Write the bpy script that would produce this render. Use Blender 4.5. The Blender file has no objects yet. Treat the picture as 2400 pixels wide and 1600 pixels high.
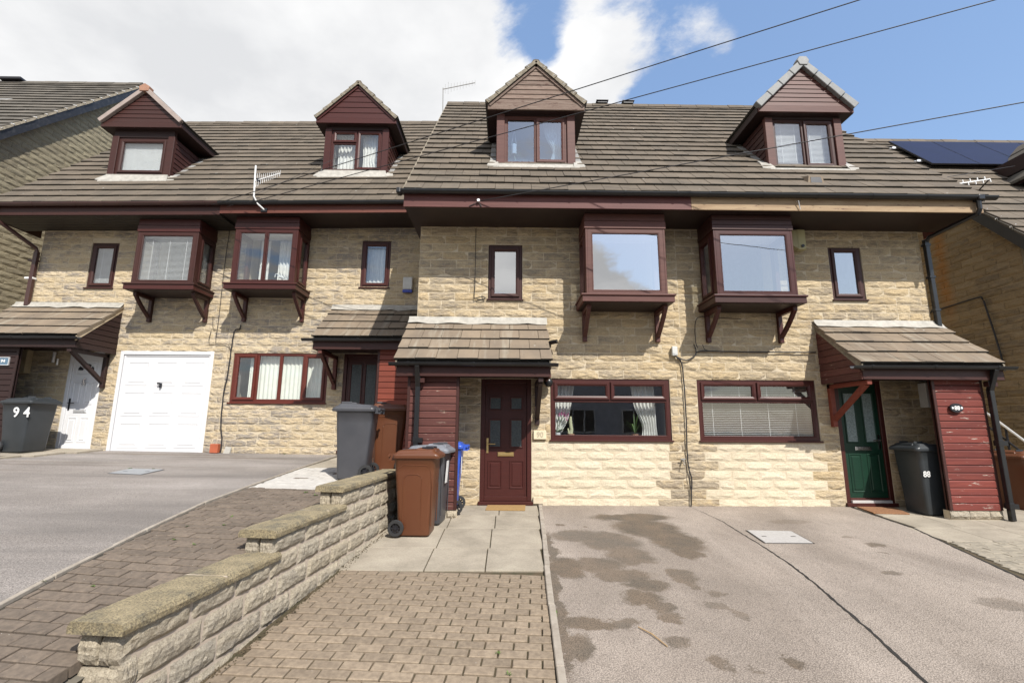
import bpy, bmesh, math, random
from mathutils import Vector, Matrix
rnd = random.Random(11)
S = bpy.context.scene
COL = S.collection
RAD = math.radians

# ---------------------------------------------------------------- camera
cam_d = bpy.data.cameras.new('camera')
cam = bpy.data.objects.new('camera', cam_d)
COL.objects.link(cam)
cam_d.sensor_width = 36.0
cam_d.lens = 16.5
cam_d.clip_start = 0.05
cam_d.clip_end = 3000
RT = Vector((0.9999087, -0.0122265, 0.0057514))
DN = Vector((0.0078226, 0.1767597, -0.9842230))
FW = Vector((0.0110170, 0.9841781, 0.1768392))
mw = Matrix.Identity(4)
for i in range(3):
    mw[i][0] = RT[i]; mw[i][1] = -DN[i]; mw[i][2] = -FW[i]
mw[0][3], mw[1][3], mw[2][3] = -0.17087, -7.95957, 1.26555
cam.matrix_world = mw
S.camera = cam

# ---------------------------------------------------------------- world
SUN = Vector((0.52, -1.0, 1.16)).normalized()
sun_el = math.asin(SUN.z)
sun_az = math.atan2(SUN.x, SUN.y)            # clockwise from +Y
W = bpy.data.worlds.new('World')
S.world = W
W.use_nodes = True
nt = W.node_tree
nt.nodes.clear()
def N(t, typ, **kw):
    n = t.nodes.new(typ)
    for k, v in kw.items():
        if k.startswith('i_'):
            key = k[2:]
            n.inputs[int(key) if key.isdigit() else key.replace('_', ' ')].default_value = v
        else:
            setattr(n, k, v)
    return n
def L(t, a, ao, b, bi):
    t.links.new(a.outputs[ao], b.inputs[bi])
def mth(t, op, a, b=None, c=None, clamp=False):
    n = t.nodes.new('ShaderNodeMath'); n.operation = op; n.use_clamp = clamp
    for i, x in enumerate((a, b, c)):
        if x is None: continue
        if isinstance(x, (int, float)): n.inputs[i].default_value = x
        else: t.links.new(x, n.inputs[i])
    return n.outputs[0]
out = N(nt, 'ShaderNodeOutputWorld')
bg = N(nt, 'ShaderNodeBackground'); bg.inputs['Strength'].default_value = 0.15
sky = N(nt, 'ShaderNodeTexSky', sky_type='NISHITA', sun_disc=False)
sky.sun_elevation = sun_el
sky.sun_rotation = sun_az
sky.air_density = 1.3; sky.dust_density = 1.2; sky.ozone_density = 1.6
tc = N(nt, 'ShaderNodeTexCoord')
sep = N(nt, 'ShaderNodeSeparateXYZ'); L(nt, tc, 'Generated', sep, 0)
PUFFS = [((.361, .679, .639), .0, .12, .22), ((.375, .70, .61), .0, .07, .08), ((.33, .68, .65), .0, .08, .08), ((.045, .715, .700), .0, .10, -.20), ((.070, .745, .655), .0, .07, -.17),
         ((.36, .76, .54), .03, .22, -.20), ((.6, .7, .45), .1, .5, -.12), ((.16, .72, .67), .0, .20, .22), ((.11, .80, .60), .0, .15, .20), ((-.15, .75, .65), .05, .40, .14),
         ((.10, -.93, .33), .0, .22, .32), ((.25, -.93, .19), .0, .26, .34), ((.42, -.88, .13), .0, .22, .24), ((-.02, -.93, .38), .0, .18, .26), ((-.45, -.83, .35), .1, .45, .10), ((.26, -.86, .44), .0, .2, -.25)]
# project the direction on a cloud layer
zc = mth(nt, 'MAXIMUM', sep.outputs[2], 0.04)
zc = mth(nt, 'ADD', zc, 0.12)
cx = mth(nt, 'DIVIDE', sep.outputs[0], zc)
cy = mth(nt, 'DIVIDE', sep.outputs[1], zc)
comb = N(nt, 'ShaderNodeCombineXYZ')
nt.links.new(cx, comb.inputs[0]); nt.links.new(cy, comb.inputs[1])
n1 = N(nt, 'ShaderNodeTexNoise', i_Scale=1.05, i_Detail=12.0, i_Roughness=0.64, i_Distortion=0.35)
mp = N(nt, 'ShaderNodeMapping'); mp.inputs['Location'].default_value = (3.1, 5.4, 0.0)
L(nt, comb, 0, mp, 0); L(nt, mp, 0, n1, 'Vector')
# the big bank of cloud lies towards the left (north west) of the street
bias = mth(nt, 'MULTIPLY', sep.outputs[0], -0.40)
front = mth(nt, 'MULTIPLY', sep.outputs[1], 0.08)
tot = mth(nt, 'ADD', mth(nt, 'ADD', n1.outputs[0], bias), front)
# two separate puffs of cloud right of the bank
def puff(d, r0, r1, k):
    dv = Vector(d).normalized()
    dt = N(nt, 'ShaderNodeVectorMath', operation='DISTANCE'); L(nt, tc, 'Generated', dt, 0); dt.inputs[1].default_value = dv
    q = N(nt, 'ShaderNodeMapRange', interpolation_type='SMOOTHSTEP'); q.inputs['From Min'].default_value = r1; q.inputs['From Max'].default_value = r0
    q.inputs['To Max'].default_value = k; L(nt, dt, 'Value', q, 0)
    return q.outputs[0]
n3 = N(nt, 'ShaderNodeTexNoise', i_Scale=4.5, i_Detail=10.0, i_Roughness=0.62, i_Distortion=0.3); L(nt, comb, 0, n3, 'Vector')
tot = mth(nt, 'ADD', tot, mth(nt, 'MULTIPLY', mth(nt, 'SUBTRACT', n3.outputs[0], 0.5), 0.42))
for pf in PUFFS: tot = mth(nt, 'ADD', tot, puff(*pf))
mr = N(nt, 'ShaderNodeMapRange', interpolation_type='SMOOTHSTEP', clamp=True)
mr.inputs['From Min'].default_value = 0.485; mr.inputs['From Max'].default_value = 0.635
nt.links.new(tot, mr.inputs[0])
n2 = N(nt, 'ShaderNodeTexNoise', i_Scale=1.5, i_Detail=6.0, i_Roughness=0.55)
L(nt, comb, 0, n2, 'Vector')
cr = N(nt, 'ShaderNodeValToRGB')
cr.color_ramp.elements[0].position = 0.38; cr.color_ramp.elements[0].color = (3.9, 3.95, 4.05, 1)
cr.color_ramp.elements[1].position = 0.60; cr.color_ramp.elements[1].color = (5.2, 5.2, 5.2, 1)
L(nt, n2, 0, cr, 0)
# the clear part: a little brighter and softer than the bare model
skyb = N(nt, 'ShaderNodeMix', data_type='RGBA', blend_type='MIX'); skyb.inputs[0].default_value = 0.35
L(nt, sky, 0, skyb, 6); skyb.inputs[7].default_value = (1.6, 2.6, 4.7, 1)
mix = N(nt, 'ShaderNodeMix', data_type='RGBA', blend_type='MIX')
L(nt, mr, 0, mix, 0); L(nt, skyb, 2, mix, 6); L(nt, cr, 0, mix, 7)
L(nt, mix, 2, bg, 'Color'); L(nt, bg, 0, out, 0)

# ---------------------------------------------------------------- sun
sd = bpy.data.lights.new('sun', 'SUN')
sd.energy = 5.0; sd.angle = RAD(0.53); sd.color = (1.0, 0.955, 0.88)
so = bpy.data.objects.new('sun', sd); COL.objects.link(so)
so.location = SUN * 40
so.rotation_euler = SUN.to_track_quat('Z', 'Y').to_euler()

# ---------------------------------------------------------------- exposure
S.render.engine = 'CYCLES'
S.view_settings.view_transform = 'Standard'
S.view_settings.look = 'None'
S.view_settings.gamma = 1.0
S.view_settings.use_curve_mapping = False
S.view_settings.exposure = 0.42

# ================================================================ materials
def pbase(name):
    m = bpy.data.materials.new(name); m.use_nodes = True
    t = m.node_tree
    return m, t, t.nodes['Principled BSDF']
def pos_noise(t, scale, detail=4, rough=0.55, stretch=(1, 1, 1), dist=0.0):
    g = N(t, 'ShaderNodeNewGeometry'); mp = N(t, 'ShaderNodeMapping')
    mp.inputs['Scale'].default_value = stretch
    L(t, g, 'Position', mp, 0)
    n = N(t, 'ShaderNodeTexNoise', i_Scale=scale, i_Detail=float(detail), i_Roughness=rough, i_Distortion=dist)
    L(t, mp, 0, n, 'Vector')
    return n
def ramp(t, src, stops):
    c = N(t, 'ShaderNodeValToRGB')
    e = c.color_ramp.elements
    while len(e) < len(stops): e.new(0.5)
    for k, (p, col) in enumerate(stops):
        e[k].position = p; e[k].color = (*col, 1) if len(col) == 3 else col
    t.links.new(src, c.inputs[0])
    return c.outputs[0]
def mixc(t, f, a, b, mode='MIX'):
    n = N(t, 'ShaderNodeMix', data_type='RGBA', blend_type=mode)
    for i, x in ((0, f), (6, a), (7, b)):
        if isinstance(x, (int, float)): n.inputs[i].default_value = x
        elif isinstance(x, tuple): n.inputs[i].default_value = (*x, 1)
        else: t.links.new(x, n.inputs[i])
    return n.outputs[2]
def bump(t, b, src, strength, dist=0.01):
    n = N(t, 'ShaderNodeBump'); n.inputs['Strength'].default_value = strength
    n.inputs['Distance'].default_value = dist
    t.links.new(src, n.inputs['Height']); t.links.new(n.outputs[0], b.inputs['Normal'])
    return n
def mat(name, col, col2=None, rough=0.6, ns=5.0, stretch=(1, 1, 1), detail=5, lo=0.35, hi=0.65, bs=0, bst=0.3,
        bd=0.004, rand=0.0, metal=0.0, spec=0.5, bstretch=None):
    m, t, b = pbase(name)
    col2 = col2 or tuple(c * 0.8 for c in col)
    n = pos_noise(t, ns, detail, 0.6, stretch)
    c = ramp(t, n.outputs[0], [(lo, col2), (hi, col)])
    if rand:
        oi = N(t, 'ShaderNodeObjectInfo')
        h = N(t, 'ShaderNodeHueSaturation')
        v = mth(t, 'MULTIPLY_ADD', oi.outputs['Random'], rand, 1 - rand / 2)
        t.links.new(v, h.inputs['Value']); t.links.new(c, h.inputs['Color'])
        c = h.outputs[0]
    t.links.new(c, b.inputs['Base Color'])
    b.inputs['Roughness'].default_value = rough
    b.inputs['Metallic'].default_value = metal
    b.inputs['Specular IOR Level'].default_value = spec
    if bs:
        nb = pos_noise(t, bs, 5, 0.6, bstretch or stretch)
        bump(t, b, nb.outputs[0], bst, bd)
    return m
def stone_mat(name, cols, streak, dark=(.16, .14, .12), bst=0.9, wide=1.0, dk=(0.52, 0.70), rust=False, iso=False):
    m, t, b = pbase(name)
    oi = N(t, 'ShaderNodeObjectInfo')
    k = len(cols)
    base = ramp(t, oi.outputs['Random'], [((i + .5) / k, c) for i, c in enumerate(cols)])
    n = pos_noise(t, 5.0, 8, 0.68, (1, 1, 3.2), 0.4)
    n2 = pos_noise(t, 38, 4, 0.6, (1, 1, 1.4))
    big = pos_noise(t, 0.55, 3, 0.5)
    r2 = mth(t, 'FRACT', mth(t, 'MULTIPLY', oi.outputs['Random'], 17.3))
    s = mth(t, 'ADD', mth(t, 'MULTIPLY', n.outputs[0], 0.95), mth(t, 'MULTIPLY', r2, 0.13))
    s = mth(t, 'ADD', s, mth(t, 'MULTIPLY', mth(t, 'SUBTRACT', big.outputs[0], 0.5), 0.5))
    mrn = N(t, 'ShaderNodeMapRange'); mrn.inputs['From Min'].default_value = dk[0]; mrn.inputs['From Max'].default_value = dk[1]
    mrn.inputs['To Max'].default_value = streak
    t.links.new(s, mrn.inputs[0])
    c = mixc(t, mrn.outputs[0], base, dark)
    fine = ramp(t, n2.outputs[0], [(0.3, (.80, .78, .76)), (0.62, (1.06, 1.05, 1.03))])
    c = mixc(t, 1.0, c, fine, 'MULTIPLY')
    if rust:      # old rusty run down the wall
        gq = N(t, 'ShaderNodeNewGeometry'); sx = N(t, 'ShaderNodeSeparateXYZ'); L(t, gq, 'Position', sx, 0)
        a = mth(t, 'ABSOLUTE', mth(t, 'SUBTRACT', sx.outputs[1], 1.75)); wob = pos_noise(t, 3, 4)
        a = mth(t, 'ADD', a, mth(t, 'MULTIPLY', wob.outputs[0], .35))
        f = N(t, 'ShaderNodeMapRange', interpolation_type='SMOOTHSTEP'); f.inputs['From Min'].default_value = .42; f.inputs['From Max'].default_value = .16; f.inputs['To Max'].default_value = .75
        t.links.new(a, f.inputs[0])
        zf_ = N(t, 'ShaderNodeMapRange', interpolation_type='SMOOTHSTEP'); zf_.inputs['From Min'].default_value = 3.2; zf_.inputs['From Max'].default_value = 4.2; L(t, sx, 2, zf_, 0)
        c = mixc(t, mth(t, 'MULTIPLY', f.outputs[0], zf_.outputs[0]), c, (.32, .15, .045))
    t.links.new(c, b.inputs['Base Color'])
    b.inputs['Roughness'].default_value = 0.93
    b.inputs['Specular IOR Level'].default_value = 0.2
    if iso:
        gr = pos_noise(t, 130, 3); c = mixc(t, 1.0, c, ramp(t, gr.outputs[0], [(.32, (.72, .70, .68)), (.62, (1.1, 1.1, 1.09))]), 'MULTIPLY'); t.links.new(c, b.inputs['Base Color'])
    # rock-faced relief: ridged noise drawn out along the bed
    nb = pos_noise(t, 24 if iso else 16, 8 if iso else 6, 0.7 if iso else 0.62, (1, 1, 1) if iso else (0.55, 0.55, 1.5), .2 if iso else 1.2)
    vb = N(t, 'ShaderNodeTexVoronoi', feature='F1', i_Scale=16.0 if iso else 13.0)
    g = N(t, 'ShaderNodeNewGeometry'); mp = N(t, 'ShaderNodeMapping')
    mp.inputs['Scale'].default_value = (0.6 * wide, 0.6 * wide, 1.7); mp.inputs['Rotation'].default_value = (0, 0.35, 0)
    wn = pos_noise(t, 6, 3)
    add = N(t, 'ShaderNodeMix', data_type='VECTOR', blend_type='MIX') if False else None
    L(t, g, 'Position', mp, 0); L(t, mp, 0, vb, 'Vector')
    hgt = mth(t, 'ADD', mth(t, 'MULTIPLY', nb.outputs[0], 1.0), mth(t, 'MULTIPLY', vb.outputs['Distance'], 0.6))
    bump(t, b, hgt, bst, 0.017)
    return m

STONE_R = stone_mat('buff_stone', [(.42, .33, .205), (.46, .37, .24), (.47, .385, .26), (.43, .34, .215), (.46, .375, .25), (.38, .31, .21)], 0.62, (.185, .165, .145), dk=(.50, .68), bst=1.2)
STONE_RC = stone_mat('clean_glare_pale_stone', [(.52, .455, .34), (.55, .485, .37), (.53, .465, .35), (.56, .495, .385)], 0.25, (.34, .30, .25), bst=.45, dk=(.56, .76))  # cleaner lower courses; sun glare also put into the pale colour
STONE_L = stone_mat('weathered_buff_stone', [(.45, .365, .24), (.47, .39, .27), (.44, .355, .235), (.48, .40, .285)], 0.72, (.19, .18, .18), dk=(.49, .65), bst=1.2)
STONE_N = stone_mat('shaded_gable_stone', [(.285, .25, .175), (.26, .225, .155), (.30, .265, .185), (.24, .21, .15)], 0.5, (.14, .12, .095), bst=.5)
STONE_W = stone_mat('garden_wall_stone', [(.37, .325, .25), (.35, .31, .245), (.39, .345, .27), (.35, .315, .255)], 0.5, (.20, .185, .17), bst=1.0, dk=(.52, .76), iso=True)
MORTAR = mat('buff_mortar', (.52, .445, .33), (.45, .375, .26), 0.95, 8, bs=60, bst=0.4)
MORTAR_W = mat('pink_mortar', (.46, .38, .30), (.36, .30, .24), 0.95, 12, bs=60, bst=0.5)

def tile_mat(name, c1, c2, moss=(.055, .05, .035), rnd_amt=0.28, stain=None):
    m, t, b = pbase(name)
    oi = N(t, 'ShaderNodeObjectInfo')
    n = pos_noise(t, 2.3, 6, 0.6, (1, 1, 0.6))
    c = ramp(t, n.outputs[0], [(0.32, c2), (0.62, c1)])
    if stain:
        st = pos_noise(t, 9.0, 3, 0.5, (1, .12, .12))
        sr = ramp(t, st.outputs[0], [(0.55, (0, 0, 0)), (0.70, (1, 1, 1))])
        c = mixc(t, mth(t, 'MULTIPLY', sr, 0.55), c, stain)
    h = N(t, 'ShaderNodeHueSaturation')
    t.links.new(mth(t, 'MULTIPLY_ADD', oi.outputs['Random'], rnd_amt, 1 - rnd_amt / 2), h.inputs['Value'])
    t.links.new(c, h.inputs['Color'])
    lich = N(t, 'ShaderNodeTexVoronoi', feature='F1', i_Scale=5.5, i_Randomness=1.0)
    g = N(t, 'ShaderNodeNewGeometry'); L(t, g, 'Position', lich, 'Vector')
    spot = N(t, 'ShaderNodeMapRange'); spot.inputs['From Min'].default_value = 0.11; spot.inputs['From Max'].default_value = 0.06
    L(t, lich, 'Distance', spot, 0)
    sn = pos_noise(t, 2.2, 3)
    gate = N(t, 'ShaderNodeMapRange'); gate.inputs['From Min'].default_value = .56; gate.inputs['From Max'].default_value = .64
    L(t, sn, 0, gate, 0)
    c = mixc(t, mth(t, 'MULTIPLY', spot.outputs[0], gate.outputs[0]), h.outputs[0], (.42, .41, .38))
    dn = pos_noise(t, 14, 4, 0.6)
    dr = N(t, 'ShaderNodeMapRange'); dr.inputs['From Min'].default_value = .66; dr.inputs['From Max'].default_value = .72
    L(t, dn, 0, dr, 0)
    c = mixc(t, mth(t, 'MULTIPLY', dr.outputs[0], 0.8), c, moss)
    t.links.new(c, b.inputs['Base Color'])
    b.inputs['Roughness'].default_value = 0.9
    b.inputs['Specular IOR Level'].default_value = 0.25
    nb = pos_noise(t, 90, 3); bump(t, b, nb.outputs[0], 0.35, 0.003)
    return m
TILE = tile_mat('grey_brown_roof_tile', (.128, .104, .079), (.098, .082, .064), rnd_amt=.20)
TILE_P = tile_mat('buff_porch_tile', (.205, .160, .115), (.155, .124, .094), stain=(.28, .25, .20), rnd_amt=.16)
TILE_D = tile_mat('old_dark_tile', (.120, .106, .088), (.082, .074, .063))
VERGE = mat('verge_mortar', (.25, .215, .16), (.14, .12, .09), 0.95, 14, bs=30, bst=0.8, bd=.02)
UNDER = mat('roof_underlay', (.05, .045, .04), rough=0.95)

EDGE = mat('shaded_tile_edge', (.030, .026, .020), (.018, .016, .012), .95, 12)  # downward front edge of each tile: its shade line is put into the colour
def wood(name, c1, c2, flake=None, amt=0.0, rough=0.5, ns=7.0, rand=0.12, coat=0.0):
    m, t, b = pbase(name)
    n = pos_noise(t, ns, 6, 0.65, (0.35, 0.35, 5))
    c = ramp(t, n.outputs[0], [(0.3, c2), (0.66, c1)])
    oi = N(t, 'ShaderNodeObjectInfo'); h = N(t, 'ShaderNodeHueSaturation')
    t.links.new(mth(t, 'MULTIPLY_ADD', oi.outputs['Random'], rand, 1 - rand / 2), h.inputs['Value'])
    t.links.new(c, h.inputs['Color']); c = h.outputs[0]
    if flake:
        f = pos_noise(t, 5.0, 7, 0.75, (0.8, 0.8, 6))
        mrn = N(t, 'ShaderNodeMapRange'); mrn.inputs['From Min'].default_value = 1 - amt; mrn.inputs['From Max'].default_value = 1.03 - amt
        L(t, f, 0, mrn, 0)
        c = mixc(t, mrn.outputs[0], c, flake)
    t.links.new(c, b.inputs['Base Color'])
    b.inputs['Roughness'].default_value = rough + .08; b.inputs['Specular IOR Level'].default_value = .35
    nb = pos_noise(t, 30, 4, 0.6, (0.2, 0.2, 3)); bump(t, b, nb.outputs[0], 0.12, 0.003)
    return m
MAHOG = wood('mahogany_upvc', (.056, .0135, .0105), (.042, .0105, .0085), rough=0.33, ns=9)
MAHOG_L = wood('cherry_upvc', (.105, .022, .014), (.08, .016, .011), rough=0.33, ns=9)
MAHOG_B = wood('brown_upvc', (.046, .0150, .0115), (.034, .0115, .009), rough=0.4, ns=9)
ROSE = wood('faded_rosewood', (.098, .038, .029), (.066, .023, .018), rough=0.5, ns=7)
WORN = wood('worn_red_brown_boards', (.112, .038, .029), (.066, .021, .018), (.30, .23, .18), 0.375, 0.6, 6, 0.35)
WORNR = wood('peeling_red_boards', (.165, .036, .025), (.105, .021, .017), (.40, .35, .30), 0.385, 0.6, 6, 0.4)
REDW = wood('orange_red_boards', (.185, .043, .024), (.135, .029, .018), rough=0.45, ns=5, rand=.2)
GREYW = wood('weathered_grey_boards', (.215, .165, .135), (.125, .080, .062), (.075, .040, .032), 0.44, 0.8, 6, 0.35)
DKW = wood('dark_brown_boards', (.028, .0125, .011), (.020, .010, .009), rough=0.5)
FAS_R = wood('faded_red_fascia', (.115, .042, .036), (.078, .025, .022), (.38, .27, .22), 0.33, 0.5, 4)
FAS_O = wood('orange_brown_fascia', (.130, .042, .028), (.085, .026, .019), rough=0.5, ns=4)
FAS_P = wood('bare_pine_fascia', (.36, .265, .165), (.24, .16, .095), (.12, .065, .05), 0.40, 0.7, 5)
SOFF = mat('dark_soffit', (.022, .010, .0085), (.016, .008, .007), 0.5, 3)
SOFF_B = mat('brown_soffit', (.026, .020, .015), (.020, .016, .012), 0.5, 3)
WHITE = mat('white_upvc', (.62, .62, .63), (.60, .60, .61), 0.30, 3)
WHITEP = mat('white_painted_steel', (.60, .60, .61), (.58, .58, .59), 0.35, 2)
LEAD = mat('pale_flashing', (.38, .36, .32), (.28, .265, .235), 0.6, 9, bs=20, bst=.6, bd=.01)
LEAD_G = mat('grey_lead', (.27, .265, .25), (.19, .185, .18), 0.6, 8, bs=20, bst=.6, bd=.01)
BLACKP = mat('black_plastic', (.013, .013, .014), (.009, .009, .010), 0.32, 4)
BROWNP = mat('brown_plastic', (.055, .024, .020), (.042, .018, .016), 0.35, 4)
GREYCAP = mat('grey_dry_verge', (.20, .205, .205), (.15, .155, .155), 0.6, 6)
CREAM_V = mat('cream_verge_strip', (.33, .265, .235), (.27, .22, .195), 0.6, 6)
TERRA = mat('terracotta_cap', (.33, .175, .115), (.27, .14, .09), 0.7, 6)
CREAM = mat('cream_plastic', (.40, .36, .19), (.34, .30, .16), 0.5, 6)
GREYP = mat('pale_grey_plastic', (.52, .52, .50), (.45, .45, .43), 0.45, 6)
BLUEP = mat('blue_plastic', (.03, .05, .35), rough=0.4)
REDP = mat('orange_brown_clay', (.40, .10, .045), rough=0.6)
CHROME = mat('chrome', (.75, .75, .75), (.7, .7, .7), 0.18, metal=1.0)
BRASS = mat('brass', (.80, .60, .28), (.72, .52, .22), 0.35, metal=1.0)
ALU = mat('bright_aluminium', (.80, .80, .80), (.74, .74, .74), 0.35, metal=0.6)
GREEN = wood('green_door_skin', (.0065, .034, .019), (.005, .025, .015), rough=0.32, ns=10)
BIN_G = mat('grey_bin_plastic', (.058, .058, .064), (.045, .046, .052), 0.42, 3, bs=50, bst=.15)
BIN_K = mat('charcoal_bin_plastic', (.030, .034, .038), (.023, .027, .030), 0.42, 3, bs=50, bst=.15)
BIN_B = mat('brown_bin_plastic', (.104, .036, .014), (.098, .032, .013), 0.42, 3, bs=50, bst=.15)
BIN_GL = mat('faded_grey_lid', (.17, .18, .20), (.12, .125, .14), 0.5, 5)
BIN_BL = mat('blue_bin_plastic', (.035, .095, .48), (.03, .08, .40), 0.4, 3)
RUBBER = mat('black_rubber', (.022, .022, .023), rough=0.7)
LBL = mat('white_label', (.75, .75, .74), rough=0.5)
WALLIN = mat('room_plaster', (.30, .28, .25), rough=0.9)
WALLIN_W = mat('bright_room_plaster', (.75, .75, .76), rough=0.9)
CURT = mat('white_net_curtain', (.72, .71, .68), (.62, .61, .58), 0.85, 10)
CURT_C = mat('cream_vertical_blind', (.76, .76, .68), (.70, .70, .62), 0.85, 10)
BLIND = mat('white_blind_slat', (.74, .74, .74), (.68, .68, .68), 0.45)
SOLAR = mat('blue_black_solar_cell', (.006, .007, .030), (.005, .006, .024), 0.42, 2, spec=.22)
DARK = mat('near_black_frame', (.012, .012, .016), rough=0.4)
NBARGE = mat('black_bargeboard', (.020, .022, .028), (.06, .06, .065), 0.5, 9, lo=.25, hi=.5)
NBARGE2 = mat('charcoal_bargeboard', (.030, .029, .028), (.024, .023, .022), 0.5, 5)
CONC = mat('concrete_edging', (.33, .29, .24), (.24, .205, .165), 0.92, 10, bs=70, bst=.5)
COIR = mat('coir_mat', (.32, .20, .08), (.24, .145, .055), 0.98, 60, bs=150, bst=.8)
WEED = mat('weed_green', (.11, .17, .035), (.06, .10, .02), 0.7, 20)
SOIL = mat('mossy_joint_soil', (.085, .060, .034), (.048, .042, .020), 0.98, 9, bs=60, bst=.6)
SOIL_D = mat('dark_joint_soil', (.045, .036, .028), (.03, .027, .020), 0.98, 9, bs=60, bst=.6)
GLASSM = None
def glass(name, refl=0.12, tint=(.96, .975, .975)):
    m = bpy.data.materials.new(name); m.use_nodes = True
    t = m.node_tree; t.nodes.clear()
    o = N(t, 'ShaderNodeOutputMaterial'); mx = N(t, 'ShaderNodeMixShader')
    tr = N(t, 'ShaderNodeBsdfTransparent'); tr.inputs[0].default_value = (*tint, 1)
    gl = N(t, 'ShaderNodeBsdfGlossy'); gl.inputs['Roughness'].default_value = 0.0
    fr = N(t, 'ShaderNodeFresnel'); fr.inputs[0].default_value = 1.5
    wv = pos_noise(t, 1.6, 2)
    bm_ = N(t, 'ShaderNodeBump'); bm_.inputs['Strength'].default_value = 0.06; bm_.inputs['Distance'].default_value = 0.02
    L(t, wv, 0, bm_, 'Height'); L(t, bm_, 0, gl, 'Normal')
    gg = N(t, 'ShaderNodeNewGeometry'); f = mth(t, 'MULTIPLY', mth(t, 'ADD', fr.outputs[0], refl, clamp=True), mth(t, 'SUBTRACT', 1.0, gg.outputs['Backfacing']))
    t.links.new(f, mx.inputs[0]); L(t, tr, 0, mx, 1); L(t, gl, 0, mx, 2); L(t, mx, 0, o, 0)
    return m
GLASS = glass('window_glass', 0.16)
GLASS_HI = glass('coated_window_glass', 0.62)
GLASS_LO = glass('plain_window_glass', 0.13)
GLASS_OB = mat('obscure_glass', (.045, .055, .055), (.02, .027, .03), 0.30, 40, bs=45, bst=.9, bd=.01)
GLASS_OBW = mat('milky_obscure_glass', (.22, .27, .27), (.12, .16, .16), 0.22, 50, bs=45, bst=.9, bd=.01)

def tarmac(name, base, blobs=(), streak=None, worn=None):
    m, t, b = pbase(name)
    g = N(t, 'ShaderNodeNewGeometry')
    big = pos_noise(t, 0.9, 5, 0.6)
    c = ramp(t, big.outputs[0], [(0.3, tuple(x * .86 for x in base)), (0.68, tuple(x * 1.12 for x in base))])
    ag = N(t, 'ShaderNodeTexVoronoi', feature='F1', i_Scale=95.0)
    L(t, g, 'Position', ag, 'Vector')
    sp = ramp(t, ag.outputs['Distance'], [(0.0, (1.35, 1.33, 1.3)), (0.32, (1.05, 1.04, 1.03)), (0.75, (.66, .65, .64))])
    c = mixc(t, 1.0, c, sp, 'MULTIPLY')
    fl = pos_noise(t, 160, 2)
    flr = ramp(t, fl.outputs[0], [(0.35, (.78, .77, .76)), (0.66, (1.18, 1.17, 1.16))])
    c = mixc(t, 1.0, c, flr, 'MULTIPLY')
    if streak:
        s = pos_noise(t, streak[0], 5, 0.6, streak[1], 0.4)
        sr = ramp(t, s.outputs[0], [(0.46, (0, 0, 0)), (0.62, (1, 1, 1))])
        c = mixc(t, mth(t, 'MULTIPLY', sr, streak[2]), c, tuple(x * .45 for x in base))
    if worn:      # paler, rain-washed patches
        w_ = pos_noise(t, worn[0], 6, 0.66, worn[1], 0.6)
        wr = ramp(t, w_.outputs[0], [(0.42, (.86, .85, .84)), (0.62, (1.22, 1.23, 1.24))])
        c = mixc(t, worn[2], c, wr, 'MULTIPLY')
    if blobs:
        wn = pos_noise(t, 4.2, 9, 0.78); wn2 = N(t, 'ShaderNodeVectorMath', operation='SUBTRACT')
        L(t, wn, 'Color', wn2, 0); wn2.inputs[1].default_value = (.5, .5, .5)
        sc = N(t, 'ShaderNodeVectorMath', operation='SCALE'); L(t, wn2, 0, sc, 0); sc.inputs['Scale'].default_value = 0.42
        pp = N(t, 'ShaderNodeVectorMath', operation='ADD'); L(t, g, 'Position', pp, 0); L(t, sc, 0, pp, 1)
        acc = None
        for (x, y, rx, ry, k) in blobs:
            d = N(t, 'ShaderNodeVectorMath', operation='SUBTRACT'); L(t, pp, 0, d, 0); d.inputs[1].default_value = (x, y, 0)
            q = N(t, 'ShaderNodeVectorMath', operation='MULTIPLY'); L(t, d, 0, q, 0); q.inputs[1].default_value = (1 / rx, 1 / ry, 0)
            ln = N(t, 'ShaderNodeVectorMath', operation='LENGTH'); L(t, q, 0, ln, 0)
            mrn = N(t, 'ShaderNodeMapRange', interpolation_type='SMOOTHSTEP'); mrn.inputs['From Min'].default_value = 1.34; mrn.inputs['From Max'].default_value = .86
            mrn.inputs['To Max'].default_value = k
            L(t, ln, 'Value', mrn, 0)
            acc = mrn.outputs[0] if acc is None else mth(t, 'MAXIMUM', acc, mrn.outputs[0])
        hue = pos_noise(t, 3.0, 3)
        wetc = ramp(t, hue.outputs[0], [(0.35, (.112, .094, .074)), (0.65, (.158, .122, .090))])
        wetc = mixc(t, 1.0, wetc, sp, 'MULTIPLY')
        c = mixc(t, acc, c, wetc)
    t.links.new(c, b.inputs['Base Color'])
    b.inputs['Roughness'].default_value = 0.88
    b.inputs['Specular IOR Level'].default_value = 0.3
    bump(t, b, mth(t, 'MULTIPLY', ag.outputs['Distance'], -1.0), 0.7, 0.006)
    return m
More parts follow.
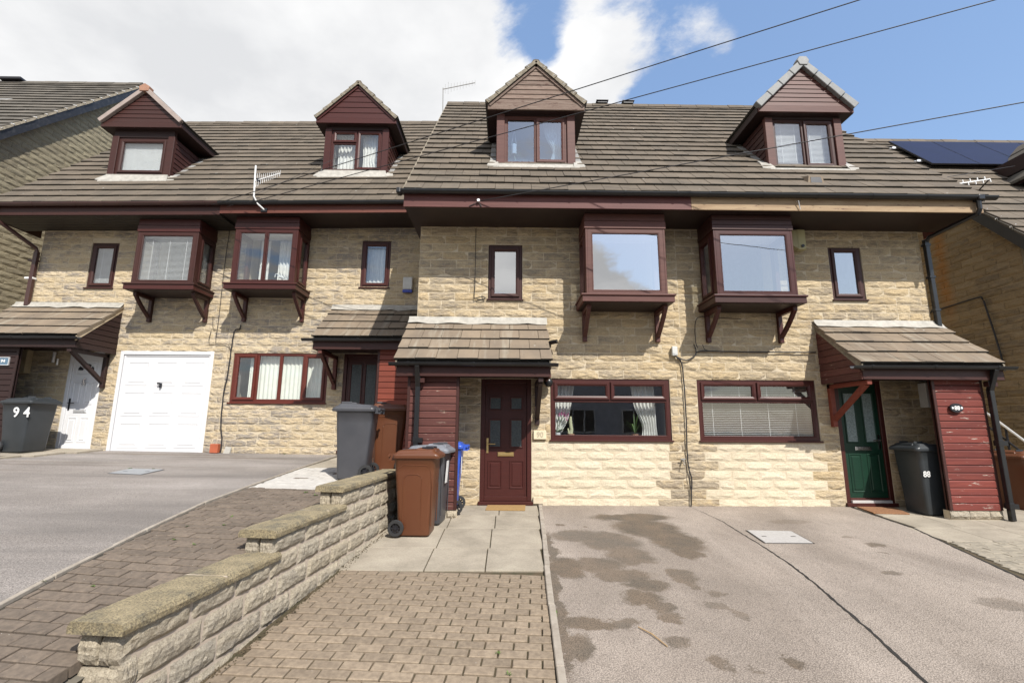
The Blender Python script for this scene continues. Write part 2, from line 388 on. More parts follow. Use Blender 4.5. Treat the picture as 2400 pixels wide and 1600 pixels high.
TAR_R = tarmac('patchy_tarmac', (.285, .246, .212), [(1.691, -0.727, 0.545, 0.181, 1), (1.746, -1.269, 0.402, 0.416, 1), (1.937, -1.807, 0.292, 0.424, 1), (1.914, -2.263, 0.155, 0.212, 1), (0.726, -1.642, 0.297, 0.236, 0.75), (1.116, -1.864, 0.333, 0.366, 0.8), (1.219, -2.392, 0.234, 0.281, 0.85), (0.81, -2.661, 0.248, 0.217, 0.9), (0.463, -2.734, 0.167, 0.281, 1), (0.362, -2.191, 0.056, 0.656, 0.9), (0.291, -3.293, 0.051, 0.675, 0.95), (0.257, -3.986, 0.038, 0.598, 0.95), (0.996, -2.964, 0.269, 0.144, 0.9), (1.173, -3.19, 0.198, 0.13, 0.95), (1.044, -3.474, 0.163, 0.139, 1), (1.166, -3.667, 0.094, 0.115, 0.9), (1.156, -3.874, 0.089, 0.083, 0.9), (0.463, -3.956, 0.202, 0.099, 1), (0.754, -3.946, 0.126, 0.07, 0.85), (0.352, -4.305, 0.096, 0.154, 0.95), (1.597, -2.961, 0.135, 0.176, 0.85), (1.6, -3.231, 0.057, 0.099, 0.8), (1.763, -3.407, 0.078, 0.066, 0.7), (1.656, -3.642, 0.106, 0.061, 0.6), (1.747, -3.798, 0.045, 0.118, 0.6), (1.109, -4.238, 0.072, 0.076, 0.8), (1.281, -4.488, 0.075, 0.102, 0.85), (1.455, -4.552, 0.049, 0.022, 0.7), (1.788, -4.474, 0.062, 0.066, 1), (0.562, -1.152, 0.068, 0.061, 0.9), (0.918, -1.244, 0.041, 0.035, 1), (3.888, -0.932, 0.285, 0.118, 0.45), (4.306, -1.975, 0.106, 0.075, 0.85), (4.181, -2.243, 0.044, 0.026, 0.8), (4.209, -1.656, 0.063, 0.042, 0.6), (3.754, -2.899, 0.076, 0.052, 0.75), (4.164, -3.609, 0.183, 0.119, 0.55)], worn=((0.75, (.8, .35, 1), .85)))
TAR_L = tarmac('worn_grey_tarmac', (.275, .252, .235), [(-6.8, 1.55, 1.6, .10, .6), (-5.2, 1.2, 1.0, .10, .5), (-8.5, .2, 1.8, .10, .35), (-7.3, -.1, 2.2, .06, .35), (-9.5, -.7, 2.2, .12, .3)],
               (0.75, (0.22, 1.5, 1), .62), worn=(0.5, (.35, 1.3, 1), .7))
ROADM = tarmac('street_tarmac', (.13, .13, .13))
PAVER_R = mat('grey_brown_block_paver', (.250, .195, .138), (.172, .132, .093), 0.93, 26, detail=6, bs=110, bst=.55, bd=.004, rand=.28)
PAVER_L = mat('dark_plum_block_paver', (.155, .120, .090), (.100, .078, .060), 0.93, 30, detail=6, bs=110, bst=.6, bd=.004, rand=.30)
PAVER_W = mat('whitened_block_paver', (.46, .435, .40), (.37, .35, .32), 0.8, 12, bs=110, bst=.4, rand=.10)
PAVER_N = mat('pale_block_paver', (.30, .26, .20), (.21, .185, .145), 0.93, 20, detail=6, bs=110, bst=.5, rand=.2)
def flag_mat():
    m, t, b = pbase('buff_paving_flag')
    n = pos_noise(t, 2.2, 6, 0.62)
    c = ramp(t, n.outputs[0], [(0.3, (.215, .187, .145)), (0.5, (.29, .253, .20)), (0.7, (.35, .31, .245))])
    f = pos_noise(t, 60, 3); fr = ramp(t, f.outputs[0], [(.3, (.85, .85, .84)), (.65, (1.08, 1.07, 1.06))])
    c = mixc(t, 1.0, c, fr, 'MULTIPLY')
    oi = N(t, 'ShaderNodeObjectInfo'); h = N(t, 'ShaderNodeHueSaturation')
    t.links.new(mth(t, 'MULTIPLY_ADD', oi.outputs['Random'], .12, .94), h.inputs['Value'])
    t.links.new(c, h.inputs['Color'])
    t.links.new(h.outputs[0], b.inputs['Base Color']); b.inputs['Roughness'].default_value = .93
    nb = pos_noise(t, 90, 4); bump(t, b, nb.outputs[0], .3, .003)
    return m
FLAG = flag_mat()
def coping_mat():
    m, t, b = pbase('lichened_sandstone_coping')
    n = pos_noise(t, 6, 9, 0.78); c = ramp(t, n.outputs[0], [(0.36, (.15, .135, .10)), (0.50, (.27, .225, .14)), (0.66, (.36, .30, .19))])
    f = pos_noise(t, 85, 6, .75); fr = ramp(t, f.outputs[0], [(.42, (.52, .51, .53)), (.55, (1.10, 1.08, 1.02))])
    c = mixc(t, 1.0, c, fr, 'MULTIPLY')
    t.links.new(c, b.inputs['Base Color']); b.inputs['Roughness'].default_value = .95
    nb = pos_noise(t, 60, 8, .72); bump(t, b, nb.outputs[0], 1.0, .012)
    return m
COPING = coping_mat()
GROUNDM = mat('bare_earth', (.16, .14, .11), (.10, .09, .07), .95, 2)

# ================================================================ builders
WM = {}
MESHES = {}
def setp(o, label=None, cat=None, group=None, kind=None):
    if label: o['label'] = label
    if cat: o['category'] = cat
    if group: o['group'] = group
    if kind: o['kind'] = kind
    return o
def root(name, label, cat, loc=(0, 0, 0), rz=0.0, group=None):
    o = bpy.data.objects.new(name, None); COL.objects.link(o)
    o.empty_display_size = 0.2
    o.location = loc; o.rotation_euler = (0, 0, rz)
    WM[o.name] = Matrix.Translation(loc) @ Matrix.Rotation(rz, 4, 'Z')
    return setp(o, label, cat, group)
def link(name, me, parent=None, mw=None, **kw):
    """mw: world matrix of the object (identity = vertices are world coordinates)"""
    o = bpy.data.objects.new(name, me); COL.objects.link(o)
    mw = mw if mw is not None else Matrix.Identity(4)
    WM[o.name] = mw
    if parent is not None:
        o.parent = parent
        o.matrix_local = WM[parent.name].inverted() @ mw
    else:
        o.matrix_local = mw
    if kw: setp(o, **kw)
    return o
class MB:
    def __init__(s): s.v = []; s.f = []
    def quadbox(s, p):            # 8 points: bottom 4 ccw, top 4 ccw
        b = len(s.v); s.v += [tuple(q) for q in p]
        for f in ((3, 2, 1, 0), (4, 5, 6, 7), (0, 1, 5, 4), (1, 2, 6, 5), (2, 3, 7, 6), (3, 0, 4, 7)):
            s.f.append(tuple(b + i for i in f))
        return s
    def box(s, x0, x1, y0, y1, z0, z1):
        return s.quadbox([(x0, y0, z0), (x1, y0, z0), (x1, y1, z0), (x0, y1, z0), (x0, y0, z1), (x1, y0, z1), (x1, y1, z1), (x0, y1, z1)])
    def cbox(s, x0, x1, y0, y1, z0, z1, c):   # chamfer on the -y face
        b = len(s.v)
        s.v += [(x0, y1, z0), (x1, y1, z0), (x1, y1, z1), (x0, y1, z1),
                (x0, y0 + c, z0), (x1, y0 + c, z0), (x1, y0 + c, z1), (x0, y0 + c, z1),
                (x0 + c, y0, z0 + c), (x1 - c, y0, z0 + c), (x1 - c, y0, z1 - c), (x0 + c, y0, z1 - c)]
        for f in ((3, 2, 1, 0), (8, 9, 10, 11), (0, 1, 5, 4), (1, 2, 6, 5), (2, 3, 7, 6), (3, 0, 4, 7), (4, 5, 9, 8), (5, 6, 10, 9), (6, 7, 11, 10), (7, 4, 8, 11)):
            s.f.append(tuple(b + i for i in f))
        return s
    def prism(s, poly, a, b_, axis='x'):      # polygon in the other two axes, extruded from a to b
        k = len(poly); b = len(s.v)
        def P(t, q):
            if axis == 'x': return (t, q[0], q[1])
            if axis == 'y': return (q[0], t, q[1])
            return (q[0], q[1], t)
        s.v += [P(a, q) for q in poly] + [P(b_, q) for q in poly]
        s.f.append(tuple(b + i for i in range(k))[::-1]); s.f.append(tuple(b + k + i for i in range(k)))
        for i in range(k):
            j = (i + 1) % k; s.f.append((b + i, b + j, b + k + j, b + k + i))
        return s
    def poly(s, pts):
        b = len(s.v); s.v += [tuple(p) for p in pts]; s.f.append(tuple(range(b, b + len(pts)))); return s
    def tube(s, pts, r, n=8, cap=True):
        pts = [Vector(p) for p in pts]; b = len(s.v)
        rr = r if isinstance(r, (list, tuple)) else [r] * len(pts)
        for i, p in enumerate(pts):
            d = (pts[min(i + 1, len(pts) - 1)] - pts[max(i - 1, 0)]).normalized()
            up = Vector((0, 0, 1)) if abs(d.z) < .95 else Vector((0, 1, 0))
            a = d.cross(up).normalized(); c = d.cross(a).normalized()
            for k in range(n):
                an = 2 * math.pi * (k + .5) / n
                s.v.append(tuple(p + (a * math.cos(an) + c * math.sin(an)) * rr[i]))
        for i in range(len(pts) - 1):
            for k in range(n):
                k2 = (k + 1) % n
                s.f.append((b + i * n + k, b + i * n + k2, b + (i + 1) * n + k2, b + (i + 1) * n + k))
        if cap:
            s.f.append(tuple(b + k for k in range(n))[::-1]); s.f.append(tuple(b + (len(pts) - 1) * n + k for k in range(n)))
        return s
    def bar(s, p, q, w, h, up=(0, 0, 1)):
        p = Vector(p); q = Vector(q); d = (q - p).normalized(); u = Vector(up)
        a = d.cross(u).normalized(); c = a.cross(d).normalized()
        P = []
        for e in (p, q):
            for (i, j) in ((-1, -1), (1, -1), (1, 1), (-1, 1)): P.append(e + a * (w / 2 * i) + c * (h / 2 * j))
        return s.quadbox(P)
    def mesh(s, name, m, smooth=False, bev=0.0, seg=2, recalc=True):
        me = bpy.data.meshes.new(name); me.from_pydata(s.v, [], s.f)
        bm = bmesh.new(); bm.from_mesh(me)
        if recalc: bmesh.ops.recalc_face_normals(bm, faces=bm.faces)
        if bev:
            ed = [e for e in bm.edges if len(e.link_faces) == 2 and e.calc_face_angle(0) > 0.6]
            bmesh.ops.bevel(bm, geom=ed, offset=bev, segments=seg, profile=.5, affect='EDGES', clamp_overlap=True)
        bm.to_mesh(me); bm.free()
        if smooth:
            for p in me.polygons: p.use_smooth = True
        me.materials.append(m)
        return me
    def put(s, name, m, parent=None, mw=None, smooth=False, bev=0.0, seg=2, **kw):
        return link(name, s.mesh(name, m, smooth, bev, seg), parent, mw, **kw)
def frame_of(o, x, y, z):
    x = Vector(x); y = Vector(y); z = Vector(z); M = Matrix.Identity(4)
    for i in range(3): M[i][0] = x[i]; M[i][1] = y[i]; M[i][2] = z[i]; M[i][3] = o[i]
    return M
def text_obj(txt, size, depth, m, parent, mw, name='numerals', sx=1.0):
    cu = bpy.data.curves.new(name, 'FONT'); cu.body = txt; cu.size = size; cu.extrude = depth
    cu.align_x = 'CENTER'; cu.align_y = 'CENTER'; cu.resolution_u = 3; cu.offset = size * .022
    tmp = bpy.data.objects.new(name, cu); COL.objects.link(tmp)
    me = bpy.data.meshes.new_from_object(tmp)
    bpy.data.objects.remove(tmp); me.materials.clear(); me.materials.append(m)
    return link(name, me, parent, mw @ Matrix.Diagonal((sx, 1, 1, 1)))
FACE = Matrix.Rotation(RAD(90), 4, 'X')       # text standing up, facing -Y

# ================================================================ ground heights
def lerp_tab(tab, x):
    if x >= tab[0][0]: return tab[0][1] + (x - tab[0][0]) * 0
    for (a, za), (b, zb) in zip(tab, tab[1:]):
        if x >= b: return zb + (za - zb) * (x - b) / (a - b)
    return tab[-1][1]
TL = [(2.2, .672), (0.0, .575), (-2.7, .435), (-4.1, .285), (-5.4, .075), (-7.5, -.32), (-9.3, -.57)]
def zl(x, y): return lerp_tab(TL, y) + .013 * (-4.2 - max(x, -14))
def zr(x, y): return 0.065 * max(min(y, 0), -8.6)
def wallx(y): return -2.05 + .1 * (y + 4.4)       # right face of the garden wall
def sheet(name, m, polyfn, ys, zf, dz, kind='structure', nx=8, **kw):
    b = MB(); rows = []
    for y in ys:
        a, c = polyfn(y); r = []
        for i in range(nx + 1):
            x = a + (c - a) * i / nx; r.append(len(b.v)); b.v.append((x, y, zf(x, y) + dz))
        rows.append(r)
    for r0, r1 in zip(rows, rows[1:]):
        for i in range(nx): b.f.append((r0[i], r0[i + 1], r1[i + 1], r1[i]))
    me = b.mesh(name, m, smooth=True)
    for p in me.polygons:
        pass
    if me.polygons[0].normal.z < 0: me.flip_normals()
    return link(name, me, None, None, kind=kind, **kw)
def frange(a, b, n): return [a + (b - a) * i / n for i in range(n + 1)]

sheet('ground', GROUNDM, lambda y: (-160, wallx(max(min(y, -1), -6)) - .17), [-160, -40, -9.3, -7.5, -5.4, -4.1, -2.7, 0, 2.2, 30, 160], zl, -.075, nx=30)
sheet('ground', GROUNDM, lambda y: (wallx(max(min(y, -1), -6)) - .165, 160), [-160, -40, -9.3, -8.6, -6, 0, 2.2, 30, 160], zr, -.075, nx=30)

# ---------- driveways
def kerbx(y): return .385 + .042 * y
def rdrive(y):
    pts = [(0.0, 5.46), (-1.3, 5.42), (-3.04, 4.96), (-4.6, 4.35), (-9.3, 2.6)]
    return lerp_tab([(a, b) for a, b in pts], y)
YR = frange(0.02, -9.3, 26)
sheet('driveway_right', TAR_R, lambda y: (kerbx(y) + .02, rdrive(y)), YR, zr, .0, nx=12)
def ledge_x(y): return lerp_tab([(2.0, -3.60), (-2.0, -3.46), (-3.8, -3.34), (-4.9, -3.26), (-9.3, -3.0)], y)
YL = frange(2.02, -9.3, 34)
sheet('driveway_left', TAR_L, lambda y: (-30, ledge_x(y) - .015), YL, zl, .0, nx=20)
sheet('road', ROADM, lambda y: (-90, 90), [-9.3, -12, -15.2], lambda x, y: -.60, 0, nx=6)
sheet('pavement', CONC, lambda y: (-90, 90), [-15.35, -17.0], lambda x, y: -.48, 0, nx=6)
MB().box(-90, 90, -15.35, -15.2, -.75, -.475).put('road_kerb', CONC, kind='structure')

# long crack in the right tarmac, a recessed dark seam
crk = [(2.80, -.02), (2.88, -.5), (2.93, -1.0), (2.915, -1.37), (2.91, -1.9), (2.877, -2.6), (2.80, -3.15), (2.705, -3.66), (2.62, -4.1), (2.557, -4.35), (2.47, -4.75), (2.3, -5.8), (2.0, -7.5)]
def strip(name, pts, wfn, m, zf, dz, kind=None, step=.05, jit=.006, parent=None, **kw):
    P = []
    for (a, b) in zip(pts, pts[1:]):
        n = max(1, int(math.dist(a, b) / step))
        for i in range(n): P.append((a[0] + (b[0] - a[0]) * i / n, a[1] + (b[1] - a[1]) * i / n))
    P.append(pts[-1]); b = MB()
    for i, (x, y) in enumerate(P):
        w = wfn(i / len(P)) * (.6 + .8 * rnd.random()); j = rnd.uniform(-jit, jit)
        x += j; b.v += [(x - w / 2, y, zf(x, y) + dz), (x + w / 2, y, zf(x, y) + dz)]
        if i: b.f.append((2 * i - 2, 2 * i - 1, 2 * i + 1, 2 * i))
    me = b.mesh(name, m)
    if me.polygons[0].normal.z < 0: me.flip_normals()
    return link(name, me, parent, None, **({'kind': kind} if kind else {}), **kw)
CRACK = mat('dark_crack', (.022, .019, .016), rough=1)
strip('tarmac_crack', crk, lambda t: .004 + .020 * min(1, t * 2.2), CRACK, zr, .0045, kind='structure')
strip('tarmac_crack', [(5.44, -.05), (5.41, -1.3), (4.95, -3.04), (4.34, -4.6)], lambda t: .022, CRACK, zr, .005, kind='structure')

# ---------- kerb strip between flags and right drive
kr = root('garden_kerb', 'thin concrete edging strip between the paved path and the patchy driveway', 'kerb', (kerbx(-2), -2, zr(0, -2)))
y = -.02
while y > -9.0:
    ln = .91; y2 = y - ln + .008; j = rnd.uniform(-.007, .007)
    b = MB()
    xa, xb = kerbx(y) + j, kerbx(y2) + j + rnd.uniform(-.006, .006)
    h1, h2 = zr(0, y) + .022 + rnd.uniform(-.006, .008), zr(0, y2) + .022 + rnd.uniform(-.006, .008)
    b.quadbox([(xa - .028, y, -1.2), (xa + .028, y, -1.2), (xb + .028, y2, -1.2), (xb - .028, y2, -1.2),
               (xa - .028, y, h1), (xa + .028, y, h1), (xb + .028, y2, h2), (xb - .028, y2, h2)])
    b.put('kerb_stone', CONC, kr, bev=.006, seg=1); y -= ln
kl = root('garden_kerb', 'thin concrete edging strip between the grey driveway and the dark block paving', 'kerb', (-3.4, -2, zl(-3.4, -2)))
y = 1.95
while y > -9.0:
    y2 = y - .905; xa, xb = ledge_x(y) - .02, ledge_x(y2) - .02
    h1, h2 = zl(xa, y) + .007, zl(xb, y2) + .007
    MB().quadbox([(xa - .016, y, -1.2), (xa + .016, y, -1.2), (xb + .016, y2, -1.2), (xb - .016, y2, -1.2),
                  (xa - .016, y, h1), (xa + .016, y, h1), (xb + .016, y2, h2), (xb - .016, y2, h2)]).put('kerb_stone', CONC, kl, bev=.006, seg=1)
    y -= .91

# ---------- paving in rows
def paver_mesh(m, ln=.194, wd=.0965, h=.06, c=.006):
    b = MB(); x0, x1, y0, y1 = 0, 1, 0, wd
    cx = c / ln
    b.v += [(x0, y0, -h), (x1, y0, -h), (x1, y1, -h), (x0, y1, -h), (x0, y0, -c * .7), (x1, y0, -c * .7), (x1, y1, -c * .7), (x0, y1, -c * .7),
            (x0 + cx, y0 + c, 0), (x1 - cx, y0 + c, 0), (x1 - cx, y1 - c, 0), (x0 + cx, y1 - c, 0)]
    b.f += [(0, 1, 5, 4), (1, 2, 6, 5), (2, 3, 7, 6), (3, 0, 4, 7), (4, 5, 9, 8), (5, 6, 10, 9), (6, 7, 11, 10), (7, 4, 8, 11), (8, 9, 10, 11)]
    return b.mesh('paver', m)
def lay(parent, me, org, skew, zf, vr, urange, pu, pv, dz, name='block_paver', keep=None, minlen=.03, jit=.003, gap=.008, limit=300, stuffmat=None, pieces=None):
    u = Vector((1, -skew, 0)).normalized(); v = Vector((skew, 1, 0)).normalized()
    jobs = []
    r = 0; vv = vr[0]
    while vv < vr[1]:
        a, b = urange(vv + pv / 2)
        x = math.floor(a / pu) * pu + (pu / 2 if r % 2 else 0)
        x -= pu
        while x < b:
            s, e = max(x, a), min(x + pu - gap, b)
            if e - s > minlen: jobs.append((s, e, vv))
            x += pu
        vv += pv; r += 1
    res = []
    for (s, e, vv) in jobs:
        P = Vector(org) + u * s + v * vv
        c = Vector(org) + u * ((s + e) / 2) + v * (vv + pv / 2)
        if keep and not keep(c.x, c.y): continue
        z0 = zf(c.x, c.y); d = .05
        zu = (zf(c.x + u.x * d, c.y + u.y * d) - zf(c.x - u.x * d, c.y - u.y * d)) / (2 * d)
        zv = (zf(c.x + v.x * d, c.y + v.y * d) - zf(c.x - v.x * d, c.y - v.y * d)) / (2 * d)
        U = Vector((u.x, u.y, zu + rnd.uniform(-.012, .012))); V = Vector((v.x, v.y, zv + rnd.uniform(-.02, .02)))
        Nn = U.cross(V).normalized(); a_ = rnd.uniform(-.012, .012)
        U2 = (U + V * a_).normalized(); V2 = (V - U * a_).normalized()
        o = Vector((P.x, P.y, 0)); half = U2 * ((e - s) / 2) + V2 * (pv / 2)
        o = Vector((c.x, c.y, z0 + dz + rnd.uniform(-jit, jit))) - half
        res.append((c, frame_of(o, U2 * (e - s), V2, Nn)))
    # nearest ones are parts, the remainder one mesh
    res.sort(key=lambda q: (q[0] - Vector((-.17, -7.96, 0))).length)
    for c, M in res[:limit]: link(name, me, parent, M)
    if len(res) > limit:
        b = MB()
        for c, M in res[limit:]:
            k = len(b.v); b.v += [tuple(M @ vv.co) for vv in me.vertices]; b.f += [tuple(k + i for i in p.vertices) for p in me.polygons]
        me2 = bpy.data.meshes.new(name + 's'); me2.from_pydata(b.v, [], b.f); me2.materials.append(me.materials[0])
        link(name + 's_further_off', me2, parent, None, kind='stuff')
    return res
# right: block paving beyond the flags, towards the street
pvR = sheet('path_right', SOIL, lambda y: (wallx(max(y, -6.2)) - (.02 if y > -5.2 else .25), kerbx(y) - .02), frange(0.02, -9.3, 20), zr, -.016, nx=5)
pm = paver_mesh(PAVER_R, wd=.0935)
def rr_range(vv):
    y = vv - 2.85
    return (wallx(max(y, -6.2)) + .05 + .03 * math.sin(vv * 9), kerbx(y) - .035)
lay(pvR, pm, (0, -2.85, 0), .07, zr, (-3.6, -.09), lambda vv: (wallx(max(vv - 2.85, -6.2)) + (.06 if vv > -2.52 else -.2) - .07 * vv, kerbx(vv - 2.85) - .033 - .07 * vv), .205, .1065, -.001, limit=300, gap=.0125, jit=.0035)
# flags
FG = [(-1.56, -2.72), (-.98, -2.78), (-.37, -2.88), (.24, -2.90)]
def flagpiece(x0a, x1a, y0a, x0b, x1b, y0b, parent):
    g = .006
    b = MB(); P = [(x0a + g, y0a + g), (x1a - g, y0a + g), (x1b - g, y0b - g), (x0b + g, y0b - g)]
    b.quadbox([(x, y, zr(x, y) - .06) for x, y in P] + [(x, y, zr(x, y) + .001 + rnd.uniform(-.002, .002)) for x, y in P])
    b.put('paving_flag', FLAG, parent, bev=.004, seg=1)
ysf = [-2.84, -2.13, -1.31, -.63, .0]
for i, (ya, yb) in enumerate(zip(ysf, ysf[1:])):
    xs = [wallx(ya) + .03 if i < 2 else -1.66, -1.00 + .02 * i, -.385 + .035 * i, kerbx((ya + yb) / 2) - .03]
    if i == 3: xs = [-1.7, -.94, -.27, kerbx(-.3) - .03]
    if i == 0: xs = [wallx(-2.84) + .03, -1.0, -.375, .24]
    for a, c in zip(xs, xs[1:]): flagpiece(a, c, ya, a + (.0 if i else .0), c, yb, pvR)
# left: dark block paving
pvL = sheet('path_left', SOIL_D, lambda y: (ledge_x(y) - .02, wallx(max(min(y, -1.2), -6.2)) - (.12 if y > -5.25 else .25)), frange(2.02, -9.3, 28), zl, -.020, nx=5)
pmL = paver_mesh(PAVER_L)
def wl(y): return wallx(max(min(y, -.9), -6.2)) - .250
lay(pvL, pmL, (-2.7, -1.75, 0), .1, zl, (-4.9, -.1), lambda vv: (ledge_x(vv - 1.75) + .035 + 2.7 - .1 * vv, wl(vv - 1.75) + 2.7 - .1 * vv + .03), .205, .1065, .000, limit=300, gap=.010)
pmW = paver_mesh(PAVER_W)
lay(pvL, pmW, (-2.7, -1.75, 0), .0, zl, (.02, 1.75), lambda vv: (ledge_x(vv - 1.75) + .035 + 2.7, .72 - .22 * max(0, vv - 1.2)), .205, .1065, .002, limit=160, gap=.003, name='whitened_paver',
    keep=lambda x, y: not ((abs(x + 3.17) < .14 and abs(y + .9) < .06) or (abs(x + 2.62) < .2 and abs(y + .45) < .06)))
lay(pvL, paver_mesh(PAVER_L), (-2.7, -1.75, 0), .0, zl, (.02, 1.75), lambda vv: (ledge_x(vv - 1.75) + .035 + 2.7, 1.0), .205, .1065, .000, limit=20, gap=.003, name='bare_paver',
    keep=lambda x, y: ((abs(x + 3.17) < .14 and abs(y + .9) < .06) or (abs(x + 2.62) < .2 and abs(y + .45) < .06)))
for (x0, x1, y0, y1) in ((-3.50, -2.86, 0.03, .62), (-2.855, -2.2, 0.03, .62), (-2.195, -1.75, .03, .62), (-3.50, -2.86, .625, 1.25), (-2.855, -2.2, .625, 1.25), (-3.52, -2.86, 1.255, 1.98), (-2.855, -2.7, 1.255, 1.98), (-2.2, -1.74, -.9, .02), (-2.195, -1.75, .625, 1.1)):
    P = [(x0 + .004, y0 + .004), (x1 - .004, y0 + .004), (x1 - .004, y1 - .004), (x0 + .004, y1 - .004)]
    MB().quadbox([(x, y, zl(x, y) - .06) for x, y in P] + [(x, y, zl(x, y) + .001) for x, y in P]).put('paving_flag', FLAG, pvL, bev=.004, seg=1)
# far left path of flags by the white door, far right flags and pale blocks
pl94 = link('path_far_left', MB().box(-10.9, -8.95, .2, 1.98, .5, .70).mesh('p', SOIL), None, None, kind='structure')
for i in range(4):
    for j in range(3):
        x0 = -10.85 + i * .62; y0 = .15 + j * .61; x1 = min(x0 + .61, -8.4 - .7 * (2 - j) * .3)
        if x1 - x0 < .1: continue
        P = [(x0, y0), (x1, y0), (x1, y0 + .6), (x0, y0 + .6)]
        MB().quadbox([(x, y, .55) for x, y in P] + [(x, y, zl(x, y) + .035) for x, y in P]).put('paving_flag', FLAG, pl94, bev=.005, seg=1)
pr88 = sheet('path_far_right', SOIL, lambda y: (rdrive(y) + .01, 9.2), frange(0.02, -9.3, 20), zr, -.014, nx=6)
for j in range(3):
    y0 = -.02 - .6 * (j + 1) ; x = rdrive(y0) + .06
    while x < 9:
        w = .62; P = [(x + .004, y0 + .004), (x + w - .004, y0 + .004), (x + w - .004, y0 + .596), (x + .004, y0 + .596)]
        if not (6.4 < x + w / 2 < 7.2 and j == 0 and False):
            MB().quadbox([(a, b_, zr(a, b_) - .06) for a, b_ in P] + [(a, b_, zr(a, b_) + .001) for a, b_ in P]).put('paving_flag', FLAG, pr88, bev=.004, seg=1)
        x += w
lay(pr88, paver_mesh(PAVER_N), (5, -1.85, 0), -.12, zr, (-2.6, -.02), lambda vv: (rdrive(vv - 1.85) + .1 - 5 + .12 * vv, 3.3), .205, .1065, -.001, limit=300)

# drain covers
COVER = [mat('pale_cover', (.40, .385, .37), (.33, .315, .30), .6, 30), mat('bluish_cover', (.27, .28, .29), (.22, .23, .24), .55, 30)]
def drain(pts, label, zf):
    r = root('drain_cover', label, 'drain cover', (pts[0][0], pts[0][1], zf(*pts[0])))
    c = Vector((sum(p[0] for p in pts) / 4, sum(p[1] for p in pts) / 4))
    def q(k, h): return [(c.x + (p[0] - c.x) * k, c.y + (p[1] - c.y) * k, zf(*p) + h) for p in pts]
    b = MB(); a0, a1 = q(1.0, .004), q(.93, .004)
    for i in range(4): b.poly([a0[i], a0[(i + 1) % 4], a1[(i + 1) % 4], a1[i]])
    b.put('cover_rim', DARK, r); LEADM = COVER[label[:5] + label[-8:-4]] if False else COVER[0 if 'right' in label else 1]
    MB().quadbox(q(.93, -.03) + q(.93, .009)).put('cover_plate', LEADM, r)
    for s in (-.3, .3):
        x = c.x + (pts[1][0] - pts[0][0]) * s; yy = c.y
        MB().box(x - .03, x + .03, yy - .012, yy + .012, zf(x, yy) + .0, zf(x, yy) + .0105).put('lifting_slot', DARK, r)
drain([(2.985, -1.93), (3.61, -1.94), (3.64, -1.42), (3.03, -1.38)], 'pale steel drain cover beside the crack in the right driveway', zr)
drain([(-5.95, -.86), (-5.40, -.93), (-5.42, -.42), (-5.98, -.40)], 'pale steel drain cover sunk in the left grey driveway', zl)

# ================================================================ stones
def stone_meshes(m, n=12, nx=4, nz=3, pr=.0105, hz=.141, fine=False):
    out = []
    for k in range(n):
        b = MB(); g = []
        for j in range(nz + 1):
            row = []
            for i in range(nx + 1):
                x = i / nx; z = j / nz
                edge = (i in (0, nx)) or (j in (0, nz))
                dx = 0 if i in (0, nx) else rnd.uniform(-.10, .10) / nx * 2
                dz = 0 if j in (0, nz) else rnd.uniform(-.2, .2) / nz
                if edge: yv = .003 + rnd.uniform(-.003, .002)
                else: yv = -pr * rnd.uniform(.45, 1.15) * (1.3 if j == 1 else .7)
                if j == 0 and i not in (0, nx): yv = .004
                row.append(len(b.v)); b.v.append((x + dx, yv, (z + dz) * hz))
            g.append(row)
        for j in range(nz):
            for i in range(nx):
                q = (g[j][i], g[j][i + 1], g[j + 1][i + 1], g[j + 1][i])
                if rnd.random() < .5: b.f += [(q[0], q[1], q[2]), (q[0], q[2], q[3])]
                else: b.f += [(q[0], q[1], q[3]), (q[1], q[2], q[3])]
        back = [len(b.v) + i for i in range(4)]; b.v += [(0, .03, 0), (1, .03, 0), (1, .03, hz), (0, .03, hz)]
        b.f.append(tuple(g[0]) [::-1] + (back[0], back[1])); b.f.append(tuple(g[nz]) + (back[2], back[3]))
        b.f.append(tuple(g[j][0] for j in range(nz + 1)) + (back[3], back[0])); b.f.append(tuple(g[j][nx] for j in range(nz + 1))[::-1] + (back[1], back[2]))
        me = bpy.data.meshes.new('stone'); me.from_pydata(b.v, [], b.f)
        bm = bmesh.new(); bm.from_mesh(me); bmesh.ops.recalc_face_normals(bm, faces=bm.faces); bm.to_mesh(me); bm.free()
        me.materials.append(m); out.append(me)
    return out
def subtract(iv, a, b):
    r = []
    for s, e in iv:
        if b <= s or a >= e: r.append((s, e)); continue
        if a > s: r.append((s, a))
        if b < e: r.append((b, e))
    return r
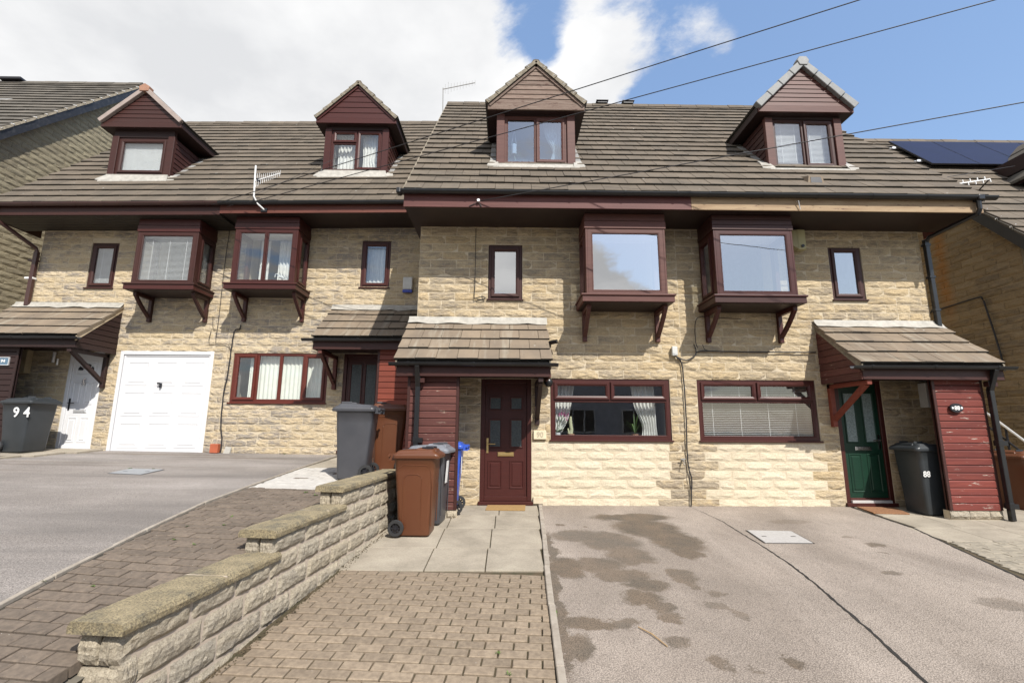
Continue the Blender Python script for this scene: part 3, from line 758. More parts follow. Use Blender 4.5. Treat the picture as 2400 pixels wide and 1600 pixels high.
def stones(parent, meshes, mfn, u0, u1, z0, ncourse, openings=(), phase=0.0, lim=None, mod=.45, ch=.15, name='stone', clean=None):
    """mfn(u, z, length) -> world matrix. Each course is cut round the openings."""
    cnt = []
    for c in range(ncourse):
        za = z0 + c * ch; iv = [(u0, u1)]
        if lim: iv = lim(za, za + ch)
        for (a, b, lo, hi) in openings:
            if za + .04 < hi and za + ch - .04 > lo: iv = subtract(iv, a, b)
        off = phase + (mod / 2 if c % 2 else 0) + rnd.uniform(-.02, .02)
        for s, e in iv:
            if e - s < .05: continue
            cuts = [s]; x = math.floor((s - off) / mod) * mod + off + mod
            while x < e:
                xx = x + rnd.uniform(-.012, .012)
                if xx - cuts[-1] > .10 and e - xx > .08: cuts.append(xx)
                if rnd.random() < .07 and e - xx > .35: cuts.append(xx + mod * rnd.choice((.45, .55)))
                x += mod
            cuts.append(e); cuts = sorted(set(cuts))
            for a, b in zip(cuts, cuts[1:]):
                if b - a > .035: cnt.append((a + .005, b - .005, za))
    for a, b, za in cnt:
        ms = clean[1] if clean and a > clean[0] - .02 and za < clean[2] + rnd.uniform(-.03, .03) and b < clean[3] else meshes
        link(name, rnd.choice(ms), parent, mfn(a, za + .005, b - a))
    return len(cnt)
def front_m(y):
    return lambda u, z, ln: Matrix.Translation((u, y, z)) @ Matrix.Diagonal((ln, 1, 1, 1))
CLEAN = [None]
def wall_mb(x0, x1, y0, y1, z0, z1, openings):
    b = MB(); xs = sorted({x0, x1, *[o[0] for o in openings], *[o[1] for o in openings]}); zs = sorted({z0, z1, *[o[2] for o in openings], *[o[3] for o in openings]})
    xs = [x for x in xs if x0 <= x <= x1]; zs = [z for z in zs if z0 <= z <= z1]
    for xa, xb in zip(xs, xs[1:]):
        run = None
        for za, zb in zip(zs, zs[1:]):
            mx, mz = (xa + xb) / 2, (za + zb) / 2
            solid = not any(o[0] < mx < o[1] and o[2] < mz < o[3] for o in openings)
            if solid:
                if run: run = (run[0], zb)
                else: run = (za, zb)
            if (not solid or zb == zs[-1]) and run:
                b.box(xa, xb, y0, y1, run[0], run[1]); run = None
    return b
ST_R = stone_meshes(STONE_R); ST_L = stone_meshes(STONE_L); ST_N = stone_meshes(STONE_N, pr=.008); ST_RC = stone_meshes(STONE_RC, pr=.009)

# ================================================================ windows
def ring(b, x0, x1, z0, z1, w, y0, y1, wb=None):
    wb = w if wb is None else wb
    b.box(x0, x0 + w, y0, y1, z0, z1); b.box(x1 - w, x1, y0, y1, z0, z1)
    b.box(x0 + w, x1 - w, y0, y1, z1 - w, z1); b.box(x0 + w, x1 - w, y0, y1, z0, z0 + wb)
def cring(b, x0, x1, z0, z1, w, y0, y1, c=.014):
    """mitred bevelled frame: flat band with a sloped inner bead"""
    o = [(x0, z0), (x1, z0), (x1, z1), (x0, z1)]; m_ = [(x0 + w * .55, z0 + w * .55), (x1 - w * .55, z0 + w * .55), (x1 - w * .55, z1 - w * .55), (x0 + w * .55, z1 - w * .55)]
    i_ = [(x0 + w, z0 + w), (x1 - w, z0 + w), (x1 - w, z1 - w), (x0 + w, z1 - w)]
    k = len(b.v)
    for ringp, yy in ((o, y1), (o, y0 + c * .5), ([(p[0] + (c * .5 if p[0] == x0 else -c * .5), p[1] + (c * .5 if p[1] == z0 else -c * .5)) for p in o], y0), (m_, y0), (i_, y0 + c), (i_, y1)):
        b.v += [(p[0], yy, p[1]) for p in ringp]
    for r in range(5):
        for q in range(4):
            a = k + r * 4 + q; d = k + r * 4 + (q + 1) % 4
            b.f.append((a, d, d + 4, a + 4))
def window(h, x0, x1, z0, z1, y, m, lights, sill=True, gm=None, room=None, roomm=None, name='window', fw=.055, sillm=None, depth=1.6):
    """lights: list of (fx0, fx1, fz0, fz1, opener) as fractions of the clear frame"""
    b = MB(); ring(b, x0, x1, z0, z1, fw, y - .012, y + .06)
    ax, bx, az, bz = x0 + fw, x1 - fw, z0 + fw, z1 - fw
    W_, H_ = bx - ax, bz - az
    xs = sorted({l[0] for l in lights if l[0] > 0.01}); 
    panes = []
    for (a, c, d, e, op) in lights:
        xa, xb, za, zb = ax + W_ * a, ax + W_ * c, az + H_ * d, az + H_ * e
        if a > .01: xa += .012
        if c < .99: xb -= .012
        if d > .01: za += .012
        if e < .99: zb -= .012
        if op: cring(b, xa, xb, za, zb, .062, y - .035, y + .03); k = .060
        else: cring(b, xa, xb, za, zb, .022, y - .010, y + .03, .008); k = .020
        panes.append((xa + k, xb - k, za + k, zb - k, y + (.0 if op else .012)))
    for (a, c, d, e, op) in lights:       # mullions and transoms
        xa, xb, za, zb = ax + W_ * a, ax + W_ * c, az + H_ * d, az + H_ * e
        if a > .01: b.box(xa - .014, xa + .014, y - .006, y + .055, za, zb)
        if d > .01: b.box(xa, xb, y - .005, y + .05, za - .014, za + .014)
    fr = b.put(name, m, h)
    for p in panes:
        MB().box(p[0], p[1], p[4], p[4] + .006, p[2], p[3]).put('pane', gm or GLASS, fr)
    if sill:
        MB().box(x0 - .03, x1 + .03, y - .065, y + .02, z0 - .028, z0 - .001).put('sill', sillm or m, fr, bev=.006, seg=1)
    if room is not None:
        rb = MB(); pd = .04 if name == 'dormer_window' else .3
        X0, X1, Y0, Y1, Z0, Z1 = x0 + .02 - pd, x1 - .02 + pd, y + .30, y + .30 + depth, z0 - (.0 if pd < .1 else .5), z1 + (.02 if pd < .1 else .25)
        # reveal
        x0r, x1r = x0 + .01, x1 - .01
        rb.poly([(x0r, y + .05, z0), (x1r, y + .05, z0), (x1r, Y0, z0), (x0r, Y0, z0)])
        rb.poly([(x0r, y + .05, z1), (x1r, y + .05, z1), (x1r, Y0, z1), (x0r, Y0, z1)])
        rb.poly([(x0r, y + .05, z0), (x0r, Y0, z0), (x0r, Y0, z1), (x0r, y + .05, z1)])
        rb.poly([(x1r, y + .05, z0), (x1r, Y0, z0), (x1r, Y0, z1), (x1r, y + .05, z1)])
        rb.poly([(X0, Y0, Z0), (X0, Y1, Z0), (X0, Y1, Z1), (X0, Y0, Z1)]); rb.poly([(X1, Y0, Z0), (X1, Y1, Z0), (X1, Y1, Z1), (X1, Y0, Z1)])
        rb.poly([(X0, Y1, Z0), (X1, Y1, Z0), (X1, Y1, Z1), (X0, Y1, Z1)])
        rb.poly([(X0, Y0, Z0), (X1, Y0, Z0), (X1, Y1, Z0), (X0, Y1, Z0)]); rb.poly([(X0, Y0, Z1), (X1, Y0, Z1), (X1, Y1, Z1), (X0, Y1, Z1)])
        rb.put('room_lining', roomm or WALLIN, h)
    return fr
def blind(x0, x1, z0, z1, y, label, pitch=.028, tilt=.35, m=None, cords=3):
    r = root('venetian_blind', label, 'blind', ((x0 + x1) / 2, y, z0))
    b = MB(); z = z0 + .02
    while z < z1 - .02:
        hw_ = pitch * .55; dy, dz_ = hw_ * math.cos(tilt), hw_ * math.sin(tilt)
        b.quadbox([(x0, y - dy, z - dz_), (x1, y - dy, z - dz_), (x1, y + dy, z + dz_), (x0, y + dy, z + dz_),
                   (x0, y - dy, z - dz_ + .0015), (x1, y - dy, z - dz_ + .0015), (x1, y + dy, z + dz_ + .0015), (x0, y + dy, z + dz_ + .0015)])
        z += pitch
    b.put('slats', m or BLIND, r, kind='stuff')
    MB().box(x0, x1, y - .015, y + .015, z1 - .03, z1).put('head_rail', BLIND, r); MB().box(x0, x1, y - .012, y + .012, z0, z0 + .014).put('bottom_rail', BLIND, r)
    for i in range(cords):
        x = x0 + (x1 - x0) * (i + .5) / cords; MB().box(x - .003, x + .003, y - .014, y - .0125, z0, z1).put('cord', BLIND, r)
    return r
def curtain(x0t, x1t, x0b, x1b, z0, z1, y, label, m=None, folds=7, amp=.02, cat='curtain', name='curtain', tie=None):
    nx = folds * 8; nz = 12; b = MB()
    for j in range(nz + 1):
        t = j / nz; z = z0 + (z1 - z0) * t
        a = x0b + (x0t - x0b) * t; c = x1b + (x1t - x1b) * t
        if tie: 
            k = math.exp(-((t - tie[0]) / .22) ** 2) * tie[1]; a += (c - a) * k * tie[2]; c -= (c - a) * k * (1 - tie[2])
        for i in range(nx + 1):
            s = i / nx; b.v.append((a + (c - a) * s, y + amp * math.sin(s * folds * 2 * math.pi + .4 * math.sin(t * 3)), z))
    for j in range(nz):
        for i in range(nx):
            q = j * (nx + 1) + i; b.f.append((q, q + 1, q + nx + 2, q + nx + 1))
    return b.put(name, m or CURT, None, None, smooth=True, label=label, cat=cat)

# ================================================================ roofs
TM = {}
def tile_mesh(m, ln=.37, w=.296):
    key = m.name
    if key not in TM:
        out = []
        for k in range(5):
            b = MB(); j = lambda s=.002: rnd.uniform(-s, s)
            b.v += [(0, -.0, .012), (1, 0, .012), (1, ln, -.012), (0, ln, -.012),
                    (0, j(.003), .042 + j(.003)), (1, j(.003), .042 + j(.003)), (1, ln, .008), (0, ln, .008),
                    (.012, .008, .047 + j()), (.988, .008, .047 + j()), (.985, ln, .012), (.015, ln, .012)]
            b.f += [(3, 2, 1, 0), (0, 1, 5, 4), (1, 2, 6, 5), (2, 3, 7, 6), (3, 0, 4, 7), (4, 5, 9, 8), (5, 6, 10, 9), (7, 4, 8, 11), (8, 9, 10, 11)]
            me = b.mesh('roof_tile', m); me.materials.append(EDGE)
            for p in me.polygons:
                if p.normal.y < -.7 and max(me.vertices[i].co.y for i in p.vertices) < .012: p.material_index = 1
            out.append(me)
        TM[key] = out
    return TM[key]
def tiles(parent, O, u, v, width, n, gauge, m, skip=None, ends=None, name='roof_tile', pw=.30, phase=0, limit=300):
    u = Vector(u).normalized(); v = Vector(v).normalized(); nn = u.cross(v).normalized(); ms = tile_mesh(m)
    jobs = []
    for r in range(n):
        wa, wb = (0, width) if ends is None else ends(r)
        x = wa - ((phase + r) % 2) * pw / 2
        while x < wb:
            s, e = max(x, wa), min(x + pw - .004, wb)
            if e - s > .04 and not (skip and skip((s + e) / 2, (r + .5) * gauge)): jobs.append((s, e, r))
            x += pw
    obs = []
    for s, e, r in jobs:
        M = frame_of(Vector(O) + u * s + v * (r * gauge + rnd.uniform(-.004, .004)) + nn * (.002 + rnd.uniform(0, .004)), u * (e - s), v + u * rnd.uniform(-.006, .006), nn)
        obs.append((r, M))
    obs.sort(key=lambda q: q[0])
    for r, M in obs[:limit]: link(name, rnd.choice(ms), parent, M)
    if len(obs) > limit:
        b = MB(); b.mi = []
        for r, M in obs[limit:]:
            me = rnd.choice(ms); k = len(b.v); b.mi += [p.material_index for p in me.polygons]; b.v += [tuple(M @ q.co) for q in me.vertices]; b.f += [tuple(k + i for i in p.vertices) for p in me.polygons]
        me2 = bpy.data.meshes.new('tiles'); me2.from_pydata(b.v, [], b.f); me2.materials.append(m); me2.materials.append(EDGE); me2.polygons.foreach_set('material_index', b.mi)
        link(name + 's_further_up', me2, parent, None, kind='stuff')
T47 = RAD(47.5); TAN = math.tan(T47)
GA = .3445; NR = 20
def gutter(h, p, q, m, r=.058, name='gutter', brackets=True, half=True):
    b = MB(); p = Vector(p); q = Vector(q); n = 10
    d = (q - p).normalized()
    prof = [(-r * math.cos(math.pi * i / n), -r * math.sin(math.pi * i / n)) for i in range(n + 1)]
    inner = [(-(r - .004) * math.cos(math.pi * i / n), -(r - .004) * math.sin(math.pi * i / n)) for i in range(n + 1)][::-1]
    P = [(a, b_) for a, b_ in prof] + inner
    k = len(P)
    b.v += [(p.x, p.y + a, p.z + c) for a, c in P] + [(q.x, q.y + a, q.z + c) for a, c in P]
    for i in range(k): j = (i + 1) % k; b.f.append((i, j, k + j, k + i))
    b.f.append(tuple(range(k))[::-1]); b.f.append(tuple(range(k, 2 * k)))
    g = b.put(name, m, h)
    if brackets:
        L_ = (q - p).length; nb = max(2, int(L_ / .95)); bb = 0
        for i in range(nb + 1):
            t = (i + .3) / (nb + .6); c = p + (q - p) * t; r2 = r + .006
            x = MB(); pr = [(-r2 * math.cos(math.pi * i_ / 8), -r2 * math.sin(math.pi * i_ / 8)) for i_ in range(9)] + [(r2, .01), (-r2, .01)]
            x.v += [(c.x - .012, c.y + a, c.z + e) for a, e in pr] + [(c.x + .012, c.y + a, c.z + e) for a, e in pr]
            kk = len(pr)
            for i_ in range(kk): j = (i_ + 1) % kk; x.f.append((i_, j, kk + j, kk + i_))
            x.put('gutter_bracket', m, g)
    return g
def ridge(h, x0, x1, y, z, m, slope=0.0, name='ridge_tile', vents=(), r=.13, drop=.10):
    x = x0; i = 0
    while x < x1 - .05:
        e = min(x + .445, x1); a = .006 * (i % 2) + rnd.uniform(-.004, .004); zz = z + slope * (x - x0)
        b = MB(); pr = [(-r - .03, -drop - .02), (-r * .75, -.03), (-.05, .035), (.05, .035), (r * .75, -.03), (r + .03, -drop - .02), (r, -drop - .045), (0, -.03), (-r, -drop - .045)]
        b.prism([(y + q[0], zz + q[1] + a) for q in pr], x, e - .006, 'x')
        b.put(name, m, h)
        x += .45; i += 1
    for vx in vents:
        b = MB(); zz = z + slope * (vx - x0)
        b.box(vx - .14, vx + .14, y - .11, y + .11, zz + .02, zz + .075); b.box(vx - .17, vx + .17, y - .14, y + .14, zz + .072, zz + .10)
        b.put('ridge_vent', DARK, h, bev=.01, seg=1)

def main_roof(h, x0, x1, ey, ez, tilt=0.0, xref=0.0, verge=None, skip=None, ridgem=None, vents=(), phase=0):
    """front slope x0..x1, eave (tile bottom edge) at y=ey z=ez"""
    Z = lambda x: ez + tilt * (x - xref)
    run = NR * GA * math.cos(T47); rise = NR * GA * math.sin(T47); ry = ey + run
    b = MB(); t = .06
    P = lambda x, y, dz: (x, y, Z(x) + (y - ey) * TAN + dz)
    b.quadbox([P(x0, ey + .05, -t - .05), P(x1, ey + .05, -t - .05), P(x1, ry, -t - .05), P(x0, ry, -t - .05), P(x0, ey + .05, -.03), P(x1, ey + .05, -.03), P(x1, ry, -.03), P(x0, ry, -.03)])
    # rear slope
    yb = ry + run
    b.quadbox([(x0, ry, Z(x0) + rise - t - .05), (x1, ry, Z(x1) + rise - t - .05), (x1, yb, Z(x1) - t), (x0, yb, Z(x0) - t),
               (x0, ry, Z(x0) + rise - .03), (x1, ry, Z(x1) + rise - .03), (x1, yb, Z(x1)), (x0, yb, Z(x0))])
    rf = b.put('roof', UNDER, h)
    u = Vector((1, 0, tilt)); v = Vector((0, math.cos(T47), math.sin(T47)))
    tiles(rf, (x0, ey, Z(x0)), u, v, (x1 - x0) / 1.0, NR, GA, TILE, skip=skip, phase=phase)
    ridge(rf, x0, x1, ry, Z(x0) + rise + .02, TILE, tilt, vents=vents)
    for xv, sgn in (verge or ()):
        s = MB(); a = xv - .0 if sgn > 0 else xv
        w0, w1 = (xv - .035, xv - .004) if sgn > 0 else (xv + .004, xv + .035)
        s.quadbox([P(w0, ey + .01, -.05), P(w1, ey + .01, -.05), P(w1, ry, -.05), P(w0, ry, -.05), P(w0, ey + .01, .008), P(w1, ey + .01, .008), P(w1, ry, .008), P(w0, ry, .008)])
        s.put('verge_mortar_strip', VERGE, rf)
    return rf, ry, Z, rise

# ================================================================ dormers
def clipboard(z, zt, xc, half, ze, zr_):   # half width of a gable triangle at height z
    return half * (zr_ - z) / (zr_ - ze)
def dormer(h, xc, yf, zb, hw, zh, zf, ghw, zp, ey, ez, wood_m, post_m, gable_m, frame_m, style, lights, nb=8, board_h=None, gm=None, label=None, side_m=None):
    """xc centre, yf front plane, zb sill height, hw half body width, zh head of window, zf eave (top of base board), ghw half gable width, zp peak"""
    side_m = side_m or wood_m
    rz = lambda y: ez + (y - ey) * TAN           # main roof surface
    d = root_part(h, 'dormer')
    # front corner posts
    for s in (-1, 1):
        x = xc + s * hw
        MB().box(min(x, x - s * .15), max(x, x - s * .15), yf - .015, yf + .08, zb - .04, zh + .02).put('corner_post', post_m, d, bev=.006, seg=1)
    # lower apron and sill
    MB().box(xc - hw + .15, xc + hw - .15, yf, yf + .06, zb - .12, zb).put('apron_board', DKW, d)
    # cheeks in boards
    n = 9; H = zh - zb + .12; z = zb - .12
    for i in range(n):
        za, zc = z + H * i / n, z + H * (i + 1) / n - .008
        for s in (-1, 1):
            yb0, yb1 = ey + (za - ez) / TAN, ey + (zc - ez) / TAN
            if yb1 < yf + .1: continue
            x = xc + s * hw; xa, xb = (x - .03, x) if s > 0 else (x, x + .03)
            off = .012 * s
            b = MB()
            b.quadbox([(xa + off * 1, yf + .06, za), (xb + off, yf + .06, za), (xb + off, max(yb0, yf + .07), za), (xa + off, max(yb0, yf + .07), za),
                       (xa, yf + .06, zc), (xb, yf + .06, zc), (xb, yb1, zc), (xa, yb1, zc)])
            b.put('cladding_board', side_m, d)
    MB().box(xc - hw + .03, xc + hw - .03, yf + .05, yf + .06, zb - .1, zb).put('inner_lining', DKW, d)
    # soffit under gable + eave fascia
    yg = yf - .13                                     # gable face
    ye = ey + (zf - ez) / TAN
    pz = zf - .10
    MB().box(xc - ghw + .02, xc + ghw - .02, yg + .02, ye + .05, pz - .012, pz).put('soffit_board', DKW, d)
    for s in (-1, 1):
        x = xc + s * (ghw - .01); xa, xb = sorted((x, x - s * .025))
        yb_ = ey + (pz - ez) / TAN
        MB().quadbox([(xa, yg + .02, pz - .01), (xb, yg + .02, pz - .01), (xb, yb_, pz - .01), (xa, yb_, pz - .01), (xa, yg + .02, zf + .02), (xb, yg + .02, zf + .02), (xb, ye + .06, zf + .02), (xa, ye + .06, zf + .02)]).put('eave_fascia', DKW, d)
    # gable boards
    MB().box(xc - ghw + .02, xc + ghw - .02, yg - .012, yg + .02, pz - .012, zf + .02).put('base_board', gable_m, d, bev=.004, seg=1)
    top = zp - .10; hh = (top - zf - .02) / nb
    for i in range(nb):
        za = zf + .02 + hh * i; zc = za + hh - .008
        wa = (ghw - .05) * (zp - .03 - za) / (zp - zf); wc = (ghw - .05) * (zp - .03 - zc) / (zp - zf)
        if wc < .01: wc = .01
        b = MB(); o = .010
        b.quadbox([(xc - wa, yg - o, za), (xc + wa, yg - o, za), (xc + wa, yg + .02, za), (xc - wa, yg + .02, za), (xc - wc, yg, zc), (xc + wc, yg, zc), (xc + wc, yg + .02, zc), (xc - wc, yg + .02, zc)])
        b.put('gable_board', gable_m, d)
    # backing so no sky shows between boards
    MB().prism([(xc - ghw + .06, zf), (xc + ghw - .06, zf), (xc, zp - .09)], yg + .021, yg + .05, 'y').put('gable_backing', DKW, d)
    MB().box(xc - hw + .02, xc + hw - .02, yf + .0, yf + .09, zh - .005, pz).put('head_board', DKW, d)
    # roof slopes
    yr = ey + (zp - ez) / TAN; yo = yg - .05
    for s in (-1, 1):
        e = Vector((xc + s * ghw, yo, zf + .02)); r = Vector((xc, yo, zp)); slope = (r - e); sl = slope.length; vdir = slope.normalized()
        nrm = Vector((s * slope.z, 0, -s * slope.x)).normalized()
        if nrm.z < 0: nrm = -nrm
        th = nrm * .05
        yeb = ey + (zf + .02 - ez) / TAN + .05
        P = [e - th, Vector((e.x, yeb, e.z)) - th, Vector((xc, yr + .1, zp)) - th, r - th]
        Q = [p + th for p in P]
        MB().quadbox(P + Q).put('dormer_roof', UNDER, d)
        n_r = 5; g = sl / n_r
        for k in range(n_r):
            z_k = e.z + vdir.z * g * (k + .3); yend = ey + (z_k - ez) / TAN
            Ln = yend - yo; nt_ = max(1, round(Ln / .3)); w = Ln / nt_
            for q in range(nt_):
                uu = Vector((0, 1, 0)) if s < 0 else Vector((0, -1, 0))
                # keep u x v = outward normal
                if uu.cross(vdir).dot(nrm) < 0: uu = -uu
                start = yo + q * w if uu.y > 0 else yo + (q + 1) * w
                M = frame_of(Vector((e.x, start, e.z)) + vdir * (g * k) + nrm * .003, uu * (w - .004), vdir * (g + .03) / .37, nrm)
                link('dormer_tile', rnd.choice(tile_mesh(TILE)), d, M)
        # verge along the front edge
        if style == 'mortar':
            for k in range(5):
                a = e + vdir * (sl * k / 5); c = e + vdir * (sl * (k + 1) / 5 - .012)
                bb = MB(); q0 = nrm * .040; q1 = nrm * -.05
                bb.quadbox([a + q1 + Vector((0, -.012, 0)), c + q1 + Vector((0, -.012, 0)), c + q1 + Vector((0, .06, 0)), a + q1 + Vector((0, .06, 0)),
                            a + nrm * .028 + Vector((0, -.012, 0)), c + nrm * .012 + Vector((0, -.012, 0)), c + nrm * .012 + Vector((0, .06, 0)), a + nrm * .028 + Vector((0, .06, 0))])
                bb.put('verge_mortar', VERGE, d)
                MB().bar(a + nrm * .03 + vdir * .04 + Vector((0, -.014, 0)), a - nrm * .03 + vdir * .05 + Vector((0, -.014, 0)), .004, .012).put('verge_clip', LEAD_G, d)
            if style == 'mortar':
                MB().quadbox([Vector(q) for q in ((e - nrm * .055 + Vector((0, .02, 0))), (r - nrm * .055 + Vector((0, .02, 0))), (r - nrm * .055 + Vector((0, .05, 0))), (e - nrm * .055 + Vector((0, .05, 0))),
                              (e - nrm * .10 + Vector((0, .02, 0))), (r - nrm * .10 + Vector((0, .02, 0))), (r - nrm * .10 + Vector((0, .05, 0))), (e - nrm * .10 + Vector((0, .05, 0))))]).put('bargeboard', gable_m, d)
        elif style == 'caps':
            for k in range(4):
                a = e + vdir * (sl * k / 4 - .02); c = e + vdir * (sl * (k + 1) / 4 - .03)
                bb = MB(); dy0, dy1 = Vector((0, -.03, 0)), Vector((0, .09, 0))
                bb.quadbox([a - nrm * .085 + dy0, c - nrm * .075 + dy0, c - nrm * .075 + dy1, a - nrm * .085 + dy1, a + nrm * .06 + dy0, c + nrm * .048 + dy0, c + nrm * .048 + dy1, a + nrm * .06 + dy1])
                bb.put('dry_verge_cap', GREYCAP, d, bev=.012)
        else:
            bb = MB(); dy0, dy1 = Vector((0, -.03, 0)), Vector((0, .06, 0))
            bb.quadbox([e - nrm * .055 + dy0, r - nrm * .055 + dy0, r - nrm * .055 + dy1, e - nrm * .055 + dy1, e + nrm * .045 + dy0, r + nrm * .045 + dy0, r + nrm * .045 + dy1, e + nrm * .045 + dy1])
            bb.put('verge_strip', CREAM_V, d, bev=.006, seg=1)
    # ridge of the dormer
    yy = yo + .02
    while yy < yr - .1:
        b = MB(); b.prism([(xc - .13, zp - .10), (xc - .05, zp + .035), (xc + .05, zp + .035), (xc + .13, zp - .10), (xc + .10, zp - .12), (xc, zp - .01), (xc - .10, zp - .12)], yy, min(yy + .44, yr + .1), 'y')
        b.put('ridge_tile', TILE, d); yy += .45
    if style == 'caps':
        MB().prism([(xc - .075, zp - .10), (xc + .075, zp - .10), (xc + .12, zp + .0), (xc + .07, zp + .085), (xc - .07, zp + .085), (xc - .12, zp + .0)], yo - .045, yo + .1, 'y').put('ridge_end_cap', GREYCAP, d, bev=.012)
    if style == 'strip':
        MB().prism([(xc - .10, zp - .10), (xc + .10, zp - .10), (xc + .125, zp + .02), (xc, zp + .10), (xc - .125, zp + .02)], yo - .045, yo + .1, 'y').put('ridge_end_cap', TERRA, d, bev=.006, seg=1)
    # flashing
    zs = rz(yf)
    b = MB(); y0 = yf - .20; 
    P = lambda x, y, dz: (x, y, rz(y) + dz)
    b.quadbox([P(xc - hw - .06, yf - .15, .03), P(xc + hw + .06, yf - .15, .03), P(xc + hw - .02, yf, .03), P(xc - hw + .02, yf, .03),
               P(xc - hw - .05, yf - .145, .066), P(xc + hw + .05, yf - .145, .066), (xc + hw - .02, yf - .045, zb - .035), (xc - hw + .02, yf - .045, zb - .035)])
    b.box(xc - hw + .02, xc + hw - .02, yf - .044, yf - .017, zb - .12, zb - .012)
    b.put('lead_apron', LEAD, d)
    for s in (-1, 1):
        k = MB(); x = xc + s * hw
        k.quadbox([P(x - s * .05, yf - .15, .04), P(x + s * .17, yf - .09, .04), P(x + s * .12, yf + .08, .04), P(x - s * .03, yf + .02, .04),
                   P(x - s * .05, yf - .15, .072), P(x + s * .17, yf - .09, .066), P(x + s * .12, yf + .08, .066), P(x - s * .03, yf + .02, .10)])
        k.put('lead_corner', LEAD, d)
        st = MB(); yb_ = ey + (zh - ez) / TAN
        st.quadbox([P(x, yf, .04), P(x + s * .12, yf, .04), P(x + s * .12, yb_, .04), P(x, yb_, .04), P(x, yf, .064), P(x + s * .12, yf, .064), P(x + s * .12, yb_, .064), P(x, yb_, .064)])
        st.put('side_flashing', LEAD_G, d)
    return d
def root_part(h, name):
    me = bpy.data.meshes.new(name)
    o = bpy.data.objects.new(name, None); COL.objects.link(o); o.parent = h
    o.empty_display_size = .1
    o.matrix_local = WM[h.name].inverted(); WM[o.name] = Matrix.Identity(4)
    return o

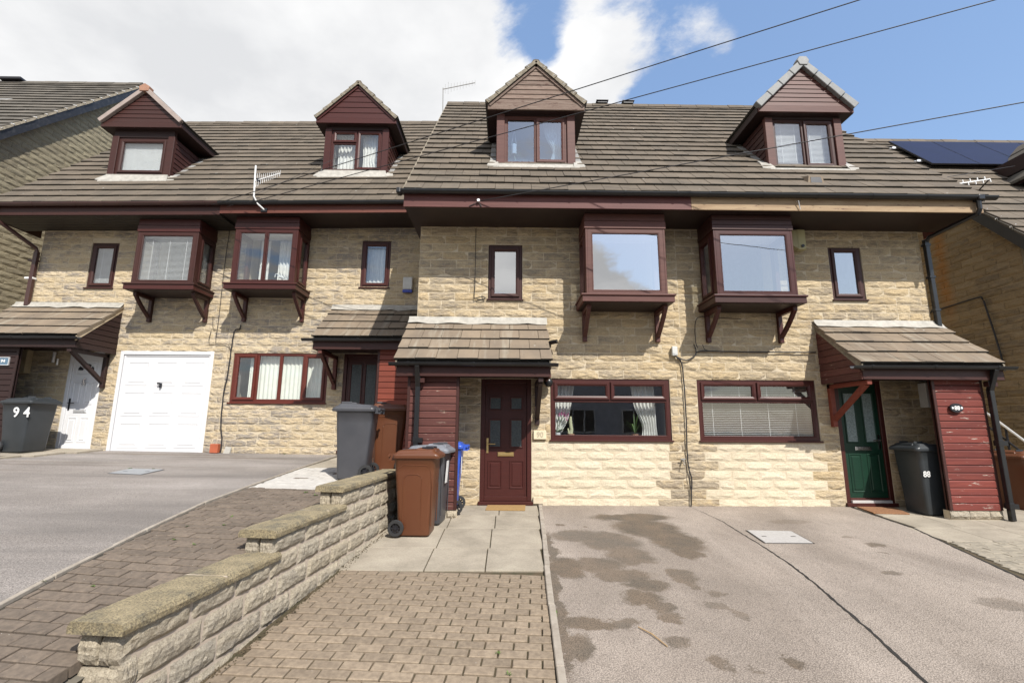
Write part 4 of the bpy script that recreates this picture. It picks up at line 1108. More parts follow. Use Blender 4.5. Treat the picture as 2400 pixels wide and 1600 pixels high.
# ================================================================ bay window
def bay(h, x0, x1, y, z0, z1, zs, m, cm, lights, dep=.6, gm=None, ncl=2, bm_=None, roomm=None, side_gm=None):
    """front plane y-dep; z0 bottom of frame, z1 top, zs soffit"""
    yf = y - dep; bp = root_part(h, 'bay_window')
    fr = MB(); fw = .062
    ring(fr, x0 + .035, x1 - .035, z0, z1, fw, yf, yf + .06)
    ax, bx, az, bz = x0 + .035 + fw, x1 - .035 - fw, z0 + fw, z1 - fw
    n = lights; panes = []
    for i in range(n):
        xa = ax + (bx - ax) * i / n + (.018 if i else 0); xb = ax + (bx - ax) * (i + 1) / n - (.018 if i < n - 1 else 0)
        cring(fr, xa, xb, az, bz, .024, yf + .0, yf + .04, .01)
        if i: fr.box(xa - .036, xa, yf - .006, yf + .05, az, bz)
        panes.append((xa + .022, xb - .022, az + .022, bz - .022))
    fr.put('front_frame', m, bp)
    for p in panes: MB().box(p[0], p[1], yf + .02, yf + .026, p[2], p[3]).put('pane', gm or GLASS, bp)
    for s in (-1, 1):                 # corner posts + side windows
        x = x0 if s < 0 else x1
        xa, xb = (x, x + .05) if s < 0 else (x - .05, x)
        MB().box(x - (.0 if s < 0 else .035), x + (.035 if s < 0 else .0), yf - .002, yf + .07, z0, z1).put('corner_post', m, bp, bev=.005, seg=1)
        b = MB()
        # ring in the YZ plane
        for (ya, yb_, za, zb_) in ((yf + .07, yf + .14, z0, z1), (y - .07, y - .0, z0, z1), (yf + .14, y - .07, z0, z0 + .08), (yf + .14, y - .07, z1 - .08, z1)):
            b.box(xa, xb, ya, yb_, za, zb_)
        o = .02 * s
        for (ya, yb_, za, zb_) in ((yf + .14, yf + .18, z0 + .08, z1 - .08), (y - .11, y - .07, z0 + .08, z1 - .08), (yf + .18, y - .11, z0 + .08, z0 + .12), (yf + .18, y - .11, z1 - .12, z1 - .08)):
            b.box(min(xa, xa + o), max(xb, xb + o), ya, yb_, za, zb_)
        b.put('side_frame', m, bp)
        xm = (xa + xb) / 2
        MB().box(xm - .003, xm + .003, yf + .17, y - .10, z0 + .11, z1 - .11).put('side_pane', side_gm or GLASS_LO, bp)
    # head cladding
    hh = (zs - z1) / ncl
    for i in range(ncl):
        za, zb_ = z1 + .004 + hh * i, z1 + hh * (i + 1) - .004
        o = .016 if i == 0 else .008
        MB().box(x0 - o, x1 + o, yf - o, yf + .03, za, zb_).put('cladding_board', cm, bp, bev=.004, seg=1)
        for s in (-1, 1):
            xa, xb = (x0 - o, x0 + .03) if s < 0 else (x1 - .03, x1 + o)
            MB().box(xa, xb, yf + .031, y - .002, za, zb_).put('cladding_board', cm, bp, bev=.004, seg=1)
    MB().box(x0 + .01, x1 - .01, yf + .03, y, z1 - .01, zs - .004).put('head_lining', WALLIN_W, bp)
    # ledge
    lo = .10
    MB().box(x0 - lo, x1 + lo, yf - lo, y - .002, z0 - .035, z0 - .002).put('sill_board', m, bp, bev=.008)
    MB().box(x0 - lo + .02, x1 + lo - .02, yf - lo + .02, y - .002, z0 - .135, z0 - .036).put('ledge_fascia', cm if bm_ is None else bm_, bp, bev=.004, seg=1)
    MB().box(x0 - lo + .05, x1 + lo - .05, yf - lo + .05, y - .002, z0 - .142, z0 - .1355).put('underside_board', SOFF, bp)
    # brackets
    for xc in (x0 + .05, x1 - .02):
        b = MB(); zt = z0 - .143; zb_ = z0 - .68; w = .036
        b.box(xc - w, xc + w, y - .075, y - .003, zb_, zt)
        b.box(xc - w, xc + w, y - .52, y - .076, zt - .07, zt)
        pts = [(y - .065, zb_ + .10), (y - .20, zb_ + .20), (y - .36, zb_ + .34), (y - .50, zt - .05)]
        for a, c in zip(pts, pts[1:]):
            b.bar((xc, a[0], a[1]), (xc, c[0], c[1]), .062, .06, up=(0, 0, 1))
        b.put('bracket', bm_ or m, bp, bev=.004, seg=1)
    # open room behind
    r = MB(); X0, X1, Y0, Y1, Z0, Z1 = x0 + .052, x1 - .052, yf + .065, y + 2.2, z0, z1
    r.poly([(X0, Y0, Z0), (X1, Y0, Z0), (X1, y + .3, Z0), (X0, y + .3, Z0)])
    X0 -= .6; X1 += .6; Z0 -= .7; Z1 = zs + .1
    r.poly([(X0, Y1, Z0), (X1, Y1, Z0), (X1, Y1, Z1), (X0, Y1, Z1)]); r.poly([(X0, y + .3, Z0), (X0, Y1, Z0), (X0, Y1, Z1), (X0, y + .3, Z1)])
    r.poly([(X1, y + .3, Z0), (X1, Y1, Z0), (X1, Y1, Z1), (X1, y + .3, Z1)]); r.poly([(X0, y + .3, Z0), (X1, y + .3, Z0), (X1, Y1, Z0), (X0, Y1, Z0)])
    r.poly([(X0, y + .3, Z1), (X1, y + .3, Z1), (X1, Y1, Z1), (X0, Y1, Z1)])
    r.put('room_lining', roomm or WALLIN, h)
    return bp

# ================================================================ doors
def door(h, x0, x1, z0, z1, y, fm, lm, glasses, panels, letter, handle, gm=None, fw=.075, step=True, thr=None, knocker=None, extra=None):
    b = MB(); ring(b, x0, x1, z0 + .06, z1, fw, y - .012, y + .07)
    b.box(x0 - .02, x1 + .02, y - .06, y + .07, z0, z0 + .06)
    fr = b.put('door', fm, h, bev=.006, seg=1)
    a, c, d, e = x0 + fw + .004, x1 - fw - .004, z0 + .065, z1 - fw - .004
    yl = y + .02; lf = MB(); lf.box(a, c, yl, yl + .045, d, e); lf.put('door_leaf', lm, fr)
    st = MB(); ring(st, a, c, d, e, .028, yl - .006, yl - .001); st.put('leaf_edging', lm, fr)
    W_, H_ = c - a, e - d
    for g in glasses:
        xa, xb, za, zb = a + W_ * g[0], a + W_ * g[1], d + H_ * g[2], d + H_ * g[3]
        q = MB(); cring(q, xa, xb, za, zb, .024, yl - .016, yl - .001, .008); q.put('glazing_bead', lm, fr)
        MB().box(xa + .022, xb - .022, yl - .007, yl - .003, za + .022, zb - .022).put('pane', gm or GLASS_OB, fr)
    for g in panels:
        xa, xb, za, zb = a + W_ * g[0], a + W_ * g[1], d + H_ * g[2], d + H_ * g[3]
        q = MB(); cring(q, xa, xb, za, zb, .022, yl - .010, yl - .001, .009); q.put('panel_moulding', lm, fr)
        MB().cbox(xa + .04, xb - .04, yl - .010, yl - .001, za + .04, zb - .04, .009).put('raised_panel', lm, fr)
    if letter:
        lx, lz, mm = a + W_ * letter[0], d + H_ * letter[1], letter[2]
        MB().cbox(lx - .135, lx + .135, yl - .016, yl - .002, lz - .034, lz + .034, .006).put('letterbox', mm, fr)
        MB().cbox(lx - .115, lx + .115, yl - .021, yl - .0165, lz - .020, lz + .020, .003).put('letterbox_flap', mm, fr)
    if handle:
        hx = a + (.042 if handle[0] == 'L' else W_ - .042); hz = d + H_ * handle[1]; s = 1 if handle[0] == 'L' else -1
        q = MB(); q.box(hx - .016, hx + .016, yl - .012, yl - .001, hz - .12, hz + .12)
        q.tube([(hx, yl - .005, hz + .03), (hx, yl - .05, hz + .03), (hx + s * .03, yl - .055, hz + .03), (hx + s * .13, yl - .05, hz + .028)], .009, 8)
        q.put('door_handle', handle[2], fr, bev=.0)
    if thr: MB().box(x0 + fw, x1 - fw, y - .05, y + .0, z0 + .061, z0 + .10).put('threshold_bar', thr, fr)
    return fr

# ================================================================ porch
def planks(parent, x0, x1, y, z0, z1, m, pitch=.109, name='cladding_plank', th=.022, normal='y', ysp=None):
    n = max(1, round((z1 - z0) / pitch)); p = (z1 - z0) / n
    for i in range(n):
        za = z0 + p * i; zc = za + p - .006; b = MB(); j = rnd.uniform(-.002, .002)
        if normal == 'y':
            b.v += [(x0, y, za), (x1, y, za), (x1, y, zc), (x0, y, zc), (x0, y - th + j, za + .004), (x1, y - th + j, za + .004), (x1, y - th * .95 + j, zc - .016), (x0, y - th * .95 + j, zc - .016), (x0, y - th * .35, zc), (x1, y - th * .35, zc)]
            b.f += [(0, 1, 5, 4), (4, 5, 6, 7), (7, 6, 9, 8), (8, 9, 2, 3), (1, 0, 3, 2), (0, 4, 7, 8, 3), (1, 2, 9, 6, 5)]
        else:
            s = normal; ya, yb = ysp
            b.v += [(x0, ya, za), (x0, yb, za), (x0, yb, zc), (x0, ya, zc), (x0 + s * th, ya, za + .004), (x0 + s * th, yb, za + .004), (x0 + s * th * .95, yb, zc - .016), (x0 + s * th * .95, ya, zc - .016)]
            b.f += [(0, 1, 5, 4), (4, 5, 6, 7), (7, 6, 2, 3), (1, 0, 3, 2), (0, 4, 7, 3), (1, 2, 6, 5)]
        b.put(name, m, parent)
def porch(h, y, zb, rx0, rx1, bx0, bx1, plank_m, trim_m, side, post_x, gutter_x, dark_m, tri_m=None, gut_m=None, pipe_x=None, brk_m=None, open_side_x=None, bz=.10, vm=None, box_d=.80, ztop=None):
    """side=+1: the open gable end (with bracket) is at rx1, -1: at rx0. bx0,bx1 the boarded store"""
    p = root_part(h, 'porch'); G_ = .335
    zt = zb + 3.02; ze = zb + 2.22; ye = y - .97
    ang = math.atan2(zt - ze, .97); gl = math.hypot(.97, zt - ze) / 4
    v = Vector((0, math.cos(ang), math.sin(ang)))
    b = MB(); P = lambda x, t, dz: (x, ye + (y - ye) * t, ze + (zt - ze) * t + dz)
    b.quadbox([P(rx0 + .03, .03, -.06), P(rx1 - .03, .03, -.06), P(rx1 - .03, 1, -.06), P(rx0 + .03, 1, -.06), P(rx0 + .03, .03, -.02), P(rx1 - .03, .03, -.02), P(rx1 - .03, 1, -.02), P(rx0 + .03, 1, -.02)])
    b.put('porch_deck', UNDER, p)
    tiles(p, (rx0, ye, ze), (1, 0, 0), v, rx1 - rx0, 4, gl, TILE_P, name='porch_tile', pw=.315)
    # flashing against the wall
    b = MB(); n = 14
    for i in range(n + 1):
        x = rx0 - .0 + (rx1 - rx0 - .0) * i / n
        j = .006 * math.sin(i * 1.7) + rnd.uniform(-.006, .006)
        b.v += [(x, y - .028, zt + .095 + j * .4), (x, y - .045, zt + .045), (x, y - .105, zt - .025 + j), (x, y - .135, zt - .040 + j * 2)]
        if i:
            k = 4 * i
            for q in range(3): b.f.append((k - 4 + q, k + q, k + q + 1, k - 3 + q))
    o = b.put('wall_flashing', LEAD, p)
    sm = o.modifiers.new('thick', 'SOLIDIFY'); sm.thickness = .006
    # end closers, fascia and soffit
    for s, x in ((-1, rx0 + .02), (1, rx1 - .02)):
        q = MB(); xa, xb = sorted((x, x - s * .025))
        q.quadbox([P(xa, .0, -.10), P(xb, .0, -.10), P(xb, 1, -.10), P(xa, 1, -.10), P(xa, .0, .004), P(xb, .0, .004), P(xb, 1, .004), P(xa, 1, .004)])
        q.put('verge_board', vm or VERGE, p)
    MB().box(rx0 + .04, rx1 - .04, ye + .02, ye + .045, zb + 1.99, zb + 2.19).put('porch_fascia', trim_m, p, bev=.003, seg=1)
    MB().box(rx0 + .05, rx1 - .05, ye + .046, y - .01, zb + 2.06, zb + 2.075).put('porch_ceiling', dark_m, p)
    gy = ye - .045
    gutter(p, (gutter_x[0], gy, zb + 2.185), (gutter_x[1], gy, zb + 2.185), gut_m or BLACKP, r=.05)
    # triangular cladding at the open end
    ox = (rx1 - .05) if side > 0 else (rx0 + .05)
    xa, xb = (ox - .0, ox + .02) if side > 0 else (ox - .02, ox)
    n = 8; z_lo = zb + 1.99
    H = zt - .12 - z_lo
    for i in range(n):
        za = z_lo + H * i / n; zc = za + H / n - .006
        fy = lambda z: ye + .03 if z < ze - .08 else ye + (y - ye) * ((z + .09 - ze) / (zt - ze))
        ya, yb = min(fy(za), y - .02), min(fy(zc), y - .01)
        q = MB(); o_ = .008 * side
        q.quadbox([(xa + o_, ya, za), (xb + o_, ya, za), (xb + o_, y - .002, za), (xa + o_, y - .002, za), (xa, yb, zc), (xb, yb, zc), (xb, y - .002, zc), (xa, y - .002, zc)])
        q.put('gable_board', tri_m or plank_m, p)
    # bracket
    bm2 = brk_m or trim_m; w = .038; px = post_x
    q = MB(); q.box(px - w, px + w, y - .08, y - .004, zb + 1.28, zb + 1.985); q.put('bracket_post', bm2, p, bev=.005, seg=1)
    q = MB(); q.box(px - w, px + w, ye + .05, y - .004, zb + 1.915, zb + 1.985); q.put('bracket_beam', bm2, p, bev=.005, seg=1)
    q = MB(); q.bar((px, y - .06, zb + 1.40), (px, ye + .12, zb + 1.93), .066, .075); q.put('bracket_strut', bm2, p, bev=.005, seg=1)
    # boarded store front on its low stone plinth
    yb_ = y - box_d; gz = zb + bz
    planks(p, bx0 + .045, bx1 - .045, yb_, gz, zb + 2.03, plank_m)
    for x in (bx0, bx1 - .045): MB().box(x, x + .045, yb_ - .024, yb_ + .05, gz, zb + 2.05).put('corner_trim', trim_m, p, bev=.003, seg=1)
    MB().box(bx0, bx1, yb_ + .0, yb_ + .02, gz, zb + 2.04).put('store_panel', dark_m, p)
    cx_ = bx0 if side > 0 else bx1       # closed side of the store
    xa, xb = (cx_, cx_ + .025) if side > 0 else (cx_ - .025, cx_)
    MB().box(xa, xb, yb_ + .05, y, gz, zb + 2.04).put('side_panel', plank_m, p)
    x = bx0
    while x < bx1 - .02:
        e = min(x + rnd.uniform(.26, .36), bx1)
        M = Matrix.Translation((x + .004, yb_ - .012, gz - .115)) @ Matrix.Diagonal((e - x - .008, 1, .78, 1))
        link('plinth_stone', rnd.choice(ST_W), p, M); x = e
    MB().box(bx0, bx1, yb_ + .004, yb_ + .1, gz - .3, gz - .002).put('plinth', MORTAR, p)
    if pipe_x is not None:
        yp = yb_ - .085; q = MB(); k = .034
        q.box(pipe_x - k, pipe_x + k, yp - k, yp + k, zb - .02 + .065 * yp * 0 - .03, zb + 1.86)
        dp = q.put('downpipe', BLACKP, p, bev=.006, seg=1)
        MB().bar((pipe_x, yp, zb + 1.84), (pipe_x, gy, zb + 2.15), .068, .068).put('offset_bend', BLACKP, dp, bev=.004, seg=1)
        for zc in (1.93, 1.05, .15):
            MB().box(pipe_x - .042, pipe_x + .10, yp - .038, yp + .05, zb + zc - .035, zb + zc + .035).put('pipe_clip', BLACKP if zc != 1.93 else trim_m, dp, bev=.004, seg=1)
            MB().box(pipe_x - .040, pipe_x + .040, yp - .040, yp + .040, zb + zc - .02, zb + zc + .05).put('pipe_collar', BLACKP, dp, bev=.004, seg=1)
    return p
ST_W = stone_meshes(STONE_W, n=10, nx=7, nz=3, pr=.016, hz=.14)

# ================================================================ THE HOUSES
def soffit(h, x0, x1, yf, yw, z, m, name='soffit', zt=0.0):
    MB().quadbox([(x0, yf, z), (x1, yf, z + zt), (x1, yw, z + zt), (x0, yw, z), (x0, yf, z + .015), (x1, yf, z + zt + .015), (x1, yw, z + zt + .015), (x0, yw, z + .015)]).put(name, m, h)
def fascia(h, x0, x1, yf, z0, z1, m, zt=0.0):
    MB().quadbox([(x0, yf - .022, z0), (x1, yf - .022, z0 + zt), (x1, yf, z0 + zt), (x0, yf, z0), (x0, yf - .022, z1), (x1, yf - .022, z1 + zt), (x1, yf, z1 + zt), (x0, yf, z1)]).put('fascia', m, h, bev=.003, seg=1)
def body(h, x0, x1, y, zbase, ztop, gable_x=None, ridge_y=3.85, ridge_z=10.0, eave=None):
    """side, rear and gable masonry as one part behind the front wall"""
    b = MB(); yb = 2 * ridge_y - y - 0.0
    b.box(x0, x0 + .02, y + .28, yb, zbase, ztop); b.box(x1 - .02, x1, y + .28, yb, zbase, ztop); b.box(x0 + .021, x1 - .021, yb - .2, yb, zbase, ztop)
    if gable_x is not None:
        xa, xb = gable_x
        b.prism([(y + .02, ztop), (yb, ztop), (ridge_y, ridge_z - .25)], xa, xb, 'x')
    b.put('side_wall', MORTAR, h)

# ---------------------------------------------------------------- number 90
ZS = 4.78
h90 = root('terraced_house', 'middle stone house with dark red front door, numbered 90, grey weathered dormer gable', 'house', (.5, 0, 0), group='stone terraced houses')
op90 = [(-.60, .25, -.2, 2.05), (.57, 2.605, 1.03, 2.07), (-.51, .095, 3.435, 4.45), (1.17, 2.40, 3.25, 4.78)]
w90 = wall_mb(-1.73, 2.84, .0035, .29, -.35, 4.95, op90).put('wall', MORTAR, h90)
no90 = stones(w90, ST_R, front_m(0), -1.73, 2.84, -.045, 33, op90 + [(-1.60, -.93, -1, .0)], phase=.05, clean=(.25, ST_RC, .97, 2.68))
body(h90, -1.73, 2.84, 0, -.35, 4.95)
rz_ = lambda y: 5.05 + (y + .8) * TAN
def skipf(x0, ey, ez, xc, hw, yf, zh, ts=0):
    def f(s, t):
        x = x0 + s; y = ey + t * math.cos(T47)
        return abs(x - xc) < hw - .17 and yf + .22 < y < ey + (zh - ez) / TAN - .25
    return f
main_roof(h90, -1.88, 2.84, -.8, 5.05, verge=[(-1.88, 1)], skip=skipf(-1.88, -.8, 5.05, .355, .745, .2, 7.3), vents=(2.45,))
MB().box(-1.86, -1.74, -.77, 3.9, 4.79, 4.96).put('soffit_end', SOFF, h90)
soffit(h90, -1.86, 2.84, -.79, .02, ZS, SOFF)
fascia(h90, -1.87, 2.84, -.79, ZS - .015, 4.99, FAS_R)
gutter(h90, (-1.92, -.872, 5.02), (2.84, -.872, 5.02), BLACKP)
MB().box(-1.975, -1.90, -.94, -.80, 4.945, 5.04).put('gutter_stop_end', BLACKP, h90, bev=.02)
dormer(h90, .35, .13, 6.10, .745, 7.12, 7.255, .935, 8.17, -.8, 5.05, DKW, ROSE, GREYW, ROSE, 'mortar', None, nb=8, side_m=DKW)
window(h90, -.25, .95, 6.10, 7.12, .165, ROSE, [(0, .5, 0, 1, False), (.5, 1, 0, 1, True)], gm=glass('dormer_glass', .30, (.80, .88, .95)), room=1, name='dormer_window', fw=.05, depth=1.2, sill=True)
bay(h90, 1.12, 2.45, 0, 3.375, 4.51, ZS, ROSE, ROSE, 1, gm=GLASS_HI)
window(h90, -.50, .085, 3.445, 4.44, .03, MAHOG_B, [(0, 1, 0, 1, True)], gm=GLASS_HI, room=1, fw=.045)
window(h90, .58, 2.595, 1.045, 2.06, .03, MAHOG, [(0, .5, .66, 1, True), (.5, 1, .66, 1, True), (0, 1, 0, .66, False)], gm=GLASS_LO, room=1, depth=2.4)
door(h90, -.60, .25, 0, 2.05, .02, MAHOG, MAHOG, [(.09, .40, .765, .885), (.60, .91, .765, .885), (.09, .40, .44, .69), (.60, .91, .44, .69)],
     [(.07, .41, .10, .335), (.59, .93, .10, .335)], (.5, .387, BRASS), ('L', .46, BRASS))
porch(h90, 0, 0, -1.86, .52, -1.67, -.885, WORN, MAHOG_B, 1, .345, (-1.92, .60), DKW, pipe_x=-1.50, brk_m=DKW, bz=.06)
# house number stone
q = MB(); q.box(.285, .495, -.045, .0, 1.05, 1.195); pl = q.put('number_stone', mat('pale_number_stone', (.62, .54, .38), (.55, .47, .33), .9, 12), h90, bev=.004, seg=1)
text_obj('90', .125, .002, mat('engraved_line', (.40, .35, .25), rough=.9), pl, Matrix.Translation((.39, -.047, 1.122)) @ FACE, 'numerals', .9)

# ---------------------------------------------------------------- number 88
h88 = root('terraced_house', 'right stone house with dark green front door, numbered 88, grey capped dormer', 'house', (5, 0, 0), group='stone terraced houses')
op88 = [(5.42, 6.225, -.2, 2.08), (3.07, 5.105, 1.04, 2.08), (5.595, 6.19, 3.485, 4.495), (3.31, 4.54, 3.25, 4.78)]
w88 = wall_mb(2.84, 7.28, .0035, .29, -.35, 4.95, op88).put('wall', MORTAR, h88)
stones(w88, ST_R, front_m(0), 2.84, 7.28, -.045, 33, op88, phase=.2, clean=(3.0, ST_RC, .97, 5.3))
body(h88, 2.84, 7.28, 0, -.35, 4.95, (7.24, 7.28))
main_roof(h88, 2.84, 7.80, -.8, 5.05, verge=[(7.80, -1)], skip=skipf(2.84, -.8, 5.05, 5.57, .745, .2, 7.3), vents=(3.18,))
soffit(h88, 2.84, 7.66, -.79, .02, ZS, SOFF)
fascia(h88, 2.84, 7.68, -.79, ZS - .015, 4.99, FAS_P)
MB().box(7.655, 7.68, -.788, .3, ZS - .015, 4.95).put('soffit_end', REDW, h88)
MB().prism([(-.5, 4.96), (-.79, 4.96), (-.79, 4.79), (.3, 4.79), (.3, 5.4)], 7.66, 7.685, 'x').put('bargeboard', REDW, h88)
gutter(h88, (2.84, -.872, 5.02), (7.86, -.872, 5.02), BLACKP)
MB().box(7.52, 7.62, -.935, -.81, 4.945, 5.035).put('gutter_outlet', BLACKP, h88, bev=.015)
q = MB(); q.tube([(7.56, -.87, 4.95), (7.56, -.87, 4.80), (7.55, -.83, 4.72)], .036, 8); q.tube([(7.55, -.83, 4.74), (7.36, -.12, 4.62), (7.35, -.07, 4.56)], .034, 8)
sn = q.put('downpipe', BLACKP, h88)
MB().box(7.31, 7.385, -.09, -.02, 3.0, 4.60).put('lower_pipe', BLACKP, sn, bev=.006, seg=1)
for zc in (4.5, 3.9, 3.3): MB().box(7.295, 7.40, -.097, -.005, zc - .02, zc + .02).put('pipe_clip', BLACKP, sn, bev=.003, seg=1)
dormer(h88, 5.53, .18, 6.13, .745, 7.15, 7.32, .94, 8.27, -.8, 5.05, MAHOG_B, ROSE, ROSE, MAHOG_B, 'caps', None, nb=9, side_m=MAHOG_B)
window(h88, 4.925, 6.135, 6.12, 7.17, .215, MAHOG_B, [(0, .5, 0, 1, False), (.5, 1, 0, 1, True)], gm=GLASS, room=1, name='dormer_window', fw=.05, depth=1.2)
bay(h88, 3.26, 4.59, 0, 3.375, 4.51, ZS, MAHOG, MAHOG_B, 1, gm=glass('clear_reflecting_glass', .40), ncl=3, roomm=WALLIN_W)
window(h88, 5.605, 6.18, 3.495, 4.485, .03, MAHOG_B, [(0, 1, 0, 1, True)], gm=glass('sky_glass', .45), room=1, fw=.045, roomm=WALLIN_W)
window(h88, 3.08, 5.095, 1.045, 2.07, .03, MAHOG, [(0, .5, .66, 1, True), (.5, 1, .66, 1, True), (0, 1, 0, .66, False)], gm=GLASS_LO, room=1, depth=1.2)
door(h88, 5.42, 6.225, 0, 2.08, .02, MAHOG, GREEN, [(.10, .42, .49, .93), (.58, .90, .49, .93)], [(.10, .43, .08, .40), (.57, .90, .08, .40)],
     (.5, .445, CHROME), ('R', .50, CHROME), gm=GLASS_OBW, thr=ALU)
porch(h88, 0, 0, 5.18, 7.42, 6.36, 7.15, WORNR, MAHOG_B, -1, 5.33, (5.02, 7.50), DKW, tri_m=WORN, brk_m=REDW, pipe_x=7.19, bz=.08)
q = MB(); n = 20; q.v += [(6.657 + .10 * math.cos(2 * math.pi * i / n), -.866, 1.572 + .066 * math.sin(2 * math.pi * i / n)) for i in range(n)] + [(6.657 + .105 * math.cos(2 * math.pi * i / n), -.845, 1.572 + .070 * math.sin(2 * math.pi * i / n)) for i in range(n)]
q.f += [tuple(range(n))] + [(i, (i + 1) % n, n + (i + 1) % n, n + i) for i in range(n)]
q.v += []; pl = q.put('number_plaque', DARK, h88)
text_obj('88', .085, .002, LBL, pl, Matrix.Translation((6.657, -.868, 1.568)) @ FACE, 'numerals')
for s in (-1, 1):
    MB().tube([(6.657 + s * .068, -.868, 1.572), (6.657 + s * .068, -.872, 1.572)], .018, 6).put('painted_flower', LBL, pl)
MB().box(6.86, 7.10, -.16, -.002, 1.61, 2.02).put('meter_box', GREYP, h88, bev=.008)

# ---------------------------------------------------------------- numbers 92 and 94 (set back and higher)
YB = 2.0; ZB = .715; TI = .017; XR = -10.4
def zt_(x): return TI * (x - XR)
h92 = root('terraced_house', 'stone house with an orange-red boarded porch and the four-light ground window', 'house', (-4, YB, ZB), group='stone terraced houses')
op92 = [(-5.985, -3.965, 1.705, 2.785), (-3.64, -2.78, .4, 2.78), (-3.41, -2.765, 4.225, 5.31), (-5.83, -4.62, 4.0, 5.55)]
w92 = wall_mb(-6.13, -1.60, YB + .0035, YB + .29, .2, 5.75, op92).put('wall', MORTAR, h92)
stones(w92, ST_L, front_m(YB), -6.13, -1.75, .655, 34, op92, phase=.1)
body(h92, -6.13, -1.60, YB, .2, 5.75, ridge_y=5.85)
EZ = 5.72; EY = 1.2
main_roof(h92, -6.13, -1.76, EY, EZ, tilt=TI, xref=XR, skip=skipf(-6.13, EY, EZ + .1, -3.75, .76, 2.35, 8.3), vents=(-4.98,))
soffit(h92, -6.13, -1.74, EY + .01, YB + .02, 5.49 + zt_(-6.13), SOFF, zt=TI * 4.4)
fascia(h92, -6.13, -1.885, EY + .01, 5.475 + zt_(-6.13), 5.66 + zt_(-6.13), FAS_O, zt=TI * 4.3)
gutter(h92, (-6.13, EY - .072, EZ - .03 + zt_(-6.13)), (-1.95, EY - .072, EZ - .03 + zt_(-1.9)), BLACKP)
zz_ = lambda x: EZ + zt_(x)
dormer(h92, -3.80, 2.30, 7.18, .76, 8.24, 8.44, .97, 9.42, EY, zz_(-3.75), MAHOG, MAHOG, MAHOG, MAHOG, 'mortar', None, nb=6)
window(h92, -4.41, -3.19, 7.17, 8.25, 2.335, MAHOG, [(0, .5, .70, 1, True), (0, .5, 0, .70, False), (.5, 1, 0, 1, True)], gm=GLASS, room=1, name='dormer_window', fw=.045, depth=1.2)
bay(h92, -5.88, -4.57, YB, 4.115, 5.30, 5.585, MAHOG, MAHOG, 2, gm=GLASS)
window(h92, -3.40, -2.775, 4.235, 5.30, YB + .03, MAHOG, [(0, 1, 0, 1, True)], gm=GLASS, room=1, fw=.045)
window(h92, -5.975, -3.975, 1.715, 2.775, YB + .03, MAHOG_L, [(0, .24, 0, 1, True), (.24, .5, 0, 1, False), (.5, .76, 0, 1, False), (.76, 1, 0, 1, True)], gm=GLASS_LO, room=1, fw=.05)
door(h92, -3.64, -2.78, .69, 2.77, YB + .02, MAHOG, MAHOG, [(.10, .46, .30, .93), (.54, .90, .30, .93)], [], (.78, .26, CHROME), None)
porch(h92, YB, ZB, -3.96, -1.93, -2.70, -1.80, REDW, MAHOG_B, -1, -3.80, (-4.12, -1.95), DKW, tri_m=DKW, brk_m=WORN, bz=-.05)
h94 = root('terraced_house', 'left stone house with white front door and white garage door, blinds upstairs', 'house', (-8, YB, ZB), group='stone terraced houses')
op94 = [(-9.42, -8.70, .5, 2.78), (-8.37, -6.40, .4, 2.79), (-9.36, -8.765, 4.16, 5.20), (-7.83, -6.69, 4.0, 5.47)]
w94 = wall_mb(-10.45, -6.13, YB + .0035, YB + .29, .2, 5.62, op94).put('wall', MORTAR, h94)
stones(w94, ST_L, front_m(YB), -10.45, -6.13, .655, 33, op94, phase=.3)
body(h94, -10.45, -6.13, YB, .2, 5.62, (-10.45, -10.41), ridge_y=5.85, ridge_z=10.8)
main_roof(h94, -10.97, -6.13, EY, EZ, tilt=TI, xref=XR, verge=[(-10.97, 1)], skip=skipf(-10.97, EY, EZ, -8.79, .73, 2.2, 8.1), vents=())
soffit(h94, -10.93, -6.13, EY + .01, YB + .02, 5.47, SOFF_B, zt=TI * 4.8 * .6)
for i in range(9):
    yy = EY + .06 + i * .085
    MB().quadbox([(-10.93, yy, 5.462), (-6.13, yy, 5.462 + .049), (-6.13, yy + .07, 5.462 + .049), (-10.93, yy + .07, 5.462), (-10.93, yy, 5.469), (-6.13, yy, 5.469 + .049), (-6.13, yy + .07, 5.469 + .049), (-10.93, yy + .07, 5.469)]).put('soffit_board', SOFF_B, h94)
fascia(h94, -10.95, -6.13, EY + .01, 5.452, 5.66, MAHOG_B, zt=TI * 4.8 * .8)
MB().box(-10.95, -10.925, EY + .012, YB + .4, 5.452, 5.66).put('soffit_end', MAHOG_B, h94)
gutter(h94, (-11.02, EY - .075, EZ - .045), (-6.13, EY - .075, EZ - .03 + zt_(-6.13)), BROWNP, r=.062)
q = MB(); q.tube([(-10.72, EY - .07, 5.62), (-10.70, EY - .02, 5.40), (-10.47, YB - .10, 5.02), (-10.46, YB - .07, 4.92)], .04, 8)
dp = q.put('downpipe', BROWNP, h94)
MB().box(-10.505, -10.425, YB - .11, YB - .03, 3.74, 4.95).put('lower_pipe', BROWNP, dp, bev=.006, seg=1)
for zc in (4.75, 4.35): MB().box(-10.60, -10.42, YB - .105, YB - .015, zc - .02, zc + .02).put('pipe_clip', LBL if zc < 4.5 else BROWNP, dp, bev=.003, seg=1)
dormer(h94, -8.75, 2.18, 6.94, .725, 7.90, 8.18, .95, 9.06, EY, zz_(-8.79), MAHOG_B, MAHOG_B, MAHOG_B, MAHOG_B, 'strip', None, nb=7)
window(h94, -9.34, -8.16, 6.93, 7.90, 2.215, MAHOG_B, [(0, 1, 0, 1, True)], gm=GLASS, room=1, name='dormer_window', fw=.07, depth=1.2)
bay(h94, -7.90, -6.64, YB, 4.09, 5.215, 5.50, MAHOG_B, MAHOG, 1, gm=GLASS)
